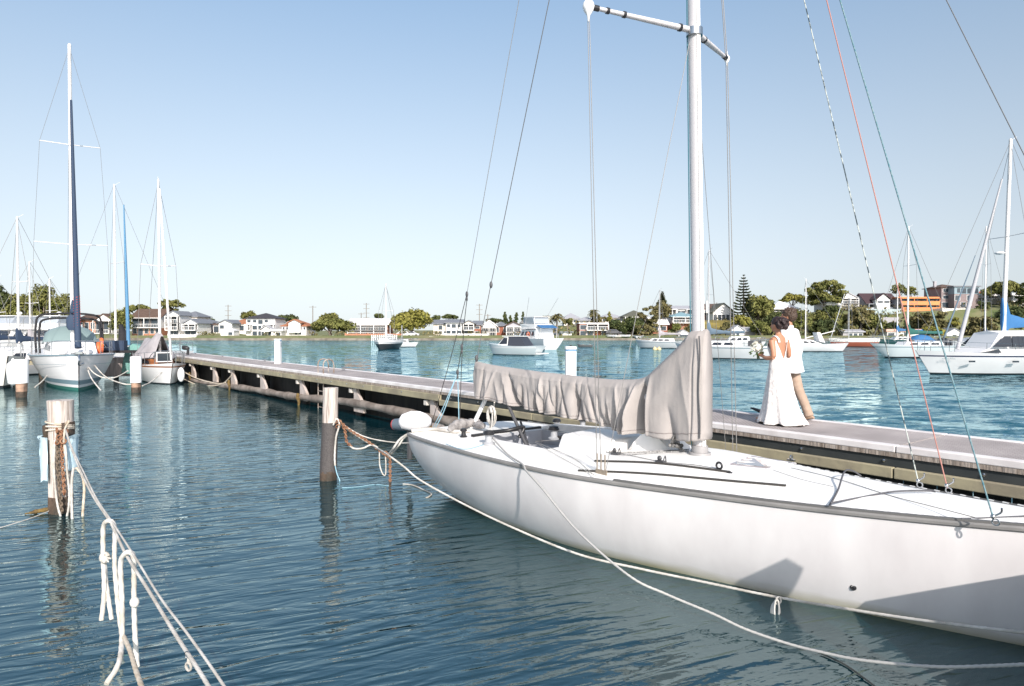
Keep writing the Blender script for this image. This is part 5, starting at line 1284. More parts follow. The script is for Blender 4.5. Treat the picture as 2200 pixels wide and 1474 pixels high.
# further masts rising above the marina
for (px, pyb, pyt, dep, r_, lab) in ((55, 745, 470, 42, .075, 'white sloop whose lone thick mast stands left of the biggest sloop'), (77, 745, 565, 52, .06, 'farther white sloop with thin spreadered mast seen over the cruisers'), (118, 745, 600, 60, .07, 'distant white sloop whose slim mast shows over the marina cruisers'), (6, 745, 600, 48, .06, 'distant white sloop whose mast touches the left edge of the picture')):
    w0 = D(px, 760, dep); rt = empty('sailboat', (w0.x, dep, 0), R(248), lab, 'sailboat', GL)
    q, mats, bw, zg = hull_at(8.5, 2.8, .95, topm=HW, bands=[(-.3, .08, BOOTB)]); q.build('hull', mats, rt, 45); cabin(rt, 8.5, 2.8, .95, -1.8, 1.8, .5, wins=3)
    add_mast(rt, .4, 1.3, D(px, pyt, dep).z, r_, 8.5, 2.8, .95, spr=1, boom=True, cover=NAVY if px != 77 else GREYC, wr=.012, sprw=.75)
# finger wharf linking the marina to the jetty end
fw = empty('finger_wharf', (0, 0, 0), 0, 'low white-topped finger wharf faced with upright boards, joining the jetty end to the marina', 'wharf')
e1 = P(372, 766, JZ); e0 = P(-120, 771, JZ)
dr = (e0 - e1).normalized(); nn = Vector((dr.y, -dr.x, 0)) if dr.x > 0 else Vector((-dr.y, dr.x, 0)); nn = Vector((0, 1, 0))
q = MB(); q.prism([e0, e1, e1 + nn * 1.5, e0 + nn * 1.5], (0, 0, -.09)); q.build('deck', JEDGE, fw)
q = MB(); 
a = P(222, 769, JZ); b = P(290, 767.5, JZ); n_ = 16
for k in range(n_):
    p = a.lerp(b, k / n_) + Vector((0, .06, 0)); d_ = (b - a) / n_ * .90; q.prism([p, p + d_, p + d_ + Vector((0, 0, -.95)), p + Vector((0, 0, -.95))][::-1], (0, .05, -.1 - .0))
q.build('upright_board', mat('bleached board', (.55, .47, .45), .85, col2=(.36, .3, .28), scale=3, stretch=(3, 3, .4)), fw)
q = MB(); q.prism([e0 + Vector((0, .12, -.1)), e1 + Vector((0, .12, -.1)), e1 + Vector((0, .12, -.38)), e0 + Vector((0, .12, -.38))][::-1], (0, .08, 0)); q.build('waler', BEAM, fw)
q = MB()
for k in range(9):
    p = e0.lerp(e1, (k + .4) / 9) + Vector((0, .5, 0)); q.tube([(p.x, p.y, -1), (p.x, p.y, 1.0)], .14, 10)
q.build('pile', WOODW, fw, 60)
for (px, py, lab) in ((211, 750, 'upper orange life ring on the finger wharf right of the biggest sloop'), (218, 741, 'lower orange life ring half behind the first one')):
    q = MB(); c = D(px, py, 37); q.torus(c, .3, .09, axis=(.9, .6, 0)); q.tube([c + Vector((0, .1, -.2)), Vector((c.x, c.y + .1, JZ))], .03, 6); o = q.build('life_ring', ORNG, None, 60); tag(o, lab if px == 211 else 'orange life ring further back, half behind the nearer one', 'life ring', 'orange life rings on the wharf')
    if px == 211: o['label'] = 'nearer orange life ring standing on the finger wharf right of the biggest sloop'
tr = empty('dock_trolley', D(262, 766, 38), R(10), 'low black wheeled trolley on the finger wharf left of the wooden sloop', 'trolley'); tr.location.z = JZ
q = MB(); q.box(-1.0, 1.0, -.3, .3, .28, .42); q.build('tray', BLKC, tr)
for x in (-.7, .7):
    for y in (-.3, .3): q = MB(); q.torus((x, y, .18), .13, .05, axis=(0, 1, 0)); q.build('wheel', BLACK, tr, 60)
q = MB(); q.box(-.8, .2, -.28, .28, .42, .95); q.build('crate', NAVY, tr)
# slack mooring lines between the big sloop and the poles
for lab, pts in (('rope sagging from the big sloop bow to the second sleeved pole', [(178, 772, 31.5), (200, 800, 31), (225, 812, 31), (250, 810, 31), (275, 797, 30.5)]), ('rope running from the big sloop bow down into the water', [(183, 775, 31.5), (195, 810, 30.5), (216, 838, 29.5)]), ('rope crossing from the big sloop to the wooden sloop', [(196, 776, 32), (225, 808, 31), (262, 824, 30), (286, 826, 30)]), ('rope tied from the sleeved pole toward the wooden sloop', [(306, 829, 30), (325, 820, 31), (348, 800, 32)]), ('rope hanging left of the big sloop into the water', [(104, 803, 33), (92, 818, 31.5), (75, 832, 30.5)])):
    rope_obj('mooring_rope', [D(*p) for p in pts], .028, ROPEW, lab, laid=False, group=None)
# black outboard bracket at the jetty end
q = MB(); q.tube(spline([D(392, 745, 37), D(402, 746, 37), D(404, 752, 37), D(403, 762, 37)], 4), .07, 8); q.ball(D(399, 748, 37), .22, .12, .1); o = q.build('ladder_handrail', BLACK, None, 60); tag(o, 'small black curved handrail standing at the far jetty end', 'handrail')
# ---------------------------------------------------------------- far shore
def sst(a, b, x):
    t = max(0, min(1, (x - a) / (b - a))); return t * t * (3 - 2 * t)
YS = 186.0
def shore_y(x): return YS + 1.5 * math.sin(x * .045) + .8 * math.sin(x * .13 + 1)
BASES = []
def gz(x, y):
    dy = y - shore_y(x)
    if dy < 0: return .55
    sw = 0; sz = 0
    for (bx, by_, bz_) in BASES:
        w_ = 1 / (((x - bx) / 1.3) ** 2 + (y - by_) ** 2 + 4) ** 1.8; sw += w_; sz += w_ * bz_
    z = sz / sw
    return .55 + .90 * sst(0, 4, dy) + (z - 1.45) * sst(1.5, 11, dy) * (1 - .25 * sst(60, 200, dy)) + .25 * noise.noise(Vector((x * .05, y * .05, 1))) * sst(2, 20, dy)
GRASS = mat('lawn', (.11, .14, .045), .95, col2=(.19, .18, .09), scale=.25, bump=.5, bscale=3)
nx = 240
q = MB()
for i in range(nx):
    x0 = -330 + 660 * i / nx; x1 = -330 + 660 * (i + 1) / nx
    q.prism([(x0, shore_y(x0) - .25, -1), (x1, shore_y(x1) - .25, -1), (x1, shore_y(x1) - .25, .58), (x0, shore_y(x0) - .25, .58)], (0, .35, 0))
o = q.build('seawall', mat('sandy seawall', (.26, .23, .19), .95, col2=(.12, .10, .08), scale=.5, detail=8), None); tag(o, 'low sandy stone seawall along the whole far shore', 'seawall')

BR = mat('red brick', (.30, .11, .07), .9, col2=(.24, .09, .055), scale=2); BRO = mat('orange brick', (.44, .20, .12), .9, col2=(.36, .16, .10), scale=2)
TILE = mat('brown tile roof', (.12, .075, .055), .85, col2=(.09, .055, .04), scale=1.5); TILEO = mat('orange tile roof', (.38, .16, .08), .85, col2=(.30, .12, .06), scale=1.5); ROOFG = mat('grey roof', (.17, .18, .20), .7); ROOFL = mat('pale grey roof', (.36, .36, .38), .6)
ROOFW = mat('white metal roof', (.72, .70, .70), .5); ROOFD = mat('dark roof', (.045, .04, .045), .7); ROOFB = mat('teal metal roof', (.20, .32, .36), .6); ROOFGN = mat('olive roof', (.10, .10, .075), .8); ROOFP = mat('plum roof', (.055, .03, .035), .8)
WW = mat('white render', (.76, .74, .72), .8); WC = mat('cream render', (.60, .54, .46), .8); WG = mat('grey render', (.34, .33, .35), .8); WP = mat('mauve brick', (.24, .19, .19), .9, col2=(.20, .16, .16), scale=1); WB = mat('blue grey cladding', (.22, .29, .33), .7); ORB = mat('orange balcony', (.62, .22, .07), .6)
HG = mat('house glass', (.05, .065, .08), .15); SHD = mat('balcony shade', (.10, .09, .085), .9)
def house(name, px0, px1, ey, ry, by, dep, lab, wall=WW, roof=ROOFG, rt='hip', floors=(), depth=9.0, rz=0.0, over=.5, wall2=None, cat='house', tags=(), railm=None, group='houses along the far shore'):
    """px0..px1 wall extent, ey eave row, ry ridge row, by base row"""
    a = D(px0, by, dep); b = D(px1, by, dep); w_ = b.x - a.x; z0 = a.z; H_ = D(px0, ey, dep).z - z0; RH = D(px0, ry, dep).z - z0 - H_
    root = empty(name, ((a.x + b.x) / 2, dep, z0), R(rz), lab, cat, group); hw = w_ / 2
    if cat != 'dormer':
        for u in (a.x, (a.x + b.x) / 2, b.x): BASES.append((u, dep, z0 - .15)); BASES.append((u, dep + depth, z0 - .1))
    q = MB(); q.box(-hw, hw, 0, depth, -2.0, H_)
    q.build('wall', wall, root)
    if wall2:
        q = MB(); q.box(-hw - .04, hw + .04, -.04, depth, -2.0, H_ * wall2[1]); q.build('lower_wall', wall2[0], root)
    o_ = over; q = MB()
    if rt == 'hip':
        r0 = min(hw, depth / 2) * .95
        A = [(-hw - o_, -o_, H_), (hw + o_, -o_, H_), (hw + o_, depth + o_, H_), (-hw - o_, depth + o_, H_)]; rr = max(.05, hw - r0)
        C = [(-rr, depth / 2, H_ + RH), (rr, depth / 2, H_ + RH)]
        q.poly([A[0], A[1], C[1], C[0]]); q.poly([A[1], A[2], C[1]]); q.poly([A[2], A[3], C[0], C[1]]); q.poly([A[3], A[0], C[0]]); q.box(-hw - o_, hw + o_, -o_, depth + o_, H_ - .14, H_ - .005)
    elif rt == 'gable':      # gable end faces the water
        q.prism([(-hw - o_, -o_, H_ - .1), (0, -o_, H_ + RH), (hw + o_, -o_, H_ - .1), (hw + o_, -o_, H_ + .1), (0, -o_, H_ + RH + .22), (-hw - o_, -o_, H_ + .1)][::-1], (0, depth + 2 * o_, 0))
        g_ = MB(); g_.prism([(-hw, 0, H_), (hw, 0, H_), (0, 0, H_ + RH)], (0, depth, 0)); g_.build('gable_wall', wall, root)
    elif rt == 'side':       # ridge parallel to the water
        q.prism([(-hw - o_, -o_, H_ - .12), (-hw - o_, depth / 2, H_ + RH), (-hw - o_, depth + o_, H_ - .12), (-hw - o_, depth + o_, H_ + .1), (-hw - o_, depth / 2, H_ + RH + .2), (-hw - o_, -o_, H_ + .1)], (2 * hw + 2 * o_, 0, 0))
        g_ = MB(); g_.prism([(-hw + .02, 0, H_), (-hw + .02, depth / 2, H_ + RH), (-hw + .02, depth, H_)], (2 * hw - .04, 0, 0)); g_.build('gable_wall', wall, root)
    else:
        q.box(-hw - o_, hw + o_, -o_, depth + o_, H_ - .05, H_ + max(.2, RH))
    rf = q.build('roof', roof, root)
    nf = len(floors)
    for fi, fl in enumerate(floors):
        zt = H_ - .25 - (H_ - .2) * fi / nf; fh = (H_ - .2) / nf; zb = zt - fh + .12; k = len(fl); cw = w_ / k; j = 0
        while j < k:
            c = fl[j]; x0 = -hw + cw * j; x1 = x0 + cw; yo = -.05 - (.04 if wall2 and zb < H_ * wall2[1] else 0)
            if c in 'wWdaV':
                m_ = .16 if c in 'wa' else .07; lo2 = .34 if c in 'wa' else (.08 if c in 'Wd' else .25)
                if c == 'd': lo2 = .0
                f_ = MB(); xa, xb = x0 + cw * m_, x1 - cw * m_; za, zb2 = zb + fh * lo2, zt - fh * .12
                f_.box(xa - .07, xb + .07, yo - .02, -.005, za - .07, zb2 + .07); fr_ = f_.build('window' if c != 'd' else 'door', WW, root)
                g_ = MB(); n_ = max(1, int((xb - xa) / 1.3)); ww_ = (xb - xa) / n_
                for t in range(n_): g_.box(xa + t * ww_ + .05, xa + (t + 1) * ww_ - .05, yo - .045, yo - .025, za, zb2)
                g_.build('pane', HG, fr_)
            elif c == 'b':
                e = j
                while e < k and fl[e] == 'b': e += 1
                xb = -hw + cw * e; g_ = MB(); g_.box(x0 + .1, xb - .1, yo - .01, -.004, zb, zt - .1); g_.build('shade_panel', SHD, root)  # dark panel on the flat wall stands in for the balcony's shade
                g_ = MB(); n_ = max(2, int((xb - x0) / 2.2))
                for t in range(n_): g_.box(x0 + .25 + (xb - x0 - .3) * t / n_, x0 + (xb - x0 - .3) * (t + .78) / n_ + .1, yo - .04, yo - .015, zb, zt - .35)
                g_.build('glass_door', HG, root)
                sl_ = MB(); sl_.box(x0 - .05, xb + .05, -1.5, yo - .05, zb - .2, zb); sl_.box(x0 - .05, xb + .05, -1.5, yo - .05, zt - .02, zt + .13)
                n_ = max(2, int((xb - x0) / 3))
                for t in range(n_ + 1):
                    xx = x0 + (xb - x0) * t / n_; sl_.box(xx - .09, xx + .09, -1.48, -1.30, zb, zt)
                bo = sl_.build('balcony', WW if not railm else railm, root)
                rl = MB(); rl.box(x0, xb, -1.46, -1.42, zb + .85, zb + .95)
                if railm: rl.box(x0, xb, -1.53, -1.505, zb - .25, zb + .95)
                else:
                    nn_ = int((xb - x0) / .45)
                    for t in range(nn_ + 1): xx = x0 + (xb - x0) * t / max(1, nn_); rl.box(xx - .025, xx + .025, -1.455, -1.425, zb, zb + .85)
                rl.build('railing', WW if not railm else railm, bo); j = e - 1
            j += 1
    return root, hw, H_, RH
def chimney(h, x, m=BR, y=4, up=1.6):
    root, hw, H_, RH = h; q = MB(); q.box(x - .35, x + .35, y - .35, y + .35, H_, H_ + RH + up * .6)
    rf = [c for c in root.children if c.name.startswith('roof')][0]; q.build('chimney', m, rf)

house('brick_house', 168, 206, 688, 677, 716, 200, 'orange brick house with brown roof behind the marina', BRO, TILE, 'side', ['www'])
house('house', 206, 240, 688, 675, 716, 199, 'white gabled house beside the orange brick one behind the marina', WW, TILE, 'gable', ['bbb'])
house('house', 284, 346, 682, 664, 724, 197, 'two-storey house with long balconies and brown roof left of the wooden sloop mast', WW, TILE, 'side', ['bbbbb', 'wdwwd'], wall2=(BRO, .45))
h = house('house', 360, 386, 678, 669, 724, 196, 'tall narrow wing with stacked balconies under a white gable', WW, ROOFG, 'gable', ['b', 'b', 'd'], over=.4)
house('house', 386, 424, 680, 668, 722, 203, 'large grey hip-roofed house behind the stacked balconies', WC, ROOFG, 'hip', ['ww', '..'])
house('house', 396, 424, 695, 686, 722, 194, 'lower gabled porch wing with balcony beside the grass slope', WW, ROOFG, 'gable', ['b', 'd'])
house('house', 424, 448, 693, 685, 715, 204, 'low wing with grey hip roof above the grass slope', WG, ROOFG, 'hip', ['WW'])
house('house', 458, 500, 697, 687, 716, 203, 'brown-tiled bungalow with white front above the grass slope', WW, TILE, 'hip', ['WWw'])
house('house', 470, 498, 695, 688, 712, 199, 'small white gabled porch of the brown-tiled bungalow', WW, ROOFG, 'gable', ['w.'])
house('house', 496, 528, 695, 685, 718, 205, 'orange-roofed cottage wing left of the white three-storey house', WW, TILEO, 'hip', ['ww'])
house('boathouse', 474, 502, 710, 704, 725, 191, 'small plain white boat shed below the brown-tiled bungalow', WW, ROOFW, 'hip', ['.w'], over=.2, depth=4)
house('house', 529, 591, 684, 672, 722, 196, 'white three-storey house with dark pyramid roof and tall glazing', WW, ROOFD, 'hip', ['wwWw.', 'bWWbb', '.WWb.'])
house('house', 561, 583, 709, 700, 723, 192, 'small gabled conservatory in front of the three-storey house', WW, ROOFL, 'gable', ['WWW'], depth=4)
house('boathouse', 583, 604, 711, 707, 724, 191, 'low flat white shed right of the three-storey house', WW, ROOFW, 'flat', ['.d'], depth=4)
h = house('house', 606, 658, 700, 687, 723, 195, 'orange-roofed house with white gable and long window band', WW, TILEO, 'hip', ['wwwwwww', '...ww.'])
house('house', 620, 645, 694, 687, 699, 193.8, 'little white attic gable on the orange-roofed house', WW, TILEO, 'gable', [], depth=3, cat='dormer', group=None)
h = house('long_house', 749, 833, 697, 685, 722, 196, 'long two-storey house with white roof and arcaded verandahs', BRO, ROOFW, 'side', ['bbbbbb', 'bbbbbb'])
house('townhouse', 931, 962, 696, 688, 722, 196, 'left grey-roofed townhouse with white shuttered window', WC, ROOFG, 'side', ['.W.', 'www'])
house('townhouse', 958, 992, 693, 687, 722, 195, 'middle white townhouse carrying solar panels', WW, ROOFG, 'side', ['wVw', 'WWW'])
house('townhouse', 996, 1018, 695, 689, 722, 194.5, 'right gabled townhouse with glass balcony', WC, ROOFG, 'gable', ['b', 'W'])
house('brick_house', 1018, 1033, 698, 690, 721, 199, 'narrow red brick end house beside the townhouses', BR, ROOFG, 'side', ['w', 'w'])
house('house', 1036, 1066, 702, 689, 721, 200, 'white-gabled house with two rows of balconies left of the flybridge cruiser', WW, ROOFW, 'gable', ['bbb', 'bbb'])
house('brick_house', 1066, 1088, 700, 691, 721, 204, 'brown brick house with grey roof behind the moored cruisers', BR, ROOFG, 'hip', ['w.w'])
house('house', 1088, 1119, 700, 692, 722, 198, 'dark verandahed house with white gable left of the flybridge cruiser', WG, TILE, 'gable', ['bb', 'bb'])
house('house', 1121, 1160, 692, 682, 710, 214, 'pale-roofed house rising behind the flybridge cruiser', WG, ROOFL, 'hip', ['ww'])
house('house', 1174, 1198, 706, 698, 722, 200, 'shaded cottage behind the palms', WC, ROOFG, 'hip', ['ww', 'dd'])
house('house', 1212, 1246, 684, 672, 697, 222, 'white cottage with grey pyramid roof above the brick flats', WW, ROOFL, 'hip', ['ww'])
house('house', 1244, 1278, 688, 680, 699, 218, 'low white hip-roofed cottage right of the pyramid roof', WW, ROOFL, 'hip', ['ww.'])
house('brick_flats', 1245, 1306, 695, 694, 722, 194, 'red brick flats with white balcony and big white window', BR, ROOFW, 'flat', ['Wbbb', 'Wd.d'], over=.2)
house('boathouse', 1206, 1228, 714, 712, 722, 192, 'low white garage at the water below the path', WW, ROOFG, 'flat', [], depth=4)
house('house', 1292, 1336, 682, 672, 695, 225, 'cream house with pale roof half hidden behind round bushes', WC, ROOFL, 'hip', ['www'])
house('house', 1342, 1392, 680, 666, 700, 214, 'house with tall olive hip roof behind the gum trees', WG, ROOFGN, 'hip', ['bb'])
house('brick_house', 1336, 1362, 694, 690, 712, 204, 'brick cottage with white flat roof among the gum trees', BR, ROOFW, 'flat', ['Ww'])
house('house', 1432, 1494, 664, 657, 682, 226, 'white modern house with dark balconies on the ridge left of the keelboat mast', WW, ROOFL, 'side', ['bWb'])
house('house', 1444, 1496, 680, 670, 706, 206, 'house with teal hip roof and white verandah left of the keelboat mast', WW, ROOFB, 'hip', ['bbb', 'w.w'], wall2=(BRO, .42))
house('house', 1400, 1434, 697, 681, 716, 202, 'house with big white roof and brick side among trees', BR, ROOFW, 'side', ['ww'])
house('boathouse', 1458, 1479, 716, 710, 727, 190, 'tiny white cottage with one wide window at the water', WW, ROOFL, 'gable', ['W'], depth=4, over=.2)
house('house', 1511, 1540, 662, 653, 685, 222, 'reddish house with brown roof just right of the keelboat mast', BR, TILE, 'side', ['ww'])
h = house('house', 1532, 1577, 672, 652, 692, 214, 'white gabled house with long window band right of the keelboat mast', WW, ROOFGN, 'gable', ['WWWWW']); chimney(h, -4, WW)
house('boathouse', 1572, 1598, 710, 700, 723, 191, 'white gabled boat shed with double doors left of the bride', WW, ROOFL, 'gable', ['dd.'], depth=5, over=.3)
house('boathouse', 1598, 1630, 712, 704, 722, 195, 'grey open-fronted boat shed just left of the bride', WG, ROOFL, 'side', ['..'], depth=5)
house('house', 1658, 1716, 663, 646, 676, 224, 'low house with broad white roof behind the couple', WC, ROOFW, 'hip', ['bbb'])
house('house', 1776, 1808, 652, 645, 668, 214, 'white glazed pavilion at the ridge right of the couple', WW, ROOFL, 'gable', ['WWW'])
house('house', 1806, 1840, 640, 630, 664, 218, 'tall white modern house with balconies on the ridge', WW, ROOFL, 'gable', ['bb', 'bb'])
house('house', 1838, 1862, 642, 632, 662, 224, 'white house end with pale roof beside the modern house', WW, ROOFL, 'hip', ['..'])
house('house', 1862, 1928, 652, 630, 668, 216, 'house with steep plum-coloured roof and glass balcony', WG, ROOFP, 'side', ['bbbbb'], railm=CLEAR)
house('dormer', 1884, 1912, 644, 631, 652, 213.5, 'white gabled dormer with arched windows on the plum roof', WW, ROOFP, 'gable', ['WW'], depth=4, cat='dormer', group=None)
house('apartment_block', 1931, 2013, 640, 638, 668, 212, 'orange three-level apartment block with long balconies', WG, ORB, 'flat', ['bbbbbb', 'bbbbbb'], railm=ORB)
h = house('house', 2022, 2064, 617, 609, 662, 214, 'tall mauve brick mansion with white windows', WP, TILE, 'hip', ['w.', 'w.', 'Ww'])
h2 = house('house', 2050, 2102, 616, 614, 662, 211, 'mansion wing with blue-grey glazed top storey', WP, ROOFG, 'flat', ['.WWW', 'W.W.', '.Ww.'])
q = MB(); q.box(-h2[1] - .06, h2[1] + .06, -.08, 8.5, h2[2] * .66, h2[2] - .06); q.build('cladding', WB, h2[0])
q = MB()
for k in range(4): q.box(-h2[1] + .8 + k * 1.8, -h2[1] + 1.7 + k * 1.8, -.14, -.085, h2[2] * .72, h2[2] * .93)
q.build('upper_window', HG, h2[0])
chimney(h, -2.6, WG)
house('house', 2104, 2122, 632, 622, 650, 222, 'house with small bright red roof right of the mansion', WW, mat('red roof', (.35, .06, .04), .8), 'hip', ['w'])
house('house', 2116, 2142, 634, 630, 650, 216, 'white balconied house below the big fig tree', WW, ROOFW, 'flat', ['bb', '..'])
house('house', 2170, 2240, 634, 630, 660, 210, 'white modern house at the right edge above dark shrubs', WW, ROOFW, 'flat', ['bbWW', 'WbbW'])
house('boathouse', 1906, 1974, 712, 707, 726, 190, 'long pink-trimmed white boathouse behind the green yacht', WW, mat('pink roof edge', (.55, .35, .28), .8), 'flat', ['d.d.'], depth=5)
house('boathouse', 2034, 2067, 716, 706, 729, 188.5, 'white gabled boathouse with dark double window below the lawn', WW, ROOFG, 'gable', ['.W.'], depth=5, over=.3)
house('boathouse', 1811, 1854, 713, 709, 727, 189, 'grey-green boathouse above the red-brown sloop', WG, ROOFL, 'side', ['.dWW'], depth=5)
for xx in range(-330, 340, 12):
    if not any(abs(b_[0] - xx) < 14 for b_ in BASES): BASES.append((xx, 205, 1.9 if xx < 20 else 4.5)); BASES.append((xx, 235, 2.2 if xx < 20 else 9))
q = MB(); nx, ny = 240, 44; b = 0
for i in range(nx + 1):
    x = -330 + 660 * i / nx; s = shore_y(x)
    for j in range(ny + 1):
        u = j / ny; y = s + 230 * u ** 1.8; q.v.append(Vector((x, y, gz(x, y) if j else .55)))
for i in range(nx):
    for j in range(ny):
        a = i * (ny + 1) + j; q.f.append([a, a + ny + 1, a + ny + 2, a + 1]); q.mi.append(0)
o = q.build('ground', GRASS, None, 180); tag(o, kind='structure')
# terrace wall and other walls
def wallseg(px0, px1, y0, y1, dep, lab, m=WW, nm='garden_wall', th=.3, cat='wall'):
    a = D(px0, y1, dep); b = D(px1, y1, dep); z1 = D(px0, y0, dep).z; q = MB(); q.box(a.x, b.x, dep, dep + th, a.z - 1.2, z1); 
    n_ = max(1, int((b.x - a.x) / 3))
    for k in range(n_ + 1): xx = a.x + (b.x - a.x) * k / n_; q.box(xx - .18, xx + .18, dep - .06, dep + th + .06, a.z - 1.2, z1 + .15)
    o = q.build(nm, m, None); tag(o, lab, cat)
wallseg(2026, 2112, 663, 674, 206, 'long white terrace wall under the mauve mansion', WW, th=5)
wallseg(955, 1048, 717, 724, 189, 'white fence panels in front of the townhouses')
wallseg(662, 742, 722, 726, 188.5, 'low white wall under the spreading tree')
wallseg(742, 862, 717, 724, 189.5, 'pinkish brick garden wall before the long verandahed house', BRO)
wallseg(362, 420, 719, 726, 189, 'white pillared wall in front of the stacked balconies')
wallseg(1508, 1578, 688, 712, 203, 'yellow-brown stepped retaining wall right of the keelboat mast', mat('terrace hedge', (.25, .2, .05), .9, col2=(.08, .07, .03), scale=.6, stretch=(.3, 1, 3)))
wallseg(1862, 1935, 664, 680, 208, 'pale wall with glass below the plum roof', mat('pale teal wall', (.35, .42, .42), .7))
wallseg(1878, 1930, 682, 696, 204, 'grey concrete retaining wall on the slope', WG)
# slipway steps, shore jetties, boats on the sand
q = MB(); a = P(665, 731, .9); b = P(742, 731, .9)
q.box(a.x, b.x, 180.5, 182, .8, .95); 
for k in range(14): xx = a.x + (b.x - a.x) * k / 13; q.box(xx - .12, xx + .12, 180.4, 180.7, -1, 1.5)
o = q.build('shore_jetty', WHT, None); tag(o, 'low white-posted jetty on the shore under the spreading tree', 'jetty')
def small_boat(px, py, L, lab, m=HW, dep=187.5, head=175):
    p = D(px, py, dep); rt = empty('dinghy', p, R(head), lab, 'dinghy', 'dinghies pulled up on the far shore'); q, mats, bw, zg = hull_at(L, L * .4, .45, stern=.8, topm=m); o = q.build('hull', mats, rt, 45); q2 = MB(); q2.box(-L * .2, -L * .1, -L * .15, L * .15, .42, .5); q2.build('seat', TEAK, rt)
for i, (px, py, L, m, head) in enumerate(((935, 726, 3.5, HW, 20), (1313, 723, 3.0, HW, 150), (1326, 724, 3.2, HCREAM, 200), (1342, 723, 3.4, HW, 170), (1365, 725, 3.0, HW, 100), (1378, 725, 2.6, HCREAM, 60))):
    small_boat(px, py, L, ['white dinghy on the grass right of the round tree', 'leftmost of the dinghies pulled up below the gum trees', 'cream dinghy second in the row below the gum trees', 'largest white dinghy below the gum trees', 'white dinghy seen bow-on below the gum trees', 'small cream dinghy at the right end of the beached row'][i], m, 187.2, head)
# parked cars
def car(px, py, dep, lab, m=WHT, rz=0):
    p = D(px, py, dep); rt = empty('parked_car', p, R(rz), lab, 'car', 'cars parked on the far shore'); 
    q = MB(); q.prism([(-2.2, -.85, .3), (2.2, -.85, .3), (2.25, -.85, .75), (1.3, -.85, .95), (.7, -.82, 1.45), (-1.2, -.82, 1.5), (-2.0, -.85, 1.0), (-2.25, -.85, .9)], (0, 1.7, 0)); b_ = bev(q.build('body', m, rt), .06)
    q = MB(); q.prism([(-1.7, -.87, 1.0), (1.05, -.87, .98), (.6, -.85, 1.38), (-1.15, -.85, 1.42)], (0, .02, 0)); q.build('window', WIN, rt)
    for x in (-1.4, 1.4):
        for y in (-.88, .7): q = MB(); q.tube([(x, y, .32), (x, y + .18, .32)], .32, 14); q.build('wheel', BLACK, rt)
car(869, 724, 191, 'white car parked in front of the big round tree'); car(884, 723, 193, 'white hatchback parked just right of the first car', mat('car silver', (.6, .6, .62), .3, .3)); car(1318, 719, 193, 'dark van under the trees right of the brick flats', mat('car dark', (.08, .08, .09), .3))
# power poles
for i, (px, y0, y1, dep, k) in enumerate(((490, 655, 700, 235, 3), (672, 657, 705, 215, 1), (787, 651, 690, 250, 4), (776, 672, 690, 240, 1), (1030, 653, 692, 240, 3), (1048, 675, 695, 230, 2), (1540, 650, 670, 225, 1))):
    q = MB(); a = D(px, y0, dep); b = D(px, y1, dep); b.z -= 2; q.tube([b, a], .14, 6)
    for j in range(k): z = a.z - .4 - 1.6 * j; q.box(a.x - 1.1, a.x + 1.1, dep - .06, dep + .06, z - .07, z + .07)
    o = q.build('power_pole', mat('pole grey', (.22, .20, .18), .9), None)
    tag(o, ['power pole with three crossarms above the brown-tiled bungalow', 'thick timber pole above the spreading tree', 'tall lattice-like pole with four crossarms above the verandahed house', 'short pole on the white verandahed roof line', 'three-armed power pole above the townhouses', 'two-armed power pole left of the dark conifers', 'chimney-like pole behind the white gabled house'][i], 'power pole', 'power poles behind the houses')

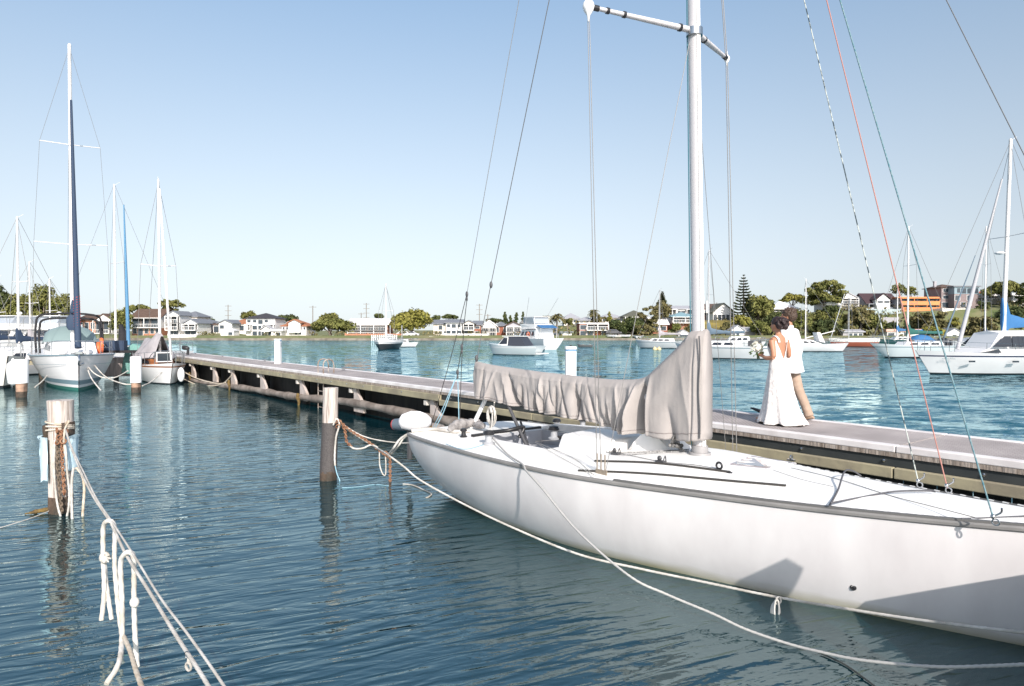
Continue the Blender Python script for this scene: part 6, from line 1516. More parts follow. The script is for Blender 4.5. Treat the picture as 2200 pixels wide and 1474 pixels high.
# ---------------------------------------------------------------- trees
def leafmat(name, a, b):
    m = mat(name, a, .8, island=.35, col2=b, scale=.35, spec=.2)
    return m
LG = leafmat('leaf olive', (.095, .105, .028), (.16, .155, .05)); LDk = leafmat('leaf dark', (.040, .056, .020), (.085, .095, .032)); LY = leafmat('leaf yellow green', (.15, .15, .03), (.22, .20, .05)); LB_ = leafmat('leaf bluish', (.045, .06, .03), (.07, .08, .035)); LGm = leafmat('leaf gum', (.09, .085, .034), (.16, .135, .06)); BARK = mat('bark', (.20, .16, .13), .95, col2=(.30, .25, .21), scale=2)
TG = 'trees on the far shore'
tr_ = random.Random(11)
def crown_mesh(w_, h, clumps, leaves, ls, shape='round', dens=1.0):
    q = MB(); g = tr_; cl = []
    for i in range(clumps):
        if shape == 'round':
            a = g.uniform(0, 2 * math.pi); ph = math.asin(g.uniform(-.35, 1)); rr = g.uniform(.45, .82)
            c = Vector((math.cos(a) * math.cos(ph) * rr * w_ / 2, math.sin(a) * math.cos(ph) * rr * w_ / 2, math.sin(ph) * rr * h * .5))
            r_ = g.uniform(.14, .26) * min(w_, h * 1.3)
        elif shape == 'flat':
            a = g.uniform(0, 2 * math.pi); rr = math.sqrt(g.random()) * .85
            c = Vector((math.cos(a) * rr * w_ / 2, math.sin(a) * rr * w_ / 2, h * (.28 * (1 - rr * rr * 1.3)) + g.uniform(-.12, .12) * h)); r_ = g.uniform(.10, .17) * w_
        elif shape == 'cone':
            u = g.random() ** .8; a = g.uniform(0, 2 * math.pi); rr = (1 - u) * .5
            c = Vector((math.cos(a) * rr * w_ * .7, math.sin(a) * rr * w_ * .7, -h / 2 + h * (.08 + .86 * u))); r_ = w_ * (.32 * (1 - u) + .10)
        else:   # open gum
            a = g.uniform(0, 2 * math.pi); rr = g.uniform(.2, .9); c = Vector((math.cos(a) * rr * w_ / 2, math.sin(a) * rr * w_ / 2, g.uniform(-.45, .42) * h * (1.05 - .4 * rr))); r_ = g.uniform(.09, .16) * w_
        cl.append((c, r_))
    per = max(20, int(leaves / clumps))
    flat = .55 if shape in ('flat', 'gum') else .8
    for c, r_ in cl:
        for k in range(per):
            d = Vector((g.gauss(0, 1), g.gauss(0, 1), g.gauss(0, 1) + .35)).normalized(); p = c + Vector((d.x, d.y, d.z * flat)) * r_ * (g.random() ** .35) * g.uniform(.8, 1.12)
            n_ = (d + Vector((g.uniform(-.9, .9), g.uniform(-.9, .9), g.uniform(-.4, .9)))).normalized(); t = n_.orthogonal().normalized(); b_ = n_.cross(t); an = g.uniform(0, 6.28); e = t * math.cos(an) + b_ * math.sin(an); f_ = n_.cross(e); s = ls * g.uniform(.6, 1.3)
            i0 = len(q.v); q.v += [p - e * s - f_ * s * .3, p + f_ * s * .55, p + e * s - f_ * s * .2, p - f_ * s * .6]; q.f.append([i0, i0 + 1, i0 + 2, i0 + 3]); q.mi.append(0)
    return q, cl
def tree(name, px0, px1, y0, y1, dep, lab, m=LG, shape='round', clumps=26, leaves=2600, ls=.42, group=TG, cat='tree', base=None):
    cx = (px0 + px1) / 2; c = D(cx, (y0 + y1) / 2, dep); w_ = (px1 - px0) * dep / 1500; h = (y1 - y0) * dep / 1500; g0 = base if base is not None else gz(c.x, dep)
    root = empty(name, (c.x, dep, g0), 0, lab, cat, group); cz = c.z - g0
    ls = ls * min(1.25, .55 + w_ / 16)
    q, cl = crown_mesh(w_, h, clumps, leaves, ls, shape)
    for i in range(len(q.v)): q.v[i] = q.v[i] + Vector((0, 0, cz))
    q.build('crown', m, root)
    q = MB(); th = max(.4, cz - h * .25); r_ = max(.12, w_ * .035); q.tube([(0, 0, -1), (.1, 0, th * .5), (0, .1, th)], [r_ * 1.2, r_, r_ * .7], 8)
    for (cc, rr) in cl[::max(1, len(cl) // 7)]:
        q.tube(spline([(0, .05, th * .7), (cc.x * .4, cc.y * .4, (th * .8 + cc.z + cz) / 2 - .1), (cc.x * .9, cc.y * .9, cc.z + cz)], 4), r_ * .32, 5)
    q.build('trunk', BARK, root); return root
def pine(name, px, y0, y1, wpx, dep, lab):
    a = D(px, y0, dep); b = D(px, y1, dep); h = a.z - b.z; w_ = wpx * dep / 1500; g0 = gz(a.x, dep); root = empty(name, (a.x, dep, g0), 0, lab, 'tree', TG); z0 = b.z - g0; g = tr_
    q = MB(); q.tube([(0, 0, -1), (0, 0, z0 + h * .5), (0, 0, z0 + h)], [.4, .25, .05], 8); q.build('trunk', BARK, root)
    q = MB(); tiers = 17
    for t in range(tiers):
        u = t / (tiers - 1); z = z0 + h * (.02 + .96 * u); rr = w_ / 2 * (1 - u) ** .75 * g.uniform(.85, 1.08) + .25
        if u < .25: rr *= .75 + u
        nb = 9 if u < .8 else 6
        for k in range(nb):
            an = 2 * math.pi * (k + g.uniform(-.25, .25)) / nb + t * .7; d = Vector((math.cos(an), math.sin(an), 0)); s_ = Vector((-d.y, d.x, 0)); L = rr * g.uniform(.8, 1.08); n_ = 8
            for i in range(n_):
                f0 = i / n_; f1 = (i + 1) / n_; p0 = d * L * f0 + Vector((0, 0, z - .18 * L * math.sin(f0 * 2.2) + .22 * L * f0 * f0)); p1 = d * L * f1 + Vector((0, 0, z - .18 * L * math.sin(f1 * 2.2) + .22 * L * f1 * f1)); ww = .42 * math.sin(math.pi * min(1, (f1 * .8 + .2))) + .14
                if i < 1: continue
                for sd in (-1, 1):
                    i0 = len(q.v); q.v += [p0, p1, p1 + s_ * sd * ww * .8 + Vector((0, 0, .14)) + d * .15, p0 + s_ * sd * ww + Vector((0, 0, .18))]; q.f.append([i0, i0 + 1, i0 + 2, i0 + 3]); q.mi.append(0)
                i0 = len(q.v); q.v += [p0 + Vector((0, 0, -.12)), p1 + Vector((0, 0, -.1)), p1 + Vector((0, 0, .28)), p0 + Vector((0, 0, .3))]; q.f.append([i0, i0 + 1, i0 + 2, i0 + 3]); q.mi.append(0)
    q.build('crown', LB_, root)
def palm(px, y0, y1, dep, lab, fr=2.6):
    a = D(px, y0, dep); b = D(px, y1, dep); g0 = min(b.z, gz(a.x, dep)); root = empty('palm_tree', (a.x, dep, g0), 0, lab, 'palm tree', 'palm trees on the far shore'); h = a.z - g0 - fr * .35
    q = MB(); q.tube([(0, 0, -.5), (.1, 0, h * .5), (0, 0, h)], [.28, .22, .24], 8); q.build('trunk', BARK, root); q = MB(); g = tr_
    for k in range(34):
        an = g.uniform(0, 6.28); up = g.uniform(-.5, 1.0); d = Vector((math.cos(an), math.sin(an), 0)); s_ = Vector((-d.y, d.x, 0)); L = fr * g.uniform(.8, 1.1); P0 = Vector((0, 0, h)); n_ = 7; pv = P0
        for i in range(1, n_ + 1):
            f_ = i / n_; p = P0 + d * L * (f_ * (1 - .25 * up)) + Vector((0, 0, L * (up * f_ - (.55 + .3 * up) * f_ * f_))); ww = .34 * math.sin(math.pi * (f_ * .85 + .1))
            for sd in (-1, 1):
                i0 = len(q.v); q.v += [pv, p, p + s_ * sd * ww - Vector((0, 0, .16)), pv + s_ * sd * ww - Vector((0, 0, .18))]; q.f.append([i0, i0 + 1, i0 + 2, i0 + 3]); q.mi.append(0)
            pv = p
    q.build('crown', LGm, root)
# left wood, tree by tree
T = [
 (-60, 30, 612, 720, 150, LDk, 'round', 'dark tree at the extreme left edge'), (10, 70, 628, 722, 160, LG, 'round', 'olive tree behind the lone mast at the left'), (55, 125, 612, 722, 158, LG, 'round', 'tallest olive tree behind the marina'), (112, 158, 622, 722, 160, LG, 'round', 'broad olive tree behind the biggest sloop'), (150, 172, 645, 722, 165, LDk, 'round', 'narrow dark tree at the right end of the marina wood'),
 (232, 284, 664, 724, 175, LG, 'round', 'bushy tree behind the pale blue furled jib'), (270, 330, 652, 690, 215, LG, 'flat', 'flat-topped tree over the brown-roofed house'), (338, 398, 638, 682, 218, LG, 'gum', 'tall open gum tree over the stacked balconies'),
 (512, 553, 669, 690, 230, LG, 'round', 'tree peeping above the cottage left of the pyramid roof'), (590, 645, 676, 702, 232, LDk, 'flat', 'low tree line between the three-storey and orange-roofed houses'), (447, 462, 684, 700, 226, LDk, 'round', 'dark bush on the skyline above the grass slope'),
 (658, 760, 684, 722, 195, LG, 'flat', 'wide spreading fig tree with low dark canopy'), (684, 730, 671, 700, 206, LG, 'round', 'rounded tree rising behind the spreading fig'), (796, 826, 673, 690, 226, LDk, 'round', 'dark tree above the white verandahed roof'),
 (840, 932, 664, 722, 196, LY, 'round', 'big round yellow-green tree beside the parked cars'), (925, 948, 676, 694, 230, LDk, 'round', 'dark small tree right of the big round tree'), (944, 985, 676, 690, 232, LDk, 'flat', 'low dark tree above the townhouse roofs'), (1040, 1082, 685, 697, 232, LDk, 'flat', 'low dark hedge line above the white-gabled house'),
 (1078, 1092, 668, 700, 214, LDk, 'cone', 'leftmost of the slim dark conifers'), (1090, 1103, 676, 702, 212, LDk, 'cone', 'second slim conifer, shorter than its neighbours'), (1103, 1116, 668, 702, 213, LDk, 'cone', 'third slim dark conifer'), (1118, 1129, 668, 700, 214, LDk, 'cone', 'rightmost slim dark conifer'),
 (1266, 1284, 661, 690, 224, LDk, 'round', 'dark ragged tree above the white cottages'), (1262, 1302, 672, 700, 212, LGm, 'gum', 'brown-green tree above the brick flats'), (1302, 1315, 668, 694, 214, LY, 'cone', 'slim yellow-green conifer above the brick flats'), (1300, 1340, 688, 724, 198, LDk, 'round', 'dark tree right of the brick flats'), (1206, 1232, 684, 704, 206, LG, 'round', 'round bush above the path'),
 (1330, 1385, 680, 728, 193, LDk, 'round', 'dark waterside tree mass left of the small white sloop mast'), (1370, 1420, 652, 726, 196, LGm, 'gum', 'tall brown-green gum left of the small white sloop mast'), (1400, 1442, 646, 700, 205, LGm, 'round', 'dense gum crown below the small pine'), (1362, 1400, 694, 728, 190, LGm, 'gum', 'weeping waterside tree below the tall gum'),
 (1440, 1466, 694, 722, 192, LG, 'round', 'round olive tree behind the tiny white cottage'), (1470, 1512, 696, 722, 194, LGm, 'gum', 'scrubby bushes left of the keelboat mast'), (1546, 1575, 692, 716, 196, LGm, 'round', 'bush between the terraces and the white boat shed'),
 (1596, 1664, 632, 706, 207, LG, 'round', 'broad olive tree behind the bride, right of the big pine'), (1570, 1612, 678, 706, 200, LY, 'round', 'light green bush under the big pine'), (1605, 1660, 690, 724, 192, LG, 'round', 'waterside hedge tree left of the bride'), (1640, 1700, 668, 722, 200, LDk, 'round', 'dark tree mass right behind the couple'), (1674, 1730, 630, 662, 230, LY, 'flat', 'yellow-green canopy above the white roof behind the couple'),
 (1728, 1812, 600, 660, 216, LG, 'gum', 'tallest spreading gum on the ridge right of the couple'), (1690, 1745, 664, 728, 192, LG, 'round', 'rounded olive tree beside the groom'), (1736, 1776, 664, 705, 200, LG, 'round', 'rounded tree behind the trailer yacht mast'), (1730, 1800, 686, 728, 192, LDk, 'round', 'dark waterside thicket behind the trailer yacht'), (1780, 1830, 672, 712, 200, LG, 'round', 'olive shrub mass below the glazed pavilion'), (1815, 1880, 652, 722, 196, LGm, 'gum', 'pale-limbed gum above the grey-green boathouse'), (1862, 1905, 672, 728, 194, LG, 'round', 'green tree left of the green yacht mast'), (1765, 1815, 656, 690, 208, LDk, 'round', 'dark shrubs under the glazed pavilion'),
 (1898, 1930, 690, 724, 192, LDk, 'round', 'dark tree above the long boathouse'), (1916, 1948, 608, 640, 232, LG, 'round', 'rounded skyline tree left of the orange block'), (1944, 1972, 616, 642, 232, LG, 'round', 'darker skyline tree above the orange block'), (1996, 2014, 616, 640, 226, LDk, 'cone', 'small pointed conifer between the orange block and the mansion'),
 (1960, 2034, 666, 716, 198, LGm, 'gum', 'ragged tree under the orange block'), (1975, 2030, 700, 730, 189, LY, 'round', 'low yellow-green bushes right of the long boathouse'), (2036, 2060, 680, 708, 200, LY, 'round', 'pale bush on the lawn above the gabled boathouse'),
 (2070, 2140, 676, 728, 192, LGm, 'gum', 'ragged shrub mass behind the furled grey jib'), (2098, 2125, 640, 676, 205, LDk, 'gum', 'palm-like shrub beside the terrace wall'), (2118, 2192, 598, 660, 208, LG, 'flat', 'great fig tree on the skyline at the right'), (2140, 2215, 655, 732, 196, LDk, 'round', 'dark shrubbery under the fig tree at the right edge'), (2184, 2230, 600, 660, 200, LDk, 'gum', 'dark spiky tree at the extreme right edge'),
]
for (a, b, c, d, dep, m, sh, lab) in T:
    dep = max(dep, 191)
    size = (b - a) * (d - c); nl = int(min(5200, 500 + size * .75)); nc = 14 if size < 900 else 24 if size < 2500 else 40
    tree('conifer' if sh == 'cone' else 'gum_tree' if sh == 'gum' else 'broadleaf_tree', a, b, c, d, dep, lab, m, sh, clumps=nc, leaves=nl, ls=.40)
pine('norfolk_pine', 1598, 590, 690, 62, 206, 'tall tiered pine standing on the skyline left of the bride')
pine('norfolk_pine', 1423, 627, 672, 26, 214, 'small tiered pine left of the keelboat mast')
palm(1170, 676, 722, 196, 'left of the two palms right of the flybridge cruiser'); palm(1196, 672, 722, 194, 'right, fuller palm beside the path'); palm(1276, 664, 690, 218, 'palm-like tree above the brick flats', 2.0); palm(2112, 662, 680, 203, 'palm beside the mansion terrace wall', 2.2)
# garden hedges and undergrowth along the slope
q, cl = crown_mesh(10, 3, 10, 10, .3)
hb = MB(); g = tr_
for k in range(9000):
    px = g.uniform(1180, 2240); x = (px - 1100) / 1500 * 200; y = shore_y(x) + g.uniform(3, 36)
    if px < 1340 and g.random() < .75: continue
    if 2020 < px < 2115 and y > 196: continue
    if noise.noise(Vector((x * .10, y * .10, 4))) < .0: continue
    z = gz(x, y) + g.uniform(0, 1.7); s = g.uniform(.3, .6); p = Vector((x, y, z)); d = Vector((g.uniform(-1, 1), g.uniform(-1, 0), g.uniform(-.2, 1))).normalized(); t = d.orthogonal().normalized(); b_ = d.cross(t); i0 = len(hb.v)
    hb.v += [p - t * s, p + b_ * s * .6, p + t * s, p - b_ * s * .6]; hb.f.append([i0, i0 + 1, i0 + 2, i0 + 3]); hb.mi.append(0)
for k in range(2600):
    px = g.uniform(250, 1200); x = (px - 1100) / 1500 * 193; y = shore_y(x) + g.uniform(4, 8) + (30 if g.random() < .35 else 0)
    if noise.noise(Vector((x * .16, 3, 9))) < .12: continue
    z = gz(x, y) + g.uniform(0, 1.15); s = g.uniform(.22, .42); p = Vector((x, y, z)); d = Vector((g.uniform(-1, 1), g.uniform(-1, 0), g.uniform(-.2, 1))).normalized(); t = d.orthogonal().normalized(); b_ = d.cross(t); i0 = len(hb.v)
    hb.v += [p - t * s, p + b_ * s * .6, p + t * s, p - b_ * s * .6]; hb.f.append([i0, i0 + 1, i0 + 2, i0 + 3]); hb.mi.append(0)
o = hb.build('undergrowth', LGm, None); tag(o, 'scrubby green undergrowth covering the slope of the far shore', 'undergrowth', kind='stuff')
# ---------------------------------------------------------------- the couple on the jetty
def remesh(o, vox, smooth=2):
    m = o.modifiers.new('r', 'REMESH'); m.mode = 'VOXEL'; m.voxel_size = vox; m.use_smooth_shade = True
    s = o.modifiers.new('s', 'SMOOTH'); s.factor = .6; s.iterations = smooth
    return o
def limb(q, pts, rs, n=14): q.tube(spline(pts, 6) if len(pts) > 2 else pts, [interp(i, [(k * 6, r_) for k, r_ in enumerate(rs)]) for i in range((len(pts) - 1) * 6 + 1)] if len(pts) > 2 else rs, n)
def hand(q, wrist, dirv, palm_n, curl=.9, L=.18):
    """palm and five bent fingers; dirv = along hand, palm_n = out of the palm"""
    d = Vector(dirv).normalized(); n_ = Vector(palm_n); n_ = (n_ - d * n_.dot(d)).normalized(); s = d.cross(n_); w0 = Vector(wrist)
    q.tube([w0, w0 + d * .03, w0 + d * .085], [.022, .03, .034], 10)
    for k, (off, ln) in enumerate(((-.030, .075), (-.010, .085), (.010, .080), (.029, .062))):
        p = w0 + d * .08 + s * off; pts = [p]; a = .25
        for j in range(4): a += curl * .55; p = p + (d * math.cos(a) + n_ * math.sin(a)) * ln / 3.4; pts.append(p)
        q.tube([pts[0]] + pts[1:], [.0095, .0095, .009, .0085, .007], 7)
    p = w0 + d * .03 - s * .028; q.tube([p, p - s * .02 + d * .025 + n_ * .015, p - s * .012 + d * .05 + n_ * .038], [.012, .0105, .008], 7)
def head(q, c, f, s=1.0):
    """skull, jaw, nose, ears; c centre of the head, f facing angle"""
    M_ = Matrix.Translation(Vector(c)) @ Matrix.Rotation(f, 4, 'Z') @ Matrix.Scale(s, 4)
    q.ball((-.01, 0, .02), .096, .075, .105, 20, 14, M=M_); q.ball((.03, 0, -.045), .058, .054, .065, 16, 10, M=M_); q.ball((.06, 0, -.085), .024, .028, .022, 10, 8, M=M_)
    q.tube([M_ @ Vector(p) for p in ((.082, 0, .015), (.108, 0, -.022), (.085, 0, -.034))], [.010, .015, .012], 8)
    for y in (-.076, .076): q.ball((-.005, y, -.012), .020, .009, .032, 10, 8, M=M_)
    q.ball((.082, 0, -.058), .012, .022, .008, 8, 6, M=M_); q.ball((.078, 0, -.068), .012, .019, .008, 8, 6, M=M_)
    for y in (-.032, .032): q.ball((.078, y, .034), .013, .022, .006, 8, 6, M=M_)
    return M_
# bride -------------------------------------------------
bp = P(1671, 908, JZ + .01); view = math.atan2(bp.y, bp.x); bf = view + R(52)
br = empty('person', (bp.x, bp.y, JZ), bf, 'bride in a low-backed white lace gown holding a bouquet, walking along the jetty', 'person', 'wedding couple')
q = MB()
# torso, hips, neck: local +x is forward, +y her left (towards the camera)
rg = []
for z, ry, rx, ox in ((.80, .165, .125, -.02), (.90, .175, .130, -.025), (.98, .155, .110, -.01), (1.06, .130, .092, 0), (1.15, .140, .098, .01), (1.24, .155, .108, .015), (1.32, .165, .100, .005), (1.37, .155, .080, -.005), (1.405, .095, .062, -.01), (1.44, .05, .05, -.005)):
    rg.append([(ox + rx * math.cos(2 * math.pi * j / 24), ry * math.sin(2 * math.pi * j / 24), z) for j in range(24)])
q.rings(rg); q.ball((.085, .06, 1.25), .05, .055, .055); q.ball((.085, -.06, 1.25), .05, .055, .055)
q.tube([(-.01, 0, 1.38), (.0, 0, 1.44), (.02, 0, 1.52)], [.056, .047, .048], 14)
head(q, (.035, 0, 1.585), R(4), .98)
q.tube([(-.01, .10, 1.345), (-.01, .175, 1.335)], [.055, .05], 12)
limb(q, [(-.01, .175, 1.335), (-.06, .205, 1.20), (-.085, .215, 1.075)], [.052, .044, .038])
limb(q, [(-.085, .215, 1.075), (.06, .20, 1.055), (.185, .15, 1.085)], [.038, .034, .023])
hand(q, (.185, .15, 1.085), (.9, -.25, .3), (.1, -.9, .3), 1.0)
q.tube([(-.01, -.10, 1.345), (-.01, -.175, 1.335)], [.055, .05], 12)
limb(q, [(-.01, -.175, 1.335), (-.02, -.22, 1.20), (-.01, -.26, 1.08)], [.052, .044, .038]); limb(q, [(-.01, -.26, 1.08), (.10, -.28, 1.10), (.2, -.24, 1.16)], [.038, .034, .023]); hand(q, (.2, -.24, 1.16), (.8, -.3, .3), (.2, .2, -1), .8)
for y, x0, x1 in ((.09, .12, .20), (-.09, -.05, -.22)):
    limb(q, [(-.01, y, .86), (x0 * .6, y, .48), (x1, y, .10)], [.085, .058, .034]); q.ball((x1 + .06, y, .055), .10, .036, .03)
body = remesh(q.build('body', SKIN, br), .0075, 4)
# gown: bodice loft with a deep open V at the back, flowing skirt
DR = [(.015, .325, .32, -.06), (.05, .315, .31, -.055), (.12, .285, .285, -.045), (.25, .25, .245, -.035), (.40, .23, .22, -.03), (.55, .21, .195, -.025), (.70, .20, .175, -.025), (.82, .183, .148, -.02), (.92, .182, .140, -.025), (1.0, .160, .118, -.01), (1.06, .142, .103, 0), (1.13, .146, .108, .01), (1.20, .158, .125, .022), (1.27, .165, .128, .022), (1.325, .172, .105, .005), (1.36, .16, .085, -.005)]
def dprof(z):
    ks = [d[0] for d in DR]; return tuple(cinterp(z, [(d[0], d[k]) for d in DR]) for k in (1, 2, 3))
q = MB(); NA = 96; zs_ = [.015 + (1.365 - .015) * i / 110 for i in range(111)]; grid = []
for z in zs_:
    ry, rx, ox = dprof(z); row = []
    k_ = max(0, (.95 - z) / .95)
    for j in range(NA):
        a = 2 * math.pi * j / NA; fold_ = 1 + k_ ** 1.3 * (.075 * math.sin(9 * a + 1.5 * z) + .035 * math.sin(17 * a + 2) + .02 * math.sin(5 * a - 2 * z))
        tr__ = (-.10 * k_ ** 2) if math.cos(a) < 0 else .05 * k_ ** 2
        zz = z + (.014 * math.sin(7 * a) + .008 * math.sin(13 * a) if z < .03 else 0)
        row.append((ox + tr__ * abs(math.cos(a)) + rx * fold_ * math.cos(a), ry * fold_ * math.sin(a), max(.008, zz)))
    grid.append(row)
for row in grid: q.v += [Vector(p) for p in row]
for i in range(len(zs_) - 1):
    z = (zs_[i] + zs_[i + 1]) / 2
    for j in range(NA):
        a = (2 * math.pi * (j + .5) / NA + math.pi) % (2 * math.pi) - math.pi   # 0 front, ±pi back, pi/2 her left
        back = math.pi - abs(a)
        if z > 1.02 and back < (z - 1.02) / .34 * .98: continue                # open back
        if z > 1.19 and abs(abs(a) - 1.62) < .62 * min(1, (z - 1.19) / .08) and not (z > 1.19 and back < .98 and False):
            if abs(a) > 1.0 and abs(a) < 2.16 - .15: continue                   # armholes
        if z > 1.27 and abs(a) < .75 * min(1, (z - 1.27) / .05): continue
        k = (j + 1) % NA; q.f.append([i * NA + j, i * NA + k, (i + 1) * NA + k, (i + 1) * NA + j]); q.mi.append(0)
dress = q.build('gown', LACE, br, 60); so = dress.modifiers.new('s', 'SOLIDIFY'); so.thickness = .006; so.offset = 1
for s_ in (-1, 1):
    q = MB(); pts = spline([(-.085, s_ * .085, 1.30), (-.07, s_ * .098, 1.37), (-.01, s_ * .105, 1.405), (.06, s_ * .095, 1.36), (.10, s_ * .085, 1.29)], 5); rg = []
    for p in pts: rg.append([p + Vector((0, s_ * .0 + u * .022, .008 if abs(u) < 1 else 0)) for u in (-1, -.5, .5, 1)] )
    q.rings(rg, cap=False, closed=False); st_ = q.build('strap', LACE, dress, 60); st_.modifiers.new('s', 'SOLIDIFY').thickness = .008
# hair: dark pinned-up curls
q = MB(); hr = random.Random(5); q.ball((.015, 0, 1.635), .102, .086, .095, 20, 14); q.ball((-.035, 0, 1.60), .085, .083, .09, 16, 12); q.ball((-.095, 0, 1.585), .062, .07, .075, 14, 10)
for k in range(60):
    a = hr.uniform(1.6, 4.7); e = hr.uniform(-.9, 1.2); rr = hr.uniform(.02, .028); q.ball((-.06 + .105 * math.cos(a) * math.cos(e), .10 * math.sin(a) * math.cos(e), 1.60 + .095 * math.sin(e)), rr, rr, rr, 8, 6)
remesh(q.build('hair', HAIRD, br), .006, 1)
for y, x in ((.09, .20), (-.09, -.20)):
    q = MB(); q.prism([(x - .06, y - .035, .0), (x + .12, y - .04, .0), (x + .17, y, .0), (x + .12, y + .04, .0), (x - .06, y + .035, .0)], (0, 0, .018)); q.tube([(x - .05, y, .0), (x - .06, y, .07)], [.008, .014], 8); q.torus((x + .08, y, .05), .04, .007, axis=(1, 0, .4)); q.build('sandal', mat('sandal', (.45, .30, .22), .5), br)
# bouquet, held by the bride
bm_ = Matrix.Translation((bp.x, bp.y, JZ)) @ Matrix.Rotation(bf, 4, 'Z')
bc = bm_ @ Vector((.315, .135, 1.175)); bq = empty('bouquet', bc, 0, 'round bouquet of white flowers with green leaves in the bride\'s hand', 'bouquet')
fl = random.Random(9)
q = MB(); q2 = MB(); q3 = MB()
for k in range(34):
    a = fl.uniform(0, 6.28); e = fl.uniform(-.5, 1.5); c = Vector((.085 * math.cos(a) * math.cos(e), .085 * math.sin(a) * math.cos(e), .04 + .085 * math.sin(e))); d = c.normalized(); t = d.orthogonal().normalized(); b_ = d.cross(t)
    for r_, n_ in ((.026, 6), (.016, 5)):
        for j in range(n_):
            an = 2 * math.pi * j / n_ + r_ * 30; v = t * math.cos(an) + b_ * math.sin(an); p = c + d * (.012 if r_ < .02 else 0); i0 = len(q.v)
            q.v += [p, p + v * r_ * .7 + d.cross(v) * r_ * .4 + d * .006, p + v * r_ + d * .012, p + v * r_ * .7 - d.cross(v) * r_ * .4 + d * .006]; q.f.append([i0, i0 + 1, i0 + 2, i0 + 3]); q.mi.append(0)
    q3.ball(c + d * .008, .006, .006, .006, 6, 4)
for k in range(26):
    a = fl.uniform(0, 6.28); e = fl.uniform(-1.0, .9); d = Vector((math.cos(a) * math.cos(e), math.sin(a) * math.cos(e), math.sin(e))); p = d * .08; t = d.orthogonal().normalized(); i0 = len(q2.v); q2.v += [p, p + d * .03 + t * .016, p + d * .06, p + d * .03 - t * .016]; q2.f.append([i0, i0 + 1, i0 + 2, i0 + 3]); q2.mi.append(0)
q.ball((0, 0, .04), .075); q.build('flowers', mat('white petals', (.78, .76, .68), .7), bq); q2.build('leaves', mat('bouquet leaf', (.10, .16, .03), .6), bq); q3.build('flower_centres', mat('pale centre', (.5, .42, .15), .7), bq)
q = MB()
for k in range(9): q.tube([(0, 0, 0), (.03 + .02 * math.cos(k), .02 * math.sin(k), -.14)], .005, 5)
q.tube([(.002, 0, -.03), (.012, 0, -.08)], .017, 8); q.build('stems', mat('stems', (.09, .14, .03), .6), bq)
# groom -------------------------------------------------
gp = P(1716, 905, JZ); gp = Vector((gp.x - .04, gp.y + .30, JZ)); gf = math.atan2(JD.y, JD.x) + R(8)
gr = empty('person', gp, gf, 'groom with tousled brown hair in a loose white linen shirt and khaki trousers, mid-stride', 'person', 'wedding couple')
q = MB(); rg = []
for z, ry, rx, ox in ((.88, .165, .12, 0), (1.0, .165, .115, 0), (1.15, .165, .115, .01), (1.30, .185, .12, .015), (1.42, .195, .115, .01), (1.50, .17, .085, 0), (1.535, .08, .065, 0), (1.56, .06, .06, 0)):
    rg.append([(ox + rx * math.cos(2 * math.pi * j / 24), ry * math.sin(2 * math.pi * j / 24), z) for j in range(24)])
q.rings(rg); q.tube([(0, 0, 1.50), (.01, 0, 1.58), (.03, 0, 1.66)], [.066, .058, .058], 14); head(q, (.04, 0, 1.735), R(24), 1.08)
for s_, ex, hx in ((1, -.03, .10), (-1, -.05, .05)):
    limb(q, [(0, s_ * .16, 1.46), (0, s_ * .225, 1.43), (ex, s_ * .26, 1.16)], [.06, .058, .042]); limb(q, [(ex, s_ * .26, 1.16), (ex + .05, s_ * .27, 1.02), (hx, s_ * .25, .90)], [.042, .036, .026]); hand(q, (hx, s_ * .25, .90), (.35, 0, -1), (.2, -s_ * 1, 0), .5)
limb(q, [(0, .09, .92), (.19, .04, .52), (.33, -.01, .17)], [.09, .065, .04]); limb(q, [(0, -.09, .92), (-.12, -.09, .50), (-.29, -.09, .14)], [.09, .065, .04])
remesh(q.build('body', SKIN, gr), .0085, 4)
# shirt
q = MB(); rg = []
for i in range(46):
    z = .80 + (1.535 - .80) * i / 45; ry = cinterp(z, [(.80, .235), (.95, .215), (1.15, .205), (1.32, .215), (1.43, .222), (1.485, .19), (1.52, .105), (1.56, .075)]); rx = cinterp(z, [(.80, .185), (.95, .165), (1.15, .15), (1.32, .15), (1.43, .135), (1.485, .105), (1.52, .082), (1.56, .07)])
    k_ = max(0, (1.4 - z) / .6)
    rg.append([(-.01 - .03 * k_ + rx * (1 + .05 * k_ * math.sin(7 * a + z * 3) + .03 * noise.noise(Vector((a * 2, z * 6, 1)))) * math.cos(a), ry * (1 + .05 * k_ * math.sin(7 * a + z * 3) + .03 * noise.noise(Vector((a * 2, z * 6, 1)))) * math.sin(a), z + (.015 * math.sin(2 * a) if i == 0 else 0)) for a in [2 * math.pi * j / 48 for j in range(48)]])
q.rings(rg, cap=False); q.rings([[(.006 + .072 * math.cos(2 * math.pi * j / 20), .072 * math.sin(2 * math.pi * j / 20), 1.53) for j in range(20)], [(.012 + .068 * math.cos(2 * math.pi * j / 20), .068 * math.sin(2 * math.pi * j / 20), 1.585) for j in range(20)]], cap=False)
sh_ = q.build('shirt', SHIRT, gr, 70); sh_.modifiers.new('s', 'SOLIDIFY').thickness = .006
for s_, ex, hx in ((1, -.03, .10), (-1, -.05, .05)):
    q = MB(); pts = spline([(0, s_ * .13, 1.455), (0, s_ * .215, 1.43), (ex, s_ * .262, 1.16), (ex + .05, s_ * .272, 1.03), (hx - .01, s_ * .252, .95)], 8); n_ = len(pts)
    q.tube(pts, [interp(i / (n_ - 1), [(0, .085), (.2, .083), (.5, .066), (.8, .06), (1, .055)]) * (1 + .05 * math.sin(i * 1.3)) for i in range(n_)], 16); q.build('sleeve', SHIRT, sh_, 70)
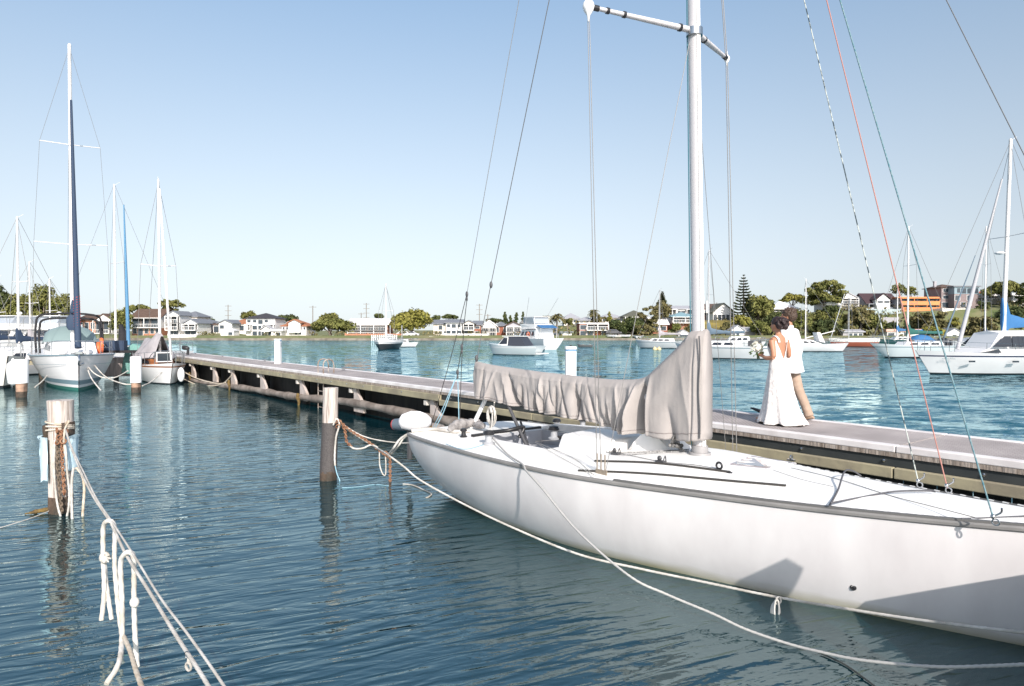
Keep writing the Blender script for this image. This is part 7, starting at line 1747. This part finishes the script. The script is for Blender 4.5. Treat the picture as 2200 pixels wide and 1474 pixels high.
# trousers, shoes, hair
q = MB(); rg = []
for z, ry, rx in ((.80, .18, .135), (.90, .178, .135), (1.0, .17, .125)): rg.append([(rx * math.cos(2 * math.pi * j / 20), ry * math.sin(2 * math.pi * j / 20), z) for j in range(20)])
q.rings(rg)
for pts in ([(0, .09, .92), (.12, .07, .72), (.20, .03, .50), (.28, .0, .30), (.34, -.02, .11)], [(-.0, -.09, .92), (-.05, -.09, .72), (-.12, -.09, .50), (-.22, -.09, .28), (-.30, -.09, .06)]):
    sp = spline(pts, 8); n_ = len(sp); q.tube(sp, [interp(i / (n_ - 1), [(0, .115), (.3, .10), (.55, .080), (.8, .074), (1, .078)]) * (1 + .03 * math.sin(i * 1.9)) for i in range(n_)], 16)
remesh(q.build('trousers', KHAKI, gr), .010, 1)
for x, y, z, a, m_ in ((.50, .0, .085, R(-22), BLACK), (-.27, -.09, .035, R(10), mat('tan shoe', (.35, .24, .17), .5))):  # front shoe coloured black for the shade it is in, rear one tan
    M_ = Matrix.Translation((x, y, z)) @ Matrix.Rotation(a, 4, 'Y'); q = MB(); rg = []
    for t, w_, h_ in ((-.11, .030, .04), (-.08, .038, .075), (0, .040, .070), (.08, .046, .05), (.15, .042, .038), (.19, .018, .02)): rg.append([M_ @ Vector((t, w_ * math.cos(2 * math.pi * j / 12), -.03 + h_ * .5 + h_ * .5 * math.sin(2 * math.pi * j / 12) + .0)) for j in range(12)])
    q.rings(rg); q.build('shoe', m_, gr, 60)
q = MB(); q.ball((.02, 0, 1.785), .115, .098, .095, 20, 14); q.ball((-.035, 0, 1.745), .09, .09, .10, 16, 12)
for k in range(80):
    a = hr.uniform(0, 6.28); e = hr.uniform(.0, 1.4); c = Vector((.0 + .11 * math.cos(a) * math.cos(e), .095 * math.sin(a) * math.cos(e), 1.785 + .09 * math.sin(e)))
    if c.x > .085 and c.z < 1.80: continue
    q.tube([c, c + Vector((hr.uniform(-.03, .03), hr.uniform(-.03, .03), hr.uniform(0, .035)))], [.014, .006], 5)
remesh(q.build('hair', HAIRB, gr), .006, 1)
